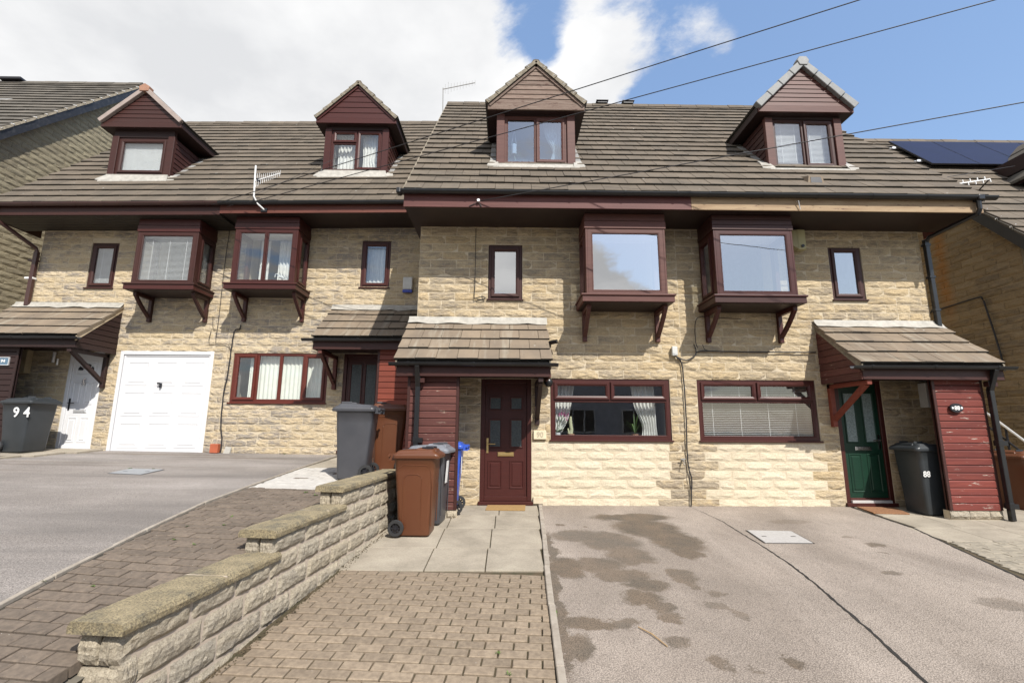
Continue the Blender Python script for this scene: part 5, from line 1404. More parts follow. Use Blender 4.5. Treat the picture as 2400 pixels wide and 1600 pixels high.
window(h94, -9.35, -8.775, 4.17, 5.19, YB + .03, MAHOG_B, [(0, 1, 0, 1, True)], gm=GLASS, room=1, fw=.045)
door(h94, -9.42, -8.70, .70, 2.775, YB + .02, WHITE, WHITE, [], [(.12, .88, .78, .93), (.12, .44, .46, .70), (.56, .88, .46, .70), (.12, .44, .06, .32), (.56, .88, .06, .32)],
     (.5, .39, ALU), ('L', .46, DARK), fw=.07)
f94 = [c for c in h94.children if c.name.startswith('door')][0]
for k in range(4):            # little fanlight of wedge panes
    a0, a1 = math.pi * (k + .12) / 4, math.pi * (k + .88) / 4; cxx, czz = -9.06, 2.36
    P = [(cxx + r_ * math.cos(a) * 1.15, czz + r_ * math.sin(a)) for r_, a in ((.06, a0), (.145, a0), (.15, (a0 + a1) / 2), (.145, a1), (.06, a1))]
    MB().prism(P, YB + .020, YB + .026, 'y').put('fanlight_pane', DARK, f94)
q = MB(); q.tube([(-9.05, YB + .018, 2.19), (-9.05, YB - .01, 2.16), (-9.05, YB + .01, 2.06)], [.022, .02, .014], 8); q.tube([(-9.05 + .03 * math.sin(a), YB - .01, 2.10 + .035 * math.cos(a)) for a in frange(0, 6.28, 12)], .008, 6)
q.put('door_knocker', CHROME, f94)
# garage door
g = root_part(h94, 'garage_door')
q = MB(); q.box(-8.37, -8.30, YB - .005, YB + .06, .62, 2.79); q.box(-6.47, -6.40, YB - .005, YB + .06, .62, 2.79); q.box(-8.30, -6.47, YB - .005, YB + .06, 2.71, 2.79)
q.put('door_frame', WHITEP, g, bev=.004, seg=1)
MB().box(-8.295, -6.475, YB + .03, YB + .05, .64, 2.705).put('door_skin', WHITEP, g)
q = MB(); cring(q, -8.29, -6.48, .65, 2.70, .03, YB + .012, YB + .03, .01); q.put('skin_rim', WHITEP, g)
for i in range(3):
    for j in range(3):
        xa = -8.20 + i * .59; za = .78 + j * .64; q = MB()
        cring(q, xa, xa + .45, za, za + .50, .030, YB + .023, YB + .03, .006); q.cbox(xa + .06, xa + .39, YB + .022, YB + .03, za + .06, za + .44, .007)
        q.put('raised_panel', WHITEP, g)
MB().box(-7.46, -7.425, YB - .02, YB + .028, 2.01, 2.11).put('garage_handle', DARK, g, bev=.006, seg=1)
MB().box(-7.50, -7.445, YB - .035, YB - .005, 2.08, 2.115).put('handle_grip', DARK, g, bev=.006, seg=1)
porch(h94, YB, ZB, -10.75, -8.44, -10.45, -9.66, DKW, DKW, 1, -8.62, (-10.9, -8.37), DKW, tri_m=DKW, brk_m=DKW, bz=-.05, vm=mat('pale_verge_board', (.50, .40, .27), (.42, .33, .22), .8, 6))
pl = MB().box(-9.98, -9.80, YB - .845, YB - .828, 2.37, 2.51).put('number_plate', mat('blue_grey_plate', (.10, .17, .24), rough=.4), h94)
q = MB(); ring(q, -9.99, -9.79, 2.36, 2.52, .012, YB - .85, YB - .827); q.put('plate_rim', ALU, pl)
text_obj('94', .085, .002, LBL, pl, Matrix.Translation((-9.905, YB - .847, 2.44)) @ FACE, 'numerals')
MB().box(-10.50, -10.19, YB - .14, YB - .002, 2.29, 2.85).put('meter_box', mat('buff_meter_box', (.34, .27, .17), (.30, .24, .15), .6), h94, bev=.008)
MB().tube([(-9.70, YB - .06, 2.52), (-9.70, YB - .06, 2.74)], .028, 10).tube([(-9.62, YB - .05, 2.47), (-9.62, YB - .05, 2.60)], .02, 8).put('porch_lamp', ALU, h94)

# ================================================================ neighbours
def gable(h, X, sgn, y0, y1, zb, ey, ez, ang, ry, rzz, mesh, phase=0):
    """stone gable wall in the plane x=X facing sgn*x"""
    ta = math.tan(ang)
    b = MB(); xa, xb = sorted((X - sgn * .01, X - sgn * .25))
    yb = 2 * ry - y0
    b.prism([(y0, zb), (yb, zb), (yb, ez + (y0 - ey) * ta - .2), (ry, rzz - .2), (y0, ez + (y0 - ey) * ta - .2)], xa, xb, 'x')
    w = b.put('gable_wall', MORTAR, h)
    def lim(za, zt):
        t = (zt - ez) / ta + ey + .12
        return [(max(y0, t), y1)] if max(y0, t) < y1 else []
    if sgn > 0:     # faces +x: u runs along +y
        mf = lambda u, z, ln: frame_of((X, u, z), Vector((0, ln, 0)), (-1, 0, 0), (0, 0, 1))
    else:
        mf = lambda u, z, ln: frame_of((X, u + ln, z), Vector((0, -ln, 0)), (1, 0, 0), (0, 0, 1))
    return w, lim, mf
def limit_stones(w, meshes, mf, lim, z0, n, phase, keep):
    jobs = []
    for c in range(n):
        za = z0 + .15 * c; off = phase + (.225 if c % 2 else 0)
        for s, e in lim(za, za + .15):
            x = math.floor((s - off) / .45) * .45 + off; cuts = [s]
            while x < e:
                if x - cuts[-1] > .1 and e - x > .08: cuts.append(x + rnd.uniform(-.01, .01))
                x += .45
            cuts.append(e)
            for a, b in zip(cuts, cuts[1:]):
                if b - a > .04 and keep((a + b) / 2, za): jobs.append((a + .004, b - .004, za))
    return jobs
hl = root('neighbouring_house', 'taller stone house on the far left, its black-edged gable seen side on', 'house', (-14, 6, 1))
AL = RAD(48)
XL = -12.25
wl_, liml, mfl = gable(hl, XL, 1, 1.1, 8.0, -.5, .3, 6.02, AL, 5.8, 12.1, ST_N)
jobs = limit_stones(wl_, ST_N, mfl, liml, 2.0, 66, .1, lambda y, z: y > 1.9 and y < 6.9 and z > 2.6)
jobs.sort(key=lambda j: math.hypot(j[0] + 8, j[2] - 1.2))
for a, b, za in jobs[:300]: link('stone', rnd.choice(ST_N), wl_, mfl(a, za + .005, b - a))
q = MB()
for a, b, za in jobs[300:]:
    me = rnd.choice(ST_N); M = mfl(a, za + .005, b - a); k = len(q.v); q.v += [tuple(M @ vv.co) for vv in me.vertices]; q.f += [tuple(k + i for i in p.vertices) for p in me.polygons]
if q.v: link('stones_further_up', q.mesh('s', STONE_N, recalc=False), wl_, None, kind='stuff')
def nb_roof(h, x0, x1, ey, ez, ang, ry, m, verge_x, vs, bargem, vw=.22, tilt=0.0):
    ta = math.tan(ang); rzz = ez + (ry - ey) * ta
    P = lambda x, y, dz: (x, y, ez + (y - ey) * ta + dz)
    b = MB(); b.quadbox([P(x0, ey, -.12), P(x1, ey, -.12), P(x1, ry, -.12), P(x0, ry, -.12), P(x0, ey, -.03), P(x1, ey, -.03), P(x1, ry, -.03), P(x0, ry, -.03)])
    yb = 2 * ry - ey
    b.quadbox([(x0, ry, rzz - .12), (x1, ry, rzz - .12), (x1, yb, ez - .1), (x0, yb, ez - .1), (x0, ry, rzz - .03), (x1, ry, rzz - .03), (x1, yb, ez), (x0, yb, ez)])
    rf = b.put('roof', UNDER, h)
    sl = (ry - ey) / math.cos(ang); n = round(sl / .3445); g = sl / n
    v = Vector((0, math.cos(ang), math.sin(ang)))
    return rf, P, n, g, v, rzz
rfl, P, n_, g_, v_, rzl = nb_roof(hl, -22, XL + .14, .3, 6.02, AL, 5.8, TILE_D, 0, 0, None)
tiles(rfl, (-15.9, .3, 6.02), (1, 0, 0), v_, 15.9 + XL + .12, n_, g_, TILE_D, skip=lambda s, t: -15.9 + s < -15.9 + (0 if t < 3.5 else 0) or t < 2.2)
tiles(rfl, (-22, .3, 6.02), (1, 0, 0), v_, 6.1, n_, g_, TILE_D, skip=lambda s, t: t < 3.5, limit=0)
ridge(rfl, -22, XL + .16, 5.8, rzl + .03, TILE_D)
MB().box(-16.6, -15.9, 5.6, 5.9, rzl + .03, rzl + .12).put('ridge_vent', DARK, rfl, bev=.02)
# bargeboard, mortar bedding and verge clips
xv = XL + .16
MB().quadbox([P(xv - .13, .25, -.33), P(xv, .25, -.33), P(xv, 5.8, -.33), P(xv - .13, 5.8, -.33), P(xv - .13, .25, -.055), P(xv, .25, -.055), P(xv, 5.8, -.055), P(xv - .13, 5.8, -.055)]).put('bargeboard', NBARGE, hl)
MB().quadbox([(xv - .13, 5.8, rzl - .33), (xv, 5.8, rzl - .33), (xv, 7.6, rzl - 2.33), (xv - .13, 7.6, rzl - 2.33), (xv - .13, 5.8, rzl - .055), (xv, 5.8, rzl - .055), (xv, 7.6, rzl - 2.05), (xv - .13, 7.6, rzl - 2.05)]).put('bargeboard', NBARGE, hl)
for k in range(n_):
    ya = .3 + k * g_ * math.cos(AL); yb_ = ya + g_ * math.cos(AL) - .01; j = rnd.uniform(-.012, .012)
    if ya < 1.5: continue
    MB().quadbox([P(xv - .12, ya, -.054), P(xv + .015 + j, ya, -.054), P(xv + .015 + j, yb_, -.054), P(xv - .12, yb_, -.054), P(xv - .12, ya, .028), P(xv + .0 + j, ya, .022), P(xv + j, yb_, -.01), P(xv - .12, yb_, 0)]).put('verge_mortar', VERGE, rfl)
    MB().bar(P(xv - .12, ya + .02, .045), P(xv + .03, ya + .02, .0), .012, .02).put('verge_clip', ALU, rfl)
# corner of its dormer, half out of view
MB().quadbox([(-16.6, 3.9, 9.35), (-14.55, 3.9, 8.75), (-14.55, 4.9, 9.85), (-16.6, 4.9, 10.4), (-16.6, 3.9, 9.45), (-14.5, 3.88, 8.86), (-14.5, 4.9, 9.95), (-16.6, 4.9, 10.5)]).put('dormer_roof', TILE_D, hl)
MB().quadbox([P(-16, 3.0, .03), P(-14.6, 3.0, .03), P(-14.3, 4.3, .03), P(-16, 4.3, .03), P(-16, 3.0, .05), P(-14.6, 3.0, .05), P(-14.3, 4.3, .05), P(-16, 4.3, .05)]).put('lead_flashing', LEAD_G, hl)

hr = root('neighbouring_house', 'stone house on the far right with blue-black solar panels on its roof', 'house', (11, 4, -.4))
AR = RAD(50); XG = 9.35; EYR = -.75; EZR = 5.67 + (EYR - .75) * math.tan(AR); RYR = 3.42
wr_, limr, mfr = gable(hr, XG, -1, .2, 7.0, -1.2, EYR, EZR, AR, RYR, EZR + (RYR - EYR) * math.tan(AR), ST_N)
# seen through the gap: facing the terrace
limr2 = lambda za, zt: [(max(.2, (zt - EZR) / math.tan(AR) + EYR + .12), 3.0)] if max(.2, (zt - EZR) / math.tan(AR) + EYR + .12) < 3.0 else []
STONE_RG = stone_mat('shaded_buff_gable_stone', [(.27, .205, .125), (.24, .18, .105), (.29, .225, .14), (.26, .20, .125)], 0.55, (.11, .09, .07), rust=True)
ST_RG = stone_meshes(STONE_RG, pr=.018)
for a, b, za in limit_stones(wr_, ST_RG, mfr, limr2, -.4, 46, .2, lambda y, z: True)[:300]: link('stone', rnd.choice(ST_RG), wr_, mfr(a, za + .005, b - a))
MB().box(XG + .02, 20, .2, .45, -1.2, 3.9).put('front_wall', MORTAR, hr)
rfr, P, n_, g_, v_, rzr = nb_roof(hr, XG - .14, 22, EYR, EZR, AR, RYR, TILE, 0, 0, None)
tiles(rfr, (XG - .14, EYR, EZR), (1, 0, 0), v_, 6.0, n_, g_, TILE)
ridge(rfr, XG - .14, 18, RYR, rzr + .02, TILE)
xv = XG - .15
MB().quadbox([P(xv, EYR, -.33), P(xv + .13, EYR, -.33), P(xv + .13, RYR, -.33), P(xv, RYR, -.33), P(xv, EYR, -.055), P(xv + .13, EYR, -.055), P(xv + .13, RYR, -.055), P(xv, RYR, -.055)]).put('bargeboard', NBARGE2, hr)
for k in range(n_):
    ya = EYR + k * g_ * math.cos(AR); yb_ = ya + g_ * math.cos(AR) - .01
    MB().quadbox([P(xv, ya, -.054), P(xv + .12, ya, -.054), P(xv + .12, yb_, -.054), P(xv, yb_, -.054), P(xv - .02, ya, .028), P(xv + .12, ya, .022), P(xv + .12, yb_, -.01), P(xv - .01, yb_, -.01)]).put('verge_mortar', TILE_D, rfr)
    MB().bar(P(xv + .10, ya + .02, .06), P(xv - .03, ya + .02, .0), .012, .02).put('verge_clip', ALU, rfr)
MB().box(XG - .03, XG + .06, .05, .18, -1.0, 4.15).put('downpipe', BLACKP, hr)
MB().tube([(XG - .02, -.15, 4.25), (XG - .02, .12, 4.1)], .04, 8).put('pipe_bend', BLACKP, hr)
# its dormer at the right edge of the picture
yd0, yd1 = 1.25, 2.62
q = MB(); q.quadbox([P(10.62, yd0, -.02), P(10.74, yd0, -.02), P(10.74, 1.9, -.02), P(10.62, 1.9, -.02), (11.25, 1.15, 7.22), (11.33, 1.15, 7.22), (11.33, 2.05, 7.30), (11.25, 2.05, 7.30)])
dmr = MB().box(11.1, 12.6, 1.1, 2.0, 5.9, 7.2).put('dormer', DKW, hr)
for k in range(5):
    f0, f1 = k / 5, (k + 1) / 5 - .015
    A = Vector((10.85, .95, 6.55)); B = Vector((12.1, .95, 7.95)); dd = B - A
    q = MB(); a = A + dd * f0; c = A + dd * f1
    for kk in range(4):
        y0_ = .95 + kk * .31; q = MB()
        q.quadbox([(a.x, y0_, a.z - .03), (c.x, y0_, c.z - .03), (c.x, y0_ + .30, c.z - .03), (a.x, y0_ + .30, a.z - .03), (a.x, y0_, a.z + .03), (c.x, y0_, c.z + .01), (c.x, y0_ + .30, c.z + .01), (a.x, y0_ + .30, a.z + .03)])
        q.put('dormer_tile', TILE_D, dmr)
MB().quadbox([(10.9, .98, 6.48), (12.2, .98, 7.85), (12.2, 2.2, 7.85), (10.9, 2.2, 6.48), (10.9, .98, 6.55), (12.2, .98, 7.92), (12.2, 2.2, 7.92), (10.9, 2.2, 6.55)]).put('dormer_deck', DKW, dmr)
# solar panels
vr_ = Vector((0, math.cos(AR), math.sin(AR))); nr_ = Vector((0, -math.sin(AR), math.cos(AR)))
for i in range(6):
    O = Vector((9.72 + i * 1.125, 2.07, EZR + (2.07 - EYR) * math.tan(AR))) + nr_ * .15
    sp = link('solar_panel', MB().box(0, 1.115, 0, 1.66, -.035, 0).mesh('solar_panel', DARK), hr, frame_of(O, (1, 0, 0), vr_, nr_))
    link('cell_sheet', MB().box(.012, 1.103, .012, 1.648, .0005, .003).mesh('cells', SOLAR), sp, WM[sp.name])
q = hr
for t in (.35, 1.3):
    O = Vector((9.62, 2.07, EZR + (2.07 - EYR) * math.tan(AR))) + vr_ * t + nr_ * .085
    MB().bar(O, O + Vector((6.8, 0, 0)), .04, .05).put('rail', ALU, q)
    MB().bar(O - Vector((.03, 0, 0)), O - nr_ * .07 - Vector((.03, 0, 0)), .05, .03).put('rail_hook', ALU, q)

# the house across the street: only ever seen mirrored in the window glass
ho = root('opposite_house', 'grey rendered house across the street, mirrored in the ground floor windows', 'house', (2, -19, -.5))
REND = mat('grey_render', (.40, .42, .48), (.36, .38, .44), .9, 5)
for (xa, xb, nm) in ((-6, .9, 0), (1.6, 9.5, 1)):
    xm = (xa + xb) / 2; hw_ = (xb - xa) / 2
    q = MB(); q.prism([(xa, -.6), (xb, -.6), (xb, 3.6), (xm, 3.6 + hw_ * .72), (xa, 3.6)], -24, -18.5, 'y'); q.put('wall', REND, ho)
    for s in (-1, 1):
        q = MB(); a = (xm, 3.75 + hw_ * .72); b_ = (xm + s * (hw_ + .4), 3.62 - .4 * .72)
        q.quadbox([(a[0], -24.3, a[1] - .12), (b_[0], -24.3, b_[1] - .12), (b_[0], -18.1, b_[1] - .12), (a[0], -18.1, a[1] - .12), (a[0], -24.3, a[1]), (b_[0], -24.3, b_[1]), (b_[0], -18.1, b_[1]), (a[0], -18.1, a[1])]); q.put('roof', TILE_D, ho)
    for xw in (xa + 1.3, xb - 3.2):
        q = MB(); ring(q, xw, xw + 1.9, .9, 2.2, .07, -18.5, -18.42); q.box(xw + .62, xw + .68, -18.5, -18.42, .9, 2.2); q.box(xw + 1.24, xw + 1.30, -18.5, -18.42, .9, 2.2); wf = q.put('window', WHITE, ho)
        MB().box(xw + .07, xw + 1.83, -18.49, -18.47, .97, 2.13).put('pane', DARK, wf)

# ================================================================ garden wall
gw = root('garden_wall', 'stepped stone garden wall with lichened copings between the two block-paved paths', 'wall', (wallx(-3), -3, -.2))
kdir = Vector((.1, 1, 0)).normalized(); ndir = Vector((1, -.1, 0)).normalized()
def wp(y, off, z): return (wallx(y) + off * 1.0, y - .1 * off, z)
def wallM(y, z, ln):      # stone running along +y on the right face, front looking to +x
    return frame_of(wp(y, .0, z), kdir * ln, -ndir, (0, 0, 1))
steps = [(-5.28, -3.98, .205), (-3.98, -2.80, .385), (-2.80, -.85, .575)]
MBc = MB()
for (ya, yb, zt) in steps:
    MBc.quadbox([wp(ya + .03, -.225, -1.0), wp(ya + .03, -.004, -1.0), wp(yb, -.004, -1.0), wp(yb, -.225, -1.0), wp(ya + .03, -.225, zt - .003), wp(ya + .03, -.004, zt - .003), wp(yb, -.004, zt - .003), wp(yb, -.225, zt - .003)])
core = MBc.put('wall_core', MORTAR_W, gw)
FINE = []
for k in range(8):
    b = MB(); nx, nz = 14, 5; g = []
    hz = .155; bul = [[0] * (nx + 1) for _ in range(nz + 1)]
    for j in range(nz + 1):
        row = []
        for i in range(nx + 1):
            ed = min(i, nx - i, 99) ; ez_ = min(j, nz - j)
            if ed == 0 or ez_ == 0: yv = .006 + rnd.uniform(-.002, .002)
            else:
                yv = -(.006 + .005 * min(ed, 2) * .5 + .004 * min(ez_, 2)) * rnd.uniform(.7, 1.2)
            row.append(len(b.v)); b.v.append((i / nx + (rnd.uniform(-.02, .02) if 0 < i < nx else 0), yv, hz * (j / nz) + (rnd.uniform(-.006, .006) if 0 < j < nz else 0)))
        g.append(row)
    for j in range(nz):
        for i in range(nx):
            q = (g[j][i], g[j][i + 1], g[j + 1][i + 1], g[j + 1][i]); b.f += [(q[0], q[1], q[2]), (q[0], q[2], q[3])] if rnd.random() < .5 else [(q[0], q[1], q[3]), (q[1], q[2], q[3])]
    bk = [len(b.v) + i for i in range(4)]; b.v += [(0, .06, 0), (1, .06, 0), (1, .06, hz), (0, .06, hz)]
    b.f.append(tuple(g[0])[::-1] + (bk[0], bk[1])); b.f.append(tuple(g[nz]) + (bk[2], bk[3]))
    b.f.append(tuple(g[j][0] for j in range(nz + 1)) + (bk[3], bk[0])); b.f.append(tuple(g[j][nx] for j in range(nz + 1))[::-1] + (bk[1], bk[2]))
    FINE.append(b.mesh('wall_stone', STONE_W))
CH = .168
for c in range(8):
    zc = .575 - CH * (c + 1) + .005
    segs = [(ya, yb) for (ya, yb, zt) in steps if zc + CH * .6 < zt + .03]
    # courses carry through at step heights
    if not segs: continue
    y0_ = segs[0][0]; y1_ = -.86
    x = y1_; off = (.235 if c % 2 else .0)
    cuts = [y1_]; x = y1_ - .47 + off - .1
    while x > y0_:
        if x - y0_ > .12 and cuts[-1] - x > .1: cuts.append(x + rnd.uniform(-.02, .02))
        x -= rnd.choice((.46, .46, .40))
    cuts.append(y0_)
    for b_, a in zip(cuts, cuts[1:]):
        ln = b_ - a
        if zc < zr(0, (a + b_) / 2) - .17: continue
        link('stone', rnd.choice(FINE), gw, wallM(a + .005, zc, ln - .012))
# end faces of each step (looking at the street)
for (ya, yb, zt) in steps:
    nrow = 4 if ya < -5 else 1
    for r in range(nrow):
        zc = zt - CH * (r + 1) + .004
        for (oa, ob) in (((-.235, -.125), (-.115, -.0)) if r % 2 == 0 else ((-.235, -.0),)):
            M = frame_of(wp(ya, oa, zc), Vector((1, -.1, 0)).normalized() * (ob - oa), kdir, (0, 0, 1))
            link('stone', rnd.choice(FINE), gw, M @ Matrix.Translation((0, .0, 0)))
    for r in range(1 if ya > -5 else 3):      # left face, the sliver above the paving
        pass
for (ya, yb, zt) in steps:
    y = ya
    MB().quadbox([wp(ya + .01, -.24, -.6), wp(ya + .01, -.22, -.6), wp(yb, -.22, -.6), wp(yb, -.24, -.6), wp(ya + .01, -.24, zt - .004), wp(ya + .01, -.22, zt - .004), wp(yb, -.22, zt - .004), wp(yb, -.24, zt - .004)]).put('left_face', STONE_W, gw)
wf_ = lambda y, o: wallx(max(y, -6.2)) - o
for ya, yb in ((-9.2, -6.2), (-6.2, -5.3)):
    MB().quadbox([(wf_(ya, .262), ya, -1.5), (wf_(ya, .246), ya, -1.5), (wf_(yb, .246), yb, -1.5), (wf_(yb, .262), yb, -1.5),
                  (wf_(ya, .262), ya, zl(-2.3, ya) - .012), (wf_(ya, .246), ya, zl(-2.3, ya) - .012), (wf_(yb, .246), yb, zl(-2.3, yb) - .012), (wf_(yb, .262), yb, zl(-2.3, yb) - .012)]).put('low_edging', STONE_W, gw)
# copings
def coping(ya, yb, z, over):
    b = MB(); nx = max(4, int((yb - ya) / .07)); nyy = 6; t = .062; rows = []
    for i in range(nx + 1):
        y = ya + (yb - ya) * i / nx; e = .008 if i in (0, nx) else 0
        row = []
        prof = [(-.27, 0), (-.275, t * .55), (-.262, t), (-.18, t + .002), (-.09, t + .003), (.0, t + .001), (.028, t * .9), (.040, t * .5), (.035, 0)]
        for k, (o, zz) in enumerate(prof):
            jz = rnd.uniform(-.0018, .0018) if k > 0 else 0; jo = rnd.uniform(-.004, .004) if k in (0, 1, 2, 6, 7, 8) else 0
            row.append(len(b.v)); b.v.append(wp(y - (over if i == 0 else 0) , o + jo, z + zz * (.94 if e else 1) + jz))
        rows.append(row)
    kk = len(rows[0])
    for r0, r1 in zip(rows, rows[1:]):
        for k in range(kk): b.f.append((r0[k], r1[k], r1[(k + 1) % kk], r0[(k + 1) % kk]))
    b.f.append(tuple(rows[0])); b.f.append(tuple(rows[-1])[::-1])
    o = b.put('coping_stone', COPING, gw)
    return o
for (ya, yb, zt) in steps:
    cu = [ya, ya + (yb - ya) * (.56 if ya < -5 else .72 if ya < -3 else .40), yb + (.06 if yb < -1 else 0)]
    for i, (a, b_) in enumerate(zip(cu, cu[1:])): coping(a + (0 if i == 0 else .006), b_ - .006, zt, .05 if i == 0 else 0)
    MB().quadbox([wp(cu[1] - .006, -.262, zt + .01), wp(cu[1] - .006, .028, zt + .01), wp(cu[1] + .006, .028, zt + .01), wp(cu[1] + .006, -.262, zt + .01), wp(cu[1] - .006, -.262, zt + .060), wp(cu[1] - .006, .026, zt + .058), wp(cu[1] + .006, .026, zt + .058), wp(cu[1] + .006, -.262, zt + .060)]).put('coping_joint', MORTAR_W, gw)
    # pale bedding under the coping
    MB().quadbox([wp(ya + .02, -.2, zt - .004), wp(ya + .02, -.004, zt - .004), wp(yb, -.004, zt - .004), wp(yb, -.2, zt - .004), wp(ya + .02, -.2, zt + .004), wp(ya + .02, -.004, zt + .004), wp(yb, -.004, zt + .004), wp(yb, -.2, zt + .004)]).put('bedding_mortar', MORTAR_W, gw)

# ================================================================ wheelie bins
def rrect(w, d, r, n=4):
    P = []
    for (cx_, cy_, a0) in ((w / 2 - r, d / 2 - r, 0), (-w / 2 + r, d / 2 - r, 90), (-w / 2 + r, -d / 2 + r, 180), (w / 2 - r, -d / 2 + r, 270)):
        for i in range(n + 1):
            a = RAD(a0 + 90 * i / n); P.append((cx_ + r * math.cos(a), cy_ + r * math.sin(a)))
    return P
def loft(b, rings, cap0=True, cap1=True):
    k = len(rings[0]); s = len(b.v)
    for r in rings: b.v += [tuple(p) for p in r]
    for j in range(len(rings) - 1):
        for i in range(k):
            a = s + j * k + i; c = s + j * k + (i + 1) % k; b.f.append((a, c, c + k, a + k))
    if cap0: b.f.append(tuple(s + i for i in range(k))[::-1])
    if cap1: b.f.append(tuple(s + (len(rings) - 1) * k + i for i in range(k)))
def wheelie(x, y, z, rz, label, bm_, lm, big=False, txt=None, group=None, txt_side=None, arch=True, ts=.16, tsx=1.0, scuff=True, wheelm=None):
    """lid hinge, axle and handles at local +y, lid lip at local -y"""
    w, d, H = (.56, .58, .93) if big else (.48, .54, .985)
    r = root('wheelie_bin', label, 'wheelie bin', (x, y, z), rz, group)
    B = WM[r.name]
    b = MB(); rings = []
    for (h_, kw_, kd, oy) in ((.0, .80, .72, -.02), (.02, .82, .74, -.02), (.35, .86, .81, -.015), (.75, .95, .93, -.005), (.90, .975, .965, 0), (.905, 1.0, 1.0, 0), (.945, 1.01, 1.01, 0), (.95, 1.0, 1.0, 0)):
        rr_ = rrect(w * kw_, d * kd, .045 + .01 * h_); rings.append([(p[0], p[1] + oy * d, h_ * H / .95) for p in rr_])
    loft(b, rings); bd = b.put('bin_body', bm_, r, B, smooth=False, bev=0)
    for p in bd.data.polygons: p.use_smooth = abs(p.normal.z) < .5
    # arch-topped pressed panel on both flanks
    if arch:
        for s in (-1, 1):
            pts = []; ya, yb = -.10 * d / .54, .13 * d / .54; zt = .76 * H
            path = [(ya, .03), (ya, zt - .05), (ya + .03, zt - .015), (ya + .06, zt), (yb - .06, zt), (yb - .03, zt - .015), (yb, zt - .05), (yb, .03)]
            def xs(z_): t = z_ / (H * .9); return w / 2 * (.80 + .175 * t) - .002
            q = MB(); q.tube([(s * (xs(c)), a, c) for a, c in path], .007, 6); q.put('moulded_rib', bm_, r, B)
            q = MB(); q.tube([(s * xs(c), a, c) for a, c in ((-d * .42, .12), (-d * .43, .6 * H), (-d * .40, .80 * H), (-d * .30, .87 * H), (d * .25, .88 * H), (d * .40, .82 * H))], .006, 6); q.put('moulded_rib', bm_, r, B)
    # lid
    b = MB(); rings = []
    T = .951 * H / .95
    for (h_, k_, f_) in ((-.035, 1.075, .03), (.0, 1.085, .03), (.018, 1.06, .02), (.024, .97, .0), (.034, .93, .0), (.050, .88, .0), (.060, .80, 0)):
        rr_ = rrect(w * k_, d * k_, .05); rings.append([(p[0], p[1] - f_ * (1 if p[1] < 0 else .3), T + h_ + (.022 * (.5 - p[1] / d) if h_ > .02 else 0) - .006) for p in rr_])
    loft(b, rings); ld = b.put('bin_lid', lm, r, B, bev=.004, seg=1)
    q = MB(); q.quadbox([(-w * .30, -d * .50, T + .036), (w * .30, -d * .50, T + .036), (w * .33, d * .02, T + .06), (-w * .33, d * .02, T + .06), (-w * .26, -d * .46, T + .072), (w * .26, -d * .46, T + .072), (w * .28, -d * .02, T + .085), (-w * .28, -d * .02, T + .085)])
    q.put('lid_hump', lm, r, B, bev=.012)
    q = MB(); cring(q, -.07, .07, -.022, .022, .010, 0, .012, .004)
    M = B @ Matrix.Translation((0, -d * .40, T + .068)) @ Matrix.Rotation(RAD(-90), 4, 'X')
    MB().box(-.075, .075, -.012, .002, -.026, .026).put('lid_grip', bm_ if lm != BIN_B else DARK, r, B @ Matrix.Translation((-w * .27, -d * .27, T + .075)) @ Matrix.Rotation(RAD(90), 4, 'Z'), bev=.006)
    MB().box(-.075, .075, -.012, .002, -.026, .026).put('lid_grip', bm_ if lm != BIN_B else DARK, r, B @ Matrix.Translation((w * .27, -d * .27, T + .075)) @ Matrix.Rotation(RAD(-90), 4, 'Z'), bev=.006)
    # hinge and handles
    q = MB()
    for s in (-1, 1):
        q.box(s * w * .30 - .02, s * w * .30 + .02, d * .49, d * .49 + .085, T - .07, T + .012)
    q.tube([(-w * .40, d * .49 + .075, T - .01), (w * .40, d * .49 + .075, T - .01)], .016, 8)
    q.put('handle_bar', bm_, r, B, bev=0)
    # axle and spoked wheels
    R_ = .10 if not big else .105
    MB().tube([(-w * .46, d * .37, R_), (w * .46, d * .37, R_)], .012, 8).put('axle', DARK, r, B)
    for s in (-1, 1):
        xw = s * (w * .40 + .045); b = MB(); n = 20
        prof = [(-.024, R_ * .62), (-.024, R_ * .94), (-.012, R_), (.012, R_), (.024, R_ * .94), (.024, R_ * .62)]
        k = len(prof)
        for i in range(n):
            a = 2 * math.pi * i / n; b.v += [(xw + p[0], d * .37 + p[1] * math.cos(a), R_ + p[1] * math.sin(a)) for p in prof]
        for i in range(n):
            for j in range(k): b.f.append((i * k + j, ((i + 1) % n) * k + j, ((i + 1) % n) * k + (j + 1) % k, i * k + (j + 1) % k))
        wh = b.put('wheel', RUBBER, r, B, smooth=False)
        b = MB(); b.tube([(xw - .02, d * .37, R_), (xw + .02, d * .37, R_)], .020, 10)
        for i in range(8):
            a = 2 * math.pi * i / 8; b.bar((xw, d * .37 + .015 * math.cos(a), R_ + .015 * math.sin(a)), (xw, d * .37 + R_ * .66 * math.cos(a), R_ + R_ * .66 * math.sin(a)), .022, .010, up=(1, 0, 0))
        link('wheel_spokes', b.mesh('spokes', DARK), wh, B)
    if txt:
        for t_, px, pz in txt:
            s = txt_side
            F = Matrix.Translation((s * (w / 2 * (.80 + .175 * pz / (H * .9)) + .010), px, pz)) @ Matrix.Rotation(RAD(90 * s), 4, 'Z') @ FACE @ Matrix.Rotation(RAD(3), 4, 'X')
            text_obj(t_, ts, .0015, LBL, r, B @ F, 'numerals', tsx)
    return r
wheelie(-1.33, -1.55, zr(0, -1.55) + .005, RAD(88), 'shiny brown wheelie bin in front, beside the end of the garden wall', BIN_B, BIN_B)
wheelie(-1.26, -1.02, zr(0, -1.0) + .005, RAD(84), 'grey wheelie bin with a faded pale lid, behind the front brown bin', BIN_G, BIN_GL)
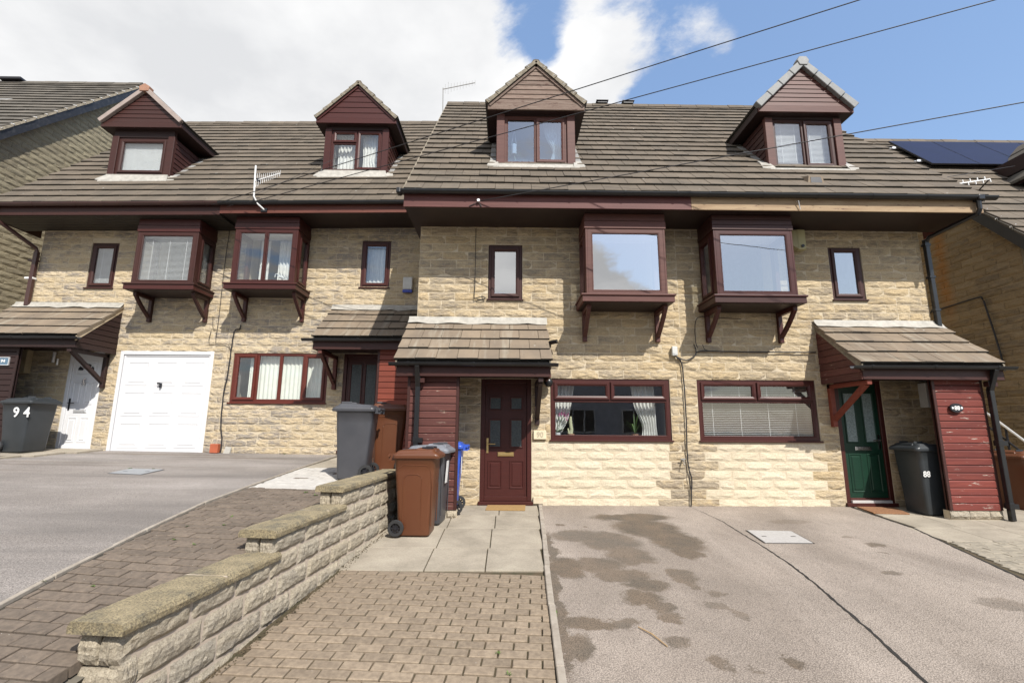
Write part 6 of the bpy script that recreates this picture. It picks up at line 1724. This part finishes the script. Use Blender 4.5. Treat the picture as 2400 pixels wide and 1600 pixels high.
b_ = wheelie(-1.105, -.42, zr(0, -.42), RAD(-90), 'narrow view of a bright blue wheelie bin standing against the boarded store', BIN_BL, BIN_BL, arch=False)
MB().box(-.5, .5, 0, .003, 0, .3)
wheelie(-2.36, -.90, zl(-2.3, -.9) + .01, RAD(-86), 'tall mid grey wheelie bin behind the wall, its lid lip pointing left', BIN_G, BIN_G, arch=False)
wheelie(-2.06, -.18, zl(-2.0, -.2) + .01, RAD(-78), 'brown wheelie bin behind the grey one, beside the orange-red boards', BIN_B, BIN_B)
wheelie(-9.28, 1.22, zl(-9.3, 1.2) + .04, RAD(86), 'charcoal wheelie bin marked 9 4 beside the white front door', BIN_K, BIN_K, big=True, txt=[('9', -.05, .72), ('4', -.26, .72)], txt_side=-1, arch=False, ts=.25)
wheelie(6.39, -.42, zr(0, -.42) + .004, RAD(-86), 'charcoal wheelie bin marked 88 beside the green door', BIN_K, BIN_K, txt=[('88', -.18, .60)], txt_side=1, arch=False, ts=.12)
wheelie(8.32, -.05, -.10, RAD(-80), 'brown wheelie bin cut off by the right edge of the picture', BIN_B, BIN_B, big=True)
lb = MB().box(-.004, .0, -.06, .06, 0, .30)
link('bin_label', lb.mesh('l', LBL), bpy.data.objects['wheelie_bin.001'], Matrix.Translation((-1.005, -1.14, .48)) @ Matrix.Rotation(RAD(-6), 4, 'Z') @ Matrix.Rotation(RAD(4), 4, 'Y'))
link('bin_label', MB().box(-.004, .0, -.04, .04, 0, .24).mesh('l', LBL), bpy.data.objects['wheelie_bin.002'], Matrix.Translation((-.84, -.60, .56)) @ Matrix.Rotation(RAD(0), 4, 'Z'))

# ================================================================ mats, boxes, alarms, lamps
def simple(name, mb, m, label, cat, bev=0.0, seg=2, group=None, loc=None):
    return mb.put(name, m, None, None, bev=bev, seg=seg, label=label, cat=cat, group=group)
def slabz(P, zf, h0, h1): return MB().quadbox([(x, y, zf(x, y) + h0) for x, y in P] + [(x, y, zf(x, y) + h1) for x, y in P])
simple('doormat', slabz([(-.48, -.36), (.13, -.38), (.15, -.07), (-.46, -.07)], zr, .002, .022), COIR, 'plain tan doormat in front of the dark red door', 'doormat', .003, 1)
simple('doormat', slabz([(5.48, -.47), (6.0, -.52), (6.10, -.12), (5.52, -.07)], zr, .002, .02), mat('brown_coir', (.26, .13, .06), (.17, .08, .04), .98, 50, bs=120, bst=.8), 'brown doormat with a dark edge in front of the green door', 'doormat', .003, 1)
al = simple('alarm_box', MB().box(-2.45, -2.24, YB - .09, YB - .03, 4.17, 4.455), GREYP, 'pale grey alarm box with a blue base strip on the shaded wall', 'alarm box', .02)
MB().box(-2.45, -2.24, YB - .092, YB - .03, 4.105, 4.168).put('blue_base', BLUEP, al, bev=.012)
a2 = simple('alarm_box', MB().box(4.97, 5.11, -.16, -.03, 4.36, 4.73), CREAM, 'cream alarm box with a round dark lens under the eave by the right bay window', 'alarm box', .01)
MB().tube([(5.04, -.165, 4.42), (5.04, -.18, 4.42)], .028, 12).put('round_lens', DARK, a2)
MB().quadbox([(4.88, -.14, 4.44), (4.968, -.16, 4.37), (4.968, -.03, 4.37), (4.88, -.03, 4.44), (4.88, -.14, 4.72), (4.968, -.16, 4.72), (4.968, -.03, 4.72), (4.88, -.03, 4.72)]).put('louvred_side', CREAM, a2)
simple('junction_box', MB().box(2.655, 2.745, -.085, -.025, 2.46, 2.62), GREYP, 'small pale grey junction box between the two right ground floor windows', 'junction box', .006)
simple('gas_box', MB().box(-6.19, -6.03, YB - .12, YB - .03, .69, .87), REDP, 'small orange-red box low on the wall right of the white garage door', 'box', .006)
simple('loose_slate', MB().quadbox([(-5.93, YB - .09, .68), (-5.81, YB - .09, .66), (-5.80, YB - .05, .66), (-5.92, YB - .05, .68), (-5.91, YB - .05, .82), (-5.79, YB - .05, .80), (-5.79, YB - .035, .80), (-5.91, YB - .035, .82)]), LEAD, 'small pale slate leaning on the wall beside the orange-red box', 'slate')
# security camera, globe lamp
sc = root('security_camera', 'black bullet camera on the wall at the edge of the middle porch roof', 'camera', (.60, -.05, 2.66))
MB().tube([(.52, -.06, 2.655), (.60, -.12, 2.665), (.68, -.17, 2.672)], [.035, .037, .034], 12).put('camera_body', BLACKP, sc)
MB().tube([(.56, -.02, 2.60), (.56, -.05, 2.64)], .03, 8).put('camera_mount', BLACKP, sc); MB().tube([(.681, -.171, 2.672), (.684, -.173, 2.672)], .022, 12).put('camera_lens', CHROME, sc)
gl_ = root('globe_lamp', 'black round lamp hanging by the right end of the middle porch', 'lamp', (.53, -.14, 2.0))
b = MB(); rings = []
for i in range(9):
    a = math.pi * (i + .15) / 8.3; rings.append([(.53 + .075 * math.sin(a) * math.cos(t), -.14 + .075 * math.sin(a) * math.sin(t), 1.985 + .08 * math.cos(a)) for t in frange(0, 2 * math.pi, 16)[:-1]])
loft(b, rings[::-1]); b.put('lamp_globe', BLACKP, gl_, smooth=True)
MB().tube([(.55, -.02, 2.13), (.545, -.10, 2.15), (.53, -.14, 2.10), (.53, -.14, 2.05)], .012, 8).put('lamp_arm', CHROME, gl_)
# outside tap and pipe boss
tp = root('outside_tap', 'small outside tap stub low on the wall beside the black cable', 'tap', (2.74, -.04, .70))
MB().tube([(2.74, -.0, .72), (2.74, -.09, .72), (2.74, -.10, .66)], .014, 8).put('tap_spout', LEAD_G, tp); MB().tube([(2.70, -.06, .745), (2.78, -.06, .745)], .010, 6).put('tap_handle', LEAD_G, tp)
simple('door_step_block', MB().box(.275, .44, -.05, .0, .03, .135), MORTAR, 'small grey vent cover low on the wall right of the dark red door', 'vent cover', .008)
wc = root('wall_camera', 'white camera under the eave of the far right gable', 'camera', (XG - .1, 1.57, 5.54))
MB().tube([(XG - .03, 1.6, 5.62), (XG - .10, 1.55, 5.60)], .03, 8).tube([(XG - .10, 1.60, 5.60), (XG - .14, 1.42, 5.50)], [.045, .04], 10).put('camera_body', LBL, wc)
hrz = root('handrail', 'sloping galvanised handrail between the right porch and the far right gable', 'handrail', (9.0, .5, 1.2))
MB().tube([(8.9, 1.0, 1.65), (8.9, -.6, .25)], .022, 8).put('top_rail', ALU, hrz); MB().tube([(8.9, .9, 1.30), (8.9, -.6, 0.0)], .018, 8).put('lower_rail', DARK, hrz)
for yy, zz in ((.6, 1.30), (-.45, .38)): MB().tube([(8.9, yy, -.5), (8.9, yy, zz)], .02, 8).put('rail_post', DARK, hrz)
# vent tile in right roof
vt = MB(); P = lambda x, y, dz: (x, y, 5.05 + (y + .8) * TAN + dz)
vt.quadbox([P(5.05, -.47, .04), P(5.34, -.47, .04), P(5.34, -.28, .04), P(5.05, -.28, .04), P(5.08, -.46, .17), P(5.32, -.46, .17), P(5.34, -.27, .05), P(5.05, -.27, .05)])
vtt = vt.put('roof_vent_tile', TILE_P, h88)
MB().quadbox([P(5.10, -.476, .055), P(5.30, -.476, .055), P(5.30, -.472, .055), P(5.10, -.472, .055), P(5.11, -.468, .155), P(5.29, -.468, .155), P(5.29, -.463, .155), P(5.11, -.463, .155)]).put('vent_mouth', DARK, vtt)

# ================================================================ cables
CB = mat('black_cable', (.018, .016, .018), rough=.6)
def cable(pts, r, label, jit=.0, sub=5, n=6, y=None, name='wall_cable', cat='cable'):
    P = [Vector(p) for p in pts]; Q = []
    for i in range(len(P) - 1):
        p0, p1, p2, p3 = P[max(i - 1, 0)], P[i], P[i + 1], P[min(i + 2, len(P) - 1)]
        for k in range(sub):
            t = k / sub; q = .5 * ((2 * p1) + (p2 - p0) * t + (2 * p0 - 5 * p1 + 4 * p2 - p3) * t * t + (3 * p1 - p0 - 3 * p2 + p3) * t ** 3)
            Q.append(q + Vector((rnd.uniform(-jit, jit), 0, rnd.uniform(-jit, jit))))
    Q.append(P[-1]); b = MB(); b.tube(Q, r, n)
    return b.put(name, CB, None, None, smooth=True, label=label, cat=cat)
cable([(2.71, -.04, 2.46), (2.78, -.04, 2.40), (2.815, -.035, 2.35), (2.835, -.035, 2.13), (2.84, -.035, 1.49), (2.825, -.035, .86), (2.835, -.035, .6), (2.87, -.035, .45), (2.86, -.035, .25), (2.835, -.035, .0)], .011, 'thick black cable running down the wall between the two right ground floor windows', .004)
cable([(2.845, -.045, .62), (2.83, -.045, .45), (2.85, -.045, .2), (2.835, -.045, .0)], .006, 'thin second cable beside the lower end of the thick black one', .003)
cable([(2.73, -.035, 2.45), (2.90, -.035, 2.385), (3.05, -.035, 2.46), (3.10, -.035, 2.53), (3.3, -.035, 2.548), (3.85, -.035, 2.54), (5.15, -.035, 2.54)], .011, 'black cable running level under the right bay window from the junction box', .002)
cable([(3.05, -.035, 2.67), (3.08, -.035, 2.57), (3.07, -.035, 2.48)], .009, 'short black cable tail above the junction box', .002)
cable([(3.9, -.035, 3.12), (3.4, -.035, 3.14), (3.20, -.035, 3.15), (3.12, -.035, 3.10), (3.085, -.035, 2.95), (3.085, -.035, 2.70), (3.11, -.035, 2.60)], .006, 'thin cable looping down from under the right bay ledge', .002)
cable([(3.2, -.035, 2.66), (3.23, -.035, 2.58), (3.30, -.035, 2.55)], .006, 'short thin cable hooked onto the level black cable', .001)
cable([(-.74, -.035, 4.74), (-.737, -.035, 3.8), (-.745, -.035, 3.45)], .006, 'thin cable down the wall left of the middle small window', .002)
cable([(-.745, -.035, 3.44), (-.68, -.04, 3.46), (-.60, -.04, 3.475), (-.55, -.04, 3.45), (-.62, -.04, 3.425), (-.70, -.035, 3.43)], .008, 'coiled cable end beside the middle small window', .001)
Y2 = YB - .035
cable([(-5.885, Y2, 3.36), (-5.90, Y2, 3.27), (-6.0, Y2, 3.23), (-6.025, Y2, 2.92), (-6.045, Y2, 2.29), (-6.085, Y2, 1.83), (-6.07, Y2, 1.27), (-6.01, Y2, .94), (-6.02, Y2, .66)], .013, 'thick black cable running down the wall right of the white garage door', .005)
cable([(-6.36, Y2, 5.5), (-6.378, Y2, 4.84), (-6.371, Y2, 3.53), (-6.376, Y2, 2.99), (-6.30, Y2, 2.96), (-6.12, Y2, 2.94), (-6.04, Y2, 2.82)], .006, 'thin cable down the wall between the two left bay windows', .003)
cable([(-6.50, Y2, 3.55), (-6.47, Y2, 3.30), (-6.40, Y2, 3.28)], .005, 'thin cable loop by the left bay bracket', .002)
cable([(-6.50, Y2, 3.25), (-6.52, Y2, 2.98), (-6.40, Y2, 2.965)], .005, 'thin cable loop above the garage door', .002)
Xc = XG - .05
cable([(Xc, 2.6, 3.80), (Xc, 1.80, 3.83), (Xc, 1.10, 3.86), (Xc, .98, 3.80), (Xc, .93, 3.5), (Xc, .86, 3.0), (Xc, .80, 2.4)], .016, 'black cable bent round the far right gable wall', .002)
# overhead wires run from the eaves to a pole across the road
cable([(-6.215, 1.06, 5.68), (-3.6, .2, 6.9), (1.0, -1.35, 6.25)][:1] + [(-6.215, 1.06, 5.68)], .004, 'x', 0) if False else None
def wire(a, b, sag, label, r=.0075, ext=.35):
    A, B = Vector(a), Vector(b); B2 = B + (B - A) * ext; Q = []
    for i in range(33):
        t = i / 32; p = A.lerp(B2, t); p.z -= sag * 4 * t * (1 - t) * 1.0; Q.append(p)
    bb = MB(); bb.tube(Q, r, 6); return bb.put('overhead_wire', CB, None, None, smooth=True, label=label, cat='wire', group=None)
wire((-6.215, 1.08, 5.682), (4.201, -3.0, 6.52), .0, 'upper overhead wire, crossing the sky to the top right from the left eave')
wire((-5.565, 1.08, 5.709), (5.919, -3.0, 6.552), .0, 'middle overhead wire, passing just above the middle dormer window')
wire((-.65, -.83, 4.86), (6.01, -3.0, 5.118), .0, 'lower overhead wire, from the middle fascia across the right dormer')
wire((4.585, -.83, 4.921), (10.3, 1.1, 6.715), .0, 'short low wire from the right fascia over to the far right dormer', r=.006, ext=.1)
wire((-5.9, 1.05, 5.62), (-2.9, 3.4, 9.1), .0, 'faint thin wire sloping up the left roof to the second dormer', r=.004, ext=0)
hk = root('wire_bracket', 'wire hook and splayed stay on the faded red fascia', 'bracket', (-.65, -.83, 4.86))
MB().tube([(-.65, -.815, 4.86), (-.65, -.86, 4.87)], .025, 8).put('hook_boss', ALU, hk)
MB().tube([(-.80, -.82, 4.78), (-.65, -.83, 4.85), (-.60, -.82, 4.77)], .007, 6).put('stay_wire', CB, hk)
hk2 = root('wire_bracket', 'small wire hook on the bare pine fascia', 'bracket', (4.585, -.83, 4.92))
MB().tube([(4.585, -.815, 4.92), (4.585, -.86, 4.92), (4.62, -.83, 4.78)], .008, 6).put('hook_boss', ALU, hk2)

# ================================================================ aerials
ae = root('tv_aerial', 'white television aerial on a bent pole, fixed to the left eave', 'aerial', (-5.2, 1.15, 5.6))
MB().tube([(-5.20, 1.18, 5.62), (-5.31, 1.10, 5.72), (-5.385, 1.06, 5.86), (-5.385, 1.05, 6.0), (-5.40, 1.05, 6.28), (-5.41, 1.05, 6.545)], .017, 8).put('pole', LBL, ae)
MB().box(-5.27, -5.15, 1.16, 1.21, 5.585, 5.66).put('pole_bracket', DARK, ae)
A0 = Vector((-5.40, 1.05, 6.20)); A1 = Vector((-4.76, .80, 6.235))
MB().bar(A0, A1, .018, .018).put('boom', LBL, ae); MB().box(-5.33, -5.27, 1.0, 1.06, 6.17, 6.24).put('dipole_box', DARK, ae)
for i in range(12):
    t = .10 + .9 * i / 11; p = A0.lerp(A1, t); h_ = (.15 if i < 2 else .115 - .004 * i)
    MB().bar(p - Vector((.012, 0, h_)), p + Vector((.0, 0, h_)), .006, .006, up=(0, 1, 0)).put('element', LBL, ae)
ae2 = root('tv_aerial', 'thin dark aerial mast on the ridge left of the middle dormer', 'aerial', (-2.3, 5.7, 10.9))
MB().tube([(-2.30, 5.75, 10.85), (-2.325, 5.75, 12.15)], .016, 6).put('pole', LEAD_G, ae2)
A0 = Vector((-2.34, 5.75, 12.10)); A1 = Vector((-1.28, 5.75, 12.36)); MB().bar(A0, A1, .02, .02).put('boom', LEAD_G, ae2)
for i in range(11):
    p = A0.lerp(A1, .08 + .92 * i / 10); h_ = .17 - .008 * i + (.06 if i == 1 else 0)
    MB().bar(p - Vector((0, 0, h_)), p + Vector((0, 0, h_)), .008, .008, up=(0, 1, 0)).put('element', LEAD_G, ae2)
MB().box(-2.40, -2.24, 5.72, 5.78, 10.98, 11.06).put('pole_clamp', LEAD_G, ae2)
ae3 = root('tv_aerial', 'bright white small aerial beyond the right end of the eave', 'aerial', (7.8, -.3, 5.5))
A0 = Vector((7.815, -.3, 5.555)); A1 = Vector((8.46, -.3, 5.665)); MB().bar(A0, A1, .018, .018).put('boom', LBL, ae3)
for i in range(5):
    p = A0.lerp(A1, .02 + .93 * i / 4.4); MB().bar(p, p + Vector((-.004, 0, .06)), .014, .014, up=(0, 1, 0)).put('element', LBL, ae3)
    p = p + Vector((.09, 0, .015)); MB().bar(p, p - Vector((-.004, 0, .06)), .014, .014, up=(0, 1, 0)).put('element', LBL, ae3)
MB().tube([A1, A1 + Vector((.05, .3, -.1)), Vector((8.6, .9, 5.2))], .012, 6).put('arm', DARK, ae3)

# ================================================================ blinds, curtains, plants behind the glass
blind(4.62 - 1.50, 5.04, 1.10, 2.0, .13, 'white venetian blind with open slats in the right ground floor window', .030, .15, cords=4)
blind(5.03, 5.555, 6.20, 7.14, .32, 'white venetian blind in the left half of the grey-capped dormer', .026, .95, cords=2)
blind(5.60, 6.10, 6.20, 7.14, .32, 'white venetian blind in the right half of the grey-capped dormer', .026, .95, cords=2)
blind(-9.24, -8.26, 7.02, 7.86, 2.29, 'white venetian blind in the leftmost dormer window', .024, 1.15, cords=2)
blind(-7.80, -6.74, 4.17, 5.14, 1.50, 'white venetian blind in the front of the leftmost bay window', .026, .55, cords=3)
blind(-9.29, -8.83, 4.23, 5.13, 2.12, 'white venetian blind in the leftmost small window', .026, .7, cords=2)
r = root('venetian_blind', 'pale venetian blind in the side of the leftmost bay window', 'blind', (-6.72, 1.7, 4.2))
q = MB(); z = 4.20
while z < 5.12: q.quadbox([(-6.735, 1.56, z), (-6.715, 1.56, z - .016), (-6.715, 1.90, z - .016), (-6.735, 1.90, z), (-6.735, 1.56, z + .002), (-6.715, 1.56, z - .014), (-6.715, 1.90, z - .014), (-6.735, 1.90, z + .002)]); z += .024
q.put('slats', BLIND, r, kind='stuff')
curtain(-5.70, -5.52, -5.70, -5.52, 1.77, 2.73, 2.17, 'cream vertical blind gathered in the left light of the four-light window', CURT_C, 3, .01, 'blind', 'vertical_blind')
curtain(-5.50, -4.05, -5.50, -4.05, 1.77, 2.73, 2.17, 'cream vertical blind across the middle and right of the four-light window', CURT_C, 16, .012, 'blind', 'vertical_blind')
curtain(.62, 1.02, .60, .86, 1.08, 2.02, .22, 'white net curtain drawn back on the left of the middle ground floor window', CURT, 6, .02, tie=(.0, .45, .1))
curtain(1.98, 2.40, 2.12, 2.44, 1.08, 2.02, .22, 'white net curtain tied back on the right of the middle ground floor window', CURT, 6, .02, tie=(.2, .3, .8))
curtain(.50, .85, .62, .86, 6.18, 7.14, .36, 'white curtain tied back in the middle grey-gabled dormer', CURT, 5, .018, tie=(.35, .5, .8))
curtain(-4.30, -3.80, -4.30, -3.78, 7.23, 8.20, 2.52, 'white curtain in the left half of the mortar-edged dark red dormer', CURT, 6, .018)
curtain(-3.72, -3.22, -3.70, -3.20, 7.23, 8.20, 2.52, 'white curtain in the right half of the mortar-edged dark red dormer', CURT, 6, .018, tie=(.4, .3, .1))
curtain(-5.55, -5.35, -5.55, -5.35, 4.18, 5.22, 1.85, 'grey curtain inside the two-light bay window', CURT, 4, .02)
curtain(-5.15, -4.72, -5.15, -4.72, 4.18, 5.22, 1.85, 'pale curtain at the right of the two-light bay window', CURT, 6, .02)
curtain(-3.32, -2.86, -3.32, -2.86, 4.30, 5.22, 2.20, 'pale net in the small window above the orange-red porch', CURT, 5, .012)
def leaf(b, p, d, ln, w, droop):
    p = Vector(p); d = Vector(d).normalized(); side = d.cross(Vector((0, 0, 1))).normalized(); k = len(b.v); n = 5
    for i in range(n + 1):
        t = i / n; c = p + d * ln * t + Vector((0, 0, -droop * t * t)); ww = w * math.sin(math.pi * min(max(t * .92 + .06, 0), 1)); b.v += [tuple(c - side * ww), tuple(c + side * ww)]
        if i: b.f.append((k + 2 * i - 2, k + 2 * i - 1, k + 2 * i + 1, k + 2 * i))
LEAF = mat('house_plant_green', (.10, .17, .05), (.06, .11, .03), .5, 20)
PINK = mat('orchid_pink', (.55, .03, .28), rough=.5)
def potplant(x, y, z, label, name, kind):
    r = root(name, label, 'plant', (x, y, z)); q = MB(); q.tube([(x, y, z), (x, y, z + .11)], [.045, .06], 12)
    q.put('pot', TERRA if kind != 'o' else WHITE, r)
    b = MB()
    if kind == 'o':
        for i in range(6): a = i * 1.05; leaf(b, (x, y, z + .11), (math.cos(a), math.sin(a) * .5, .55), .22, .035, .08)
        b.put('leaves', LEAF, r)
        for k_, (dx, tz) in enumerate(((.03, .41), (.14, .39))):
            MB().tube([(x, y, z + .11), (x + dx * .3, y - .01, z + .28), (x + dx * .8, y - .01, z + .38), (x + dx, y - .01, z + tz)], .004, 5).put('stem', LEAF, r)
            for (fx, fz) in ((0, 0), (.04, .02), (.02, -.05), (-.03, .03))[:(2 if k_ == 0 else 4)]:
                f = MB()
                for a in range(5): leaf(f, (x + dx + fx, y - .02, z + tz + fz), (math.cos(a * 1.256), -.2, math.sin(a * 1.256)), .035, .016, 0)
                f.put('flower', PINK, r)
    elif kind == 'c':
        MB().tube([(x, y, z + .10), (x + .01, y, z + .18), (x - .005, y, z + .30), (x + .0, y, z + .40)], [.035, .03, .028, .016], 10).put('cactus_stem', mat('pale_cactus', (.50, .50, .32), rough=.8), r)
        MB().tube([(x - .03, y, z + .10), (x - .05, y, z + .20)], [.02, .012], 8).put('cactus_stem', bpy.data.materials['pale_cactus'], r)
    else:
        for i in range(11): a = i * .57; leaf(b, (x, y, z + .11), (math.cos(a), math.sin(a) * .35 - .1, 1.6 + .5 * (i % 3)), .48 + .05 * (i % 3), .013, .22 + .1 * (i % 2))
        b.put('leaves', LEAF, r)
    return r
potplant(.70, .15, 1.05, 'pink orchid in the left of the middle ground floor window', 'orchid', 'o')
potplant(.93, .15, 1.03, 'pale cactus in a terracotta pot in the middle ground floor window', 'cactus', 'c')
potplant(2.02, .15, 1.03, 'arching green leafy plant in the right of the middle ground floor window', 'house_plant', 'g')
r = root('hanging_plant', 'spidery plant hanging in the middle grey-gabled dormer', 'plant', (-.05, .34, 6.4)); b = MB()
for i in range(16): a = i * .4; leaf(b, (-.06, .32, 6.40), (math.cos(a), -.15, math.sin(a) * .6 + .3), .20, .006, .10)
b.put('leaves', mat('pale_spider_leaf', (.45, .50, .38), rough=.6), r); MB().tube([(-.06, .32, 6.42), (-.06, .32, 6.62)], .05, 8).put('pot', WHITE, r)
for s in (-.05, .05): MB().bar((-.06 + s, .32, 6.60), (-.06, .32, 6.95), .005, .005, up=(0, 1, 0)).put('cord', WHITE, r)
r = root('bird_ornament', 'small white bird ornament on the ledge inside the two-light bay', 'ornament', (-4.98, 1.53, 4.19))
MB().tube([(-4.95, 1.53, 4.30), (-4.90, 1.53, 4.30), (-4.84, 1.53, 4.27)], [.02, .035, .012], 8).put('bird_body', LBL, r); MB().tube([(-4.94, 1.53, 4.31), (-4.99, 1.53, 4.37), (-5.03, 1.53, 4.36), (-5.035, 1.53, 4.30)], .010, 6).put('bird_neck', LBL, r)
for dx in (0, .03): MB().bar((-4.90 + dx, 1.53, 4.19), (-4.90 + dx, 1.53, 4.28), .006, .006, up=(0, 1, 0)).put('bird_leg', DARK, r)

# ================================================================ weeds, moss, small litter
def weed(x, y, zf, s, i, lab):
    b = MB(); z = zf(x, y)
    for k in range(12):
        a = rnd.uniform(0, 6.28); leaf(b, (x + rnd.uniform(-.3, .3) * s, y + rnd.uniform(-.3, .3) * s, z), (math.cos(a), math.sin(a), rnd.uniform(.5, 1.6)), s * rnd.uniform(.5, 1), s * .09, s * .3)
    b.put('weed', WEED, None, None, label=lab, cat='weed', group='weeds in the paving joints')
WG = [(.24, -3.83, zr, .07, 'bright weed tuft beside the concrete edging, by the patchy driveway'), (.235, -3.0, zr, .03, 'tiny weed where the flags meet the block paving, by the edging'),
      (-.21, -4.38, zr, .035, 'weed tuft between the right block pavers near the edging'), (-.14, -4.62, zr, .035, 'lower weed tuft between the right block pavers'),
      (-2.42, -2.15, zl, .06, 'weed tuft against the garden wall step by the white-marked paving'), (-2.60, -1.98, zl, .05, 'weed tuft left of the garden wall step by the white-marked paving'),
      (-2.85, -3.1, zl, .035, 'small bright weed high on the left block paving'), (-2.78, -3.35, zl, .035, 'small weed below another on the left block paving'), (-3.08, -3.4, zl, .03, 'small weed in the middle of the left block paving'),
      (-2.95, -3.75, zl, .035, 'small weed cluster midway down the left block paving'), (-2.72, -3.85, zl, .035, 'weed cluster near the second coping on the left block paving'), (-2.92, -4.55, zl, .03, 'weed with reddish leaves low on the left block paving'),
      (-3.3, -4.5, zl, .03, 'lone weed near the edging on the left block paving'), (-6.0, -.38, zl, .05, 'weed at the far left corner of the left drain cover'), (-5.65, -.36, zl, .04, 'weed behind the left drain cover'), (-4.7, 1.96, zl, .05, 'weed at the foot of the left house wall')]
for i, (x, y, zf, s, lab) in enumerate(WG): weed(x, y, zf, s, i, lab)
simple('twig', MB().tube([(.86, -4.02, zr(0, -4.0) + .008), (.93, -4.14, zr(0, -4.1) + .012), (.99, -4.30, zr(0, -4.3) + .008)], [.004, .006, .004], 6), mat('dry_twig', (.42, .28, .14), rough=.9), 'dry twig lying on the patchy driveway', 'twig')
# dirt and grit gathered along the foot of the garden wall and in the joints
b = MB()
for k in range(900):
    y = rnd.uniform(-5.6, -.9); x = wallx(y) + .03 + abs(rnd.gauss(0, .035)); s = rnd.uniform(.003, .010); z = zr(0, y) + rnd.uniform(-.004, .006); a = rnd.uniform(0, 3)
    p = [(x + s * math.cos(a + q * 2.09), y + s * math.sin(a + q * 2.09), z) for q in range(3)]; kk = len(b.v); b.v += p + [(x, y, z + s)]
    b.f += [(kk, kk + 1, kk + 3), (kk + 1, kk + 2, kk + 3), (kk + 2, kk, kk + 3)]
b.put('grit_along_wall', SOIL, None, None, label='brown grit and dead moss gathered along the foot of the garden wall', cat='grit', kind='stuff')
b = MB()
for k in range(260):
    side = rnd.random() < .5
    if side: y = rnd.uniform(-4.9, -2.9); x = rnd.uniform(wallx(y) + .1, kerbx(y)); zf = zr
    else: y = rnd.uniform(-5.4, -1.9); x = rnd.uniform(ledge_x(y), wallx(y) - .3); zf = zl
    s = rnd.uniform(.001, .0032); z = zf(x, y); kk = len(b.v); a = rnd.uniform(0, 3)
    b.v += [(x + s * math.cos(a + q * 2.09), y + s * math.sin(a + q * 2.09), z + .0) for q in range(3)] + [(x, y, z + s * 1.2)]
    b.f += [(kk, kk + 1, kk + 3), (kk + 1, kk + 2, kk + 3), (kk + 2, kk, kk + 3)]
b.put('stone_chippings', mat('pale_chipping', (.42, .40, .36), rough=.9), None, None, label='tiny pale stone chippings scattered over the block paving', cat='chippings', kind='stuff')
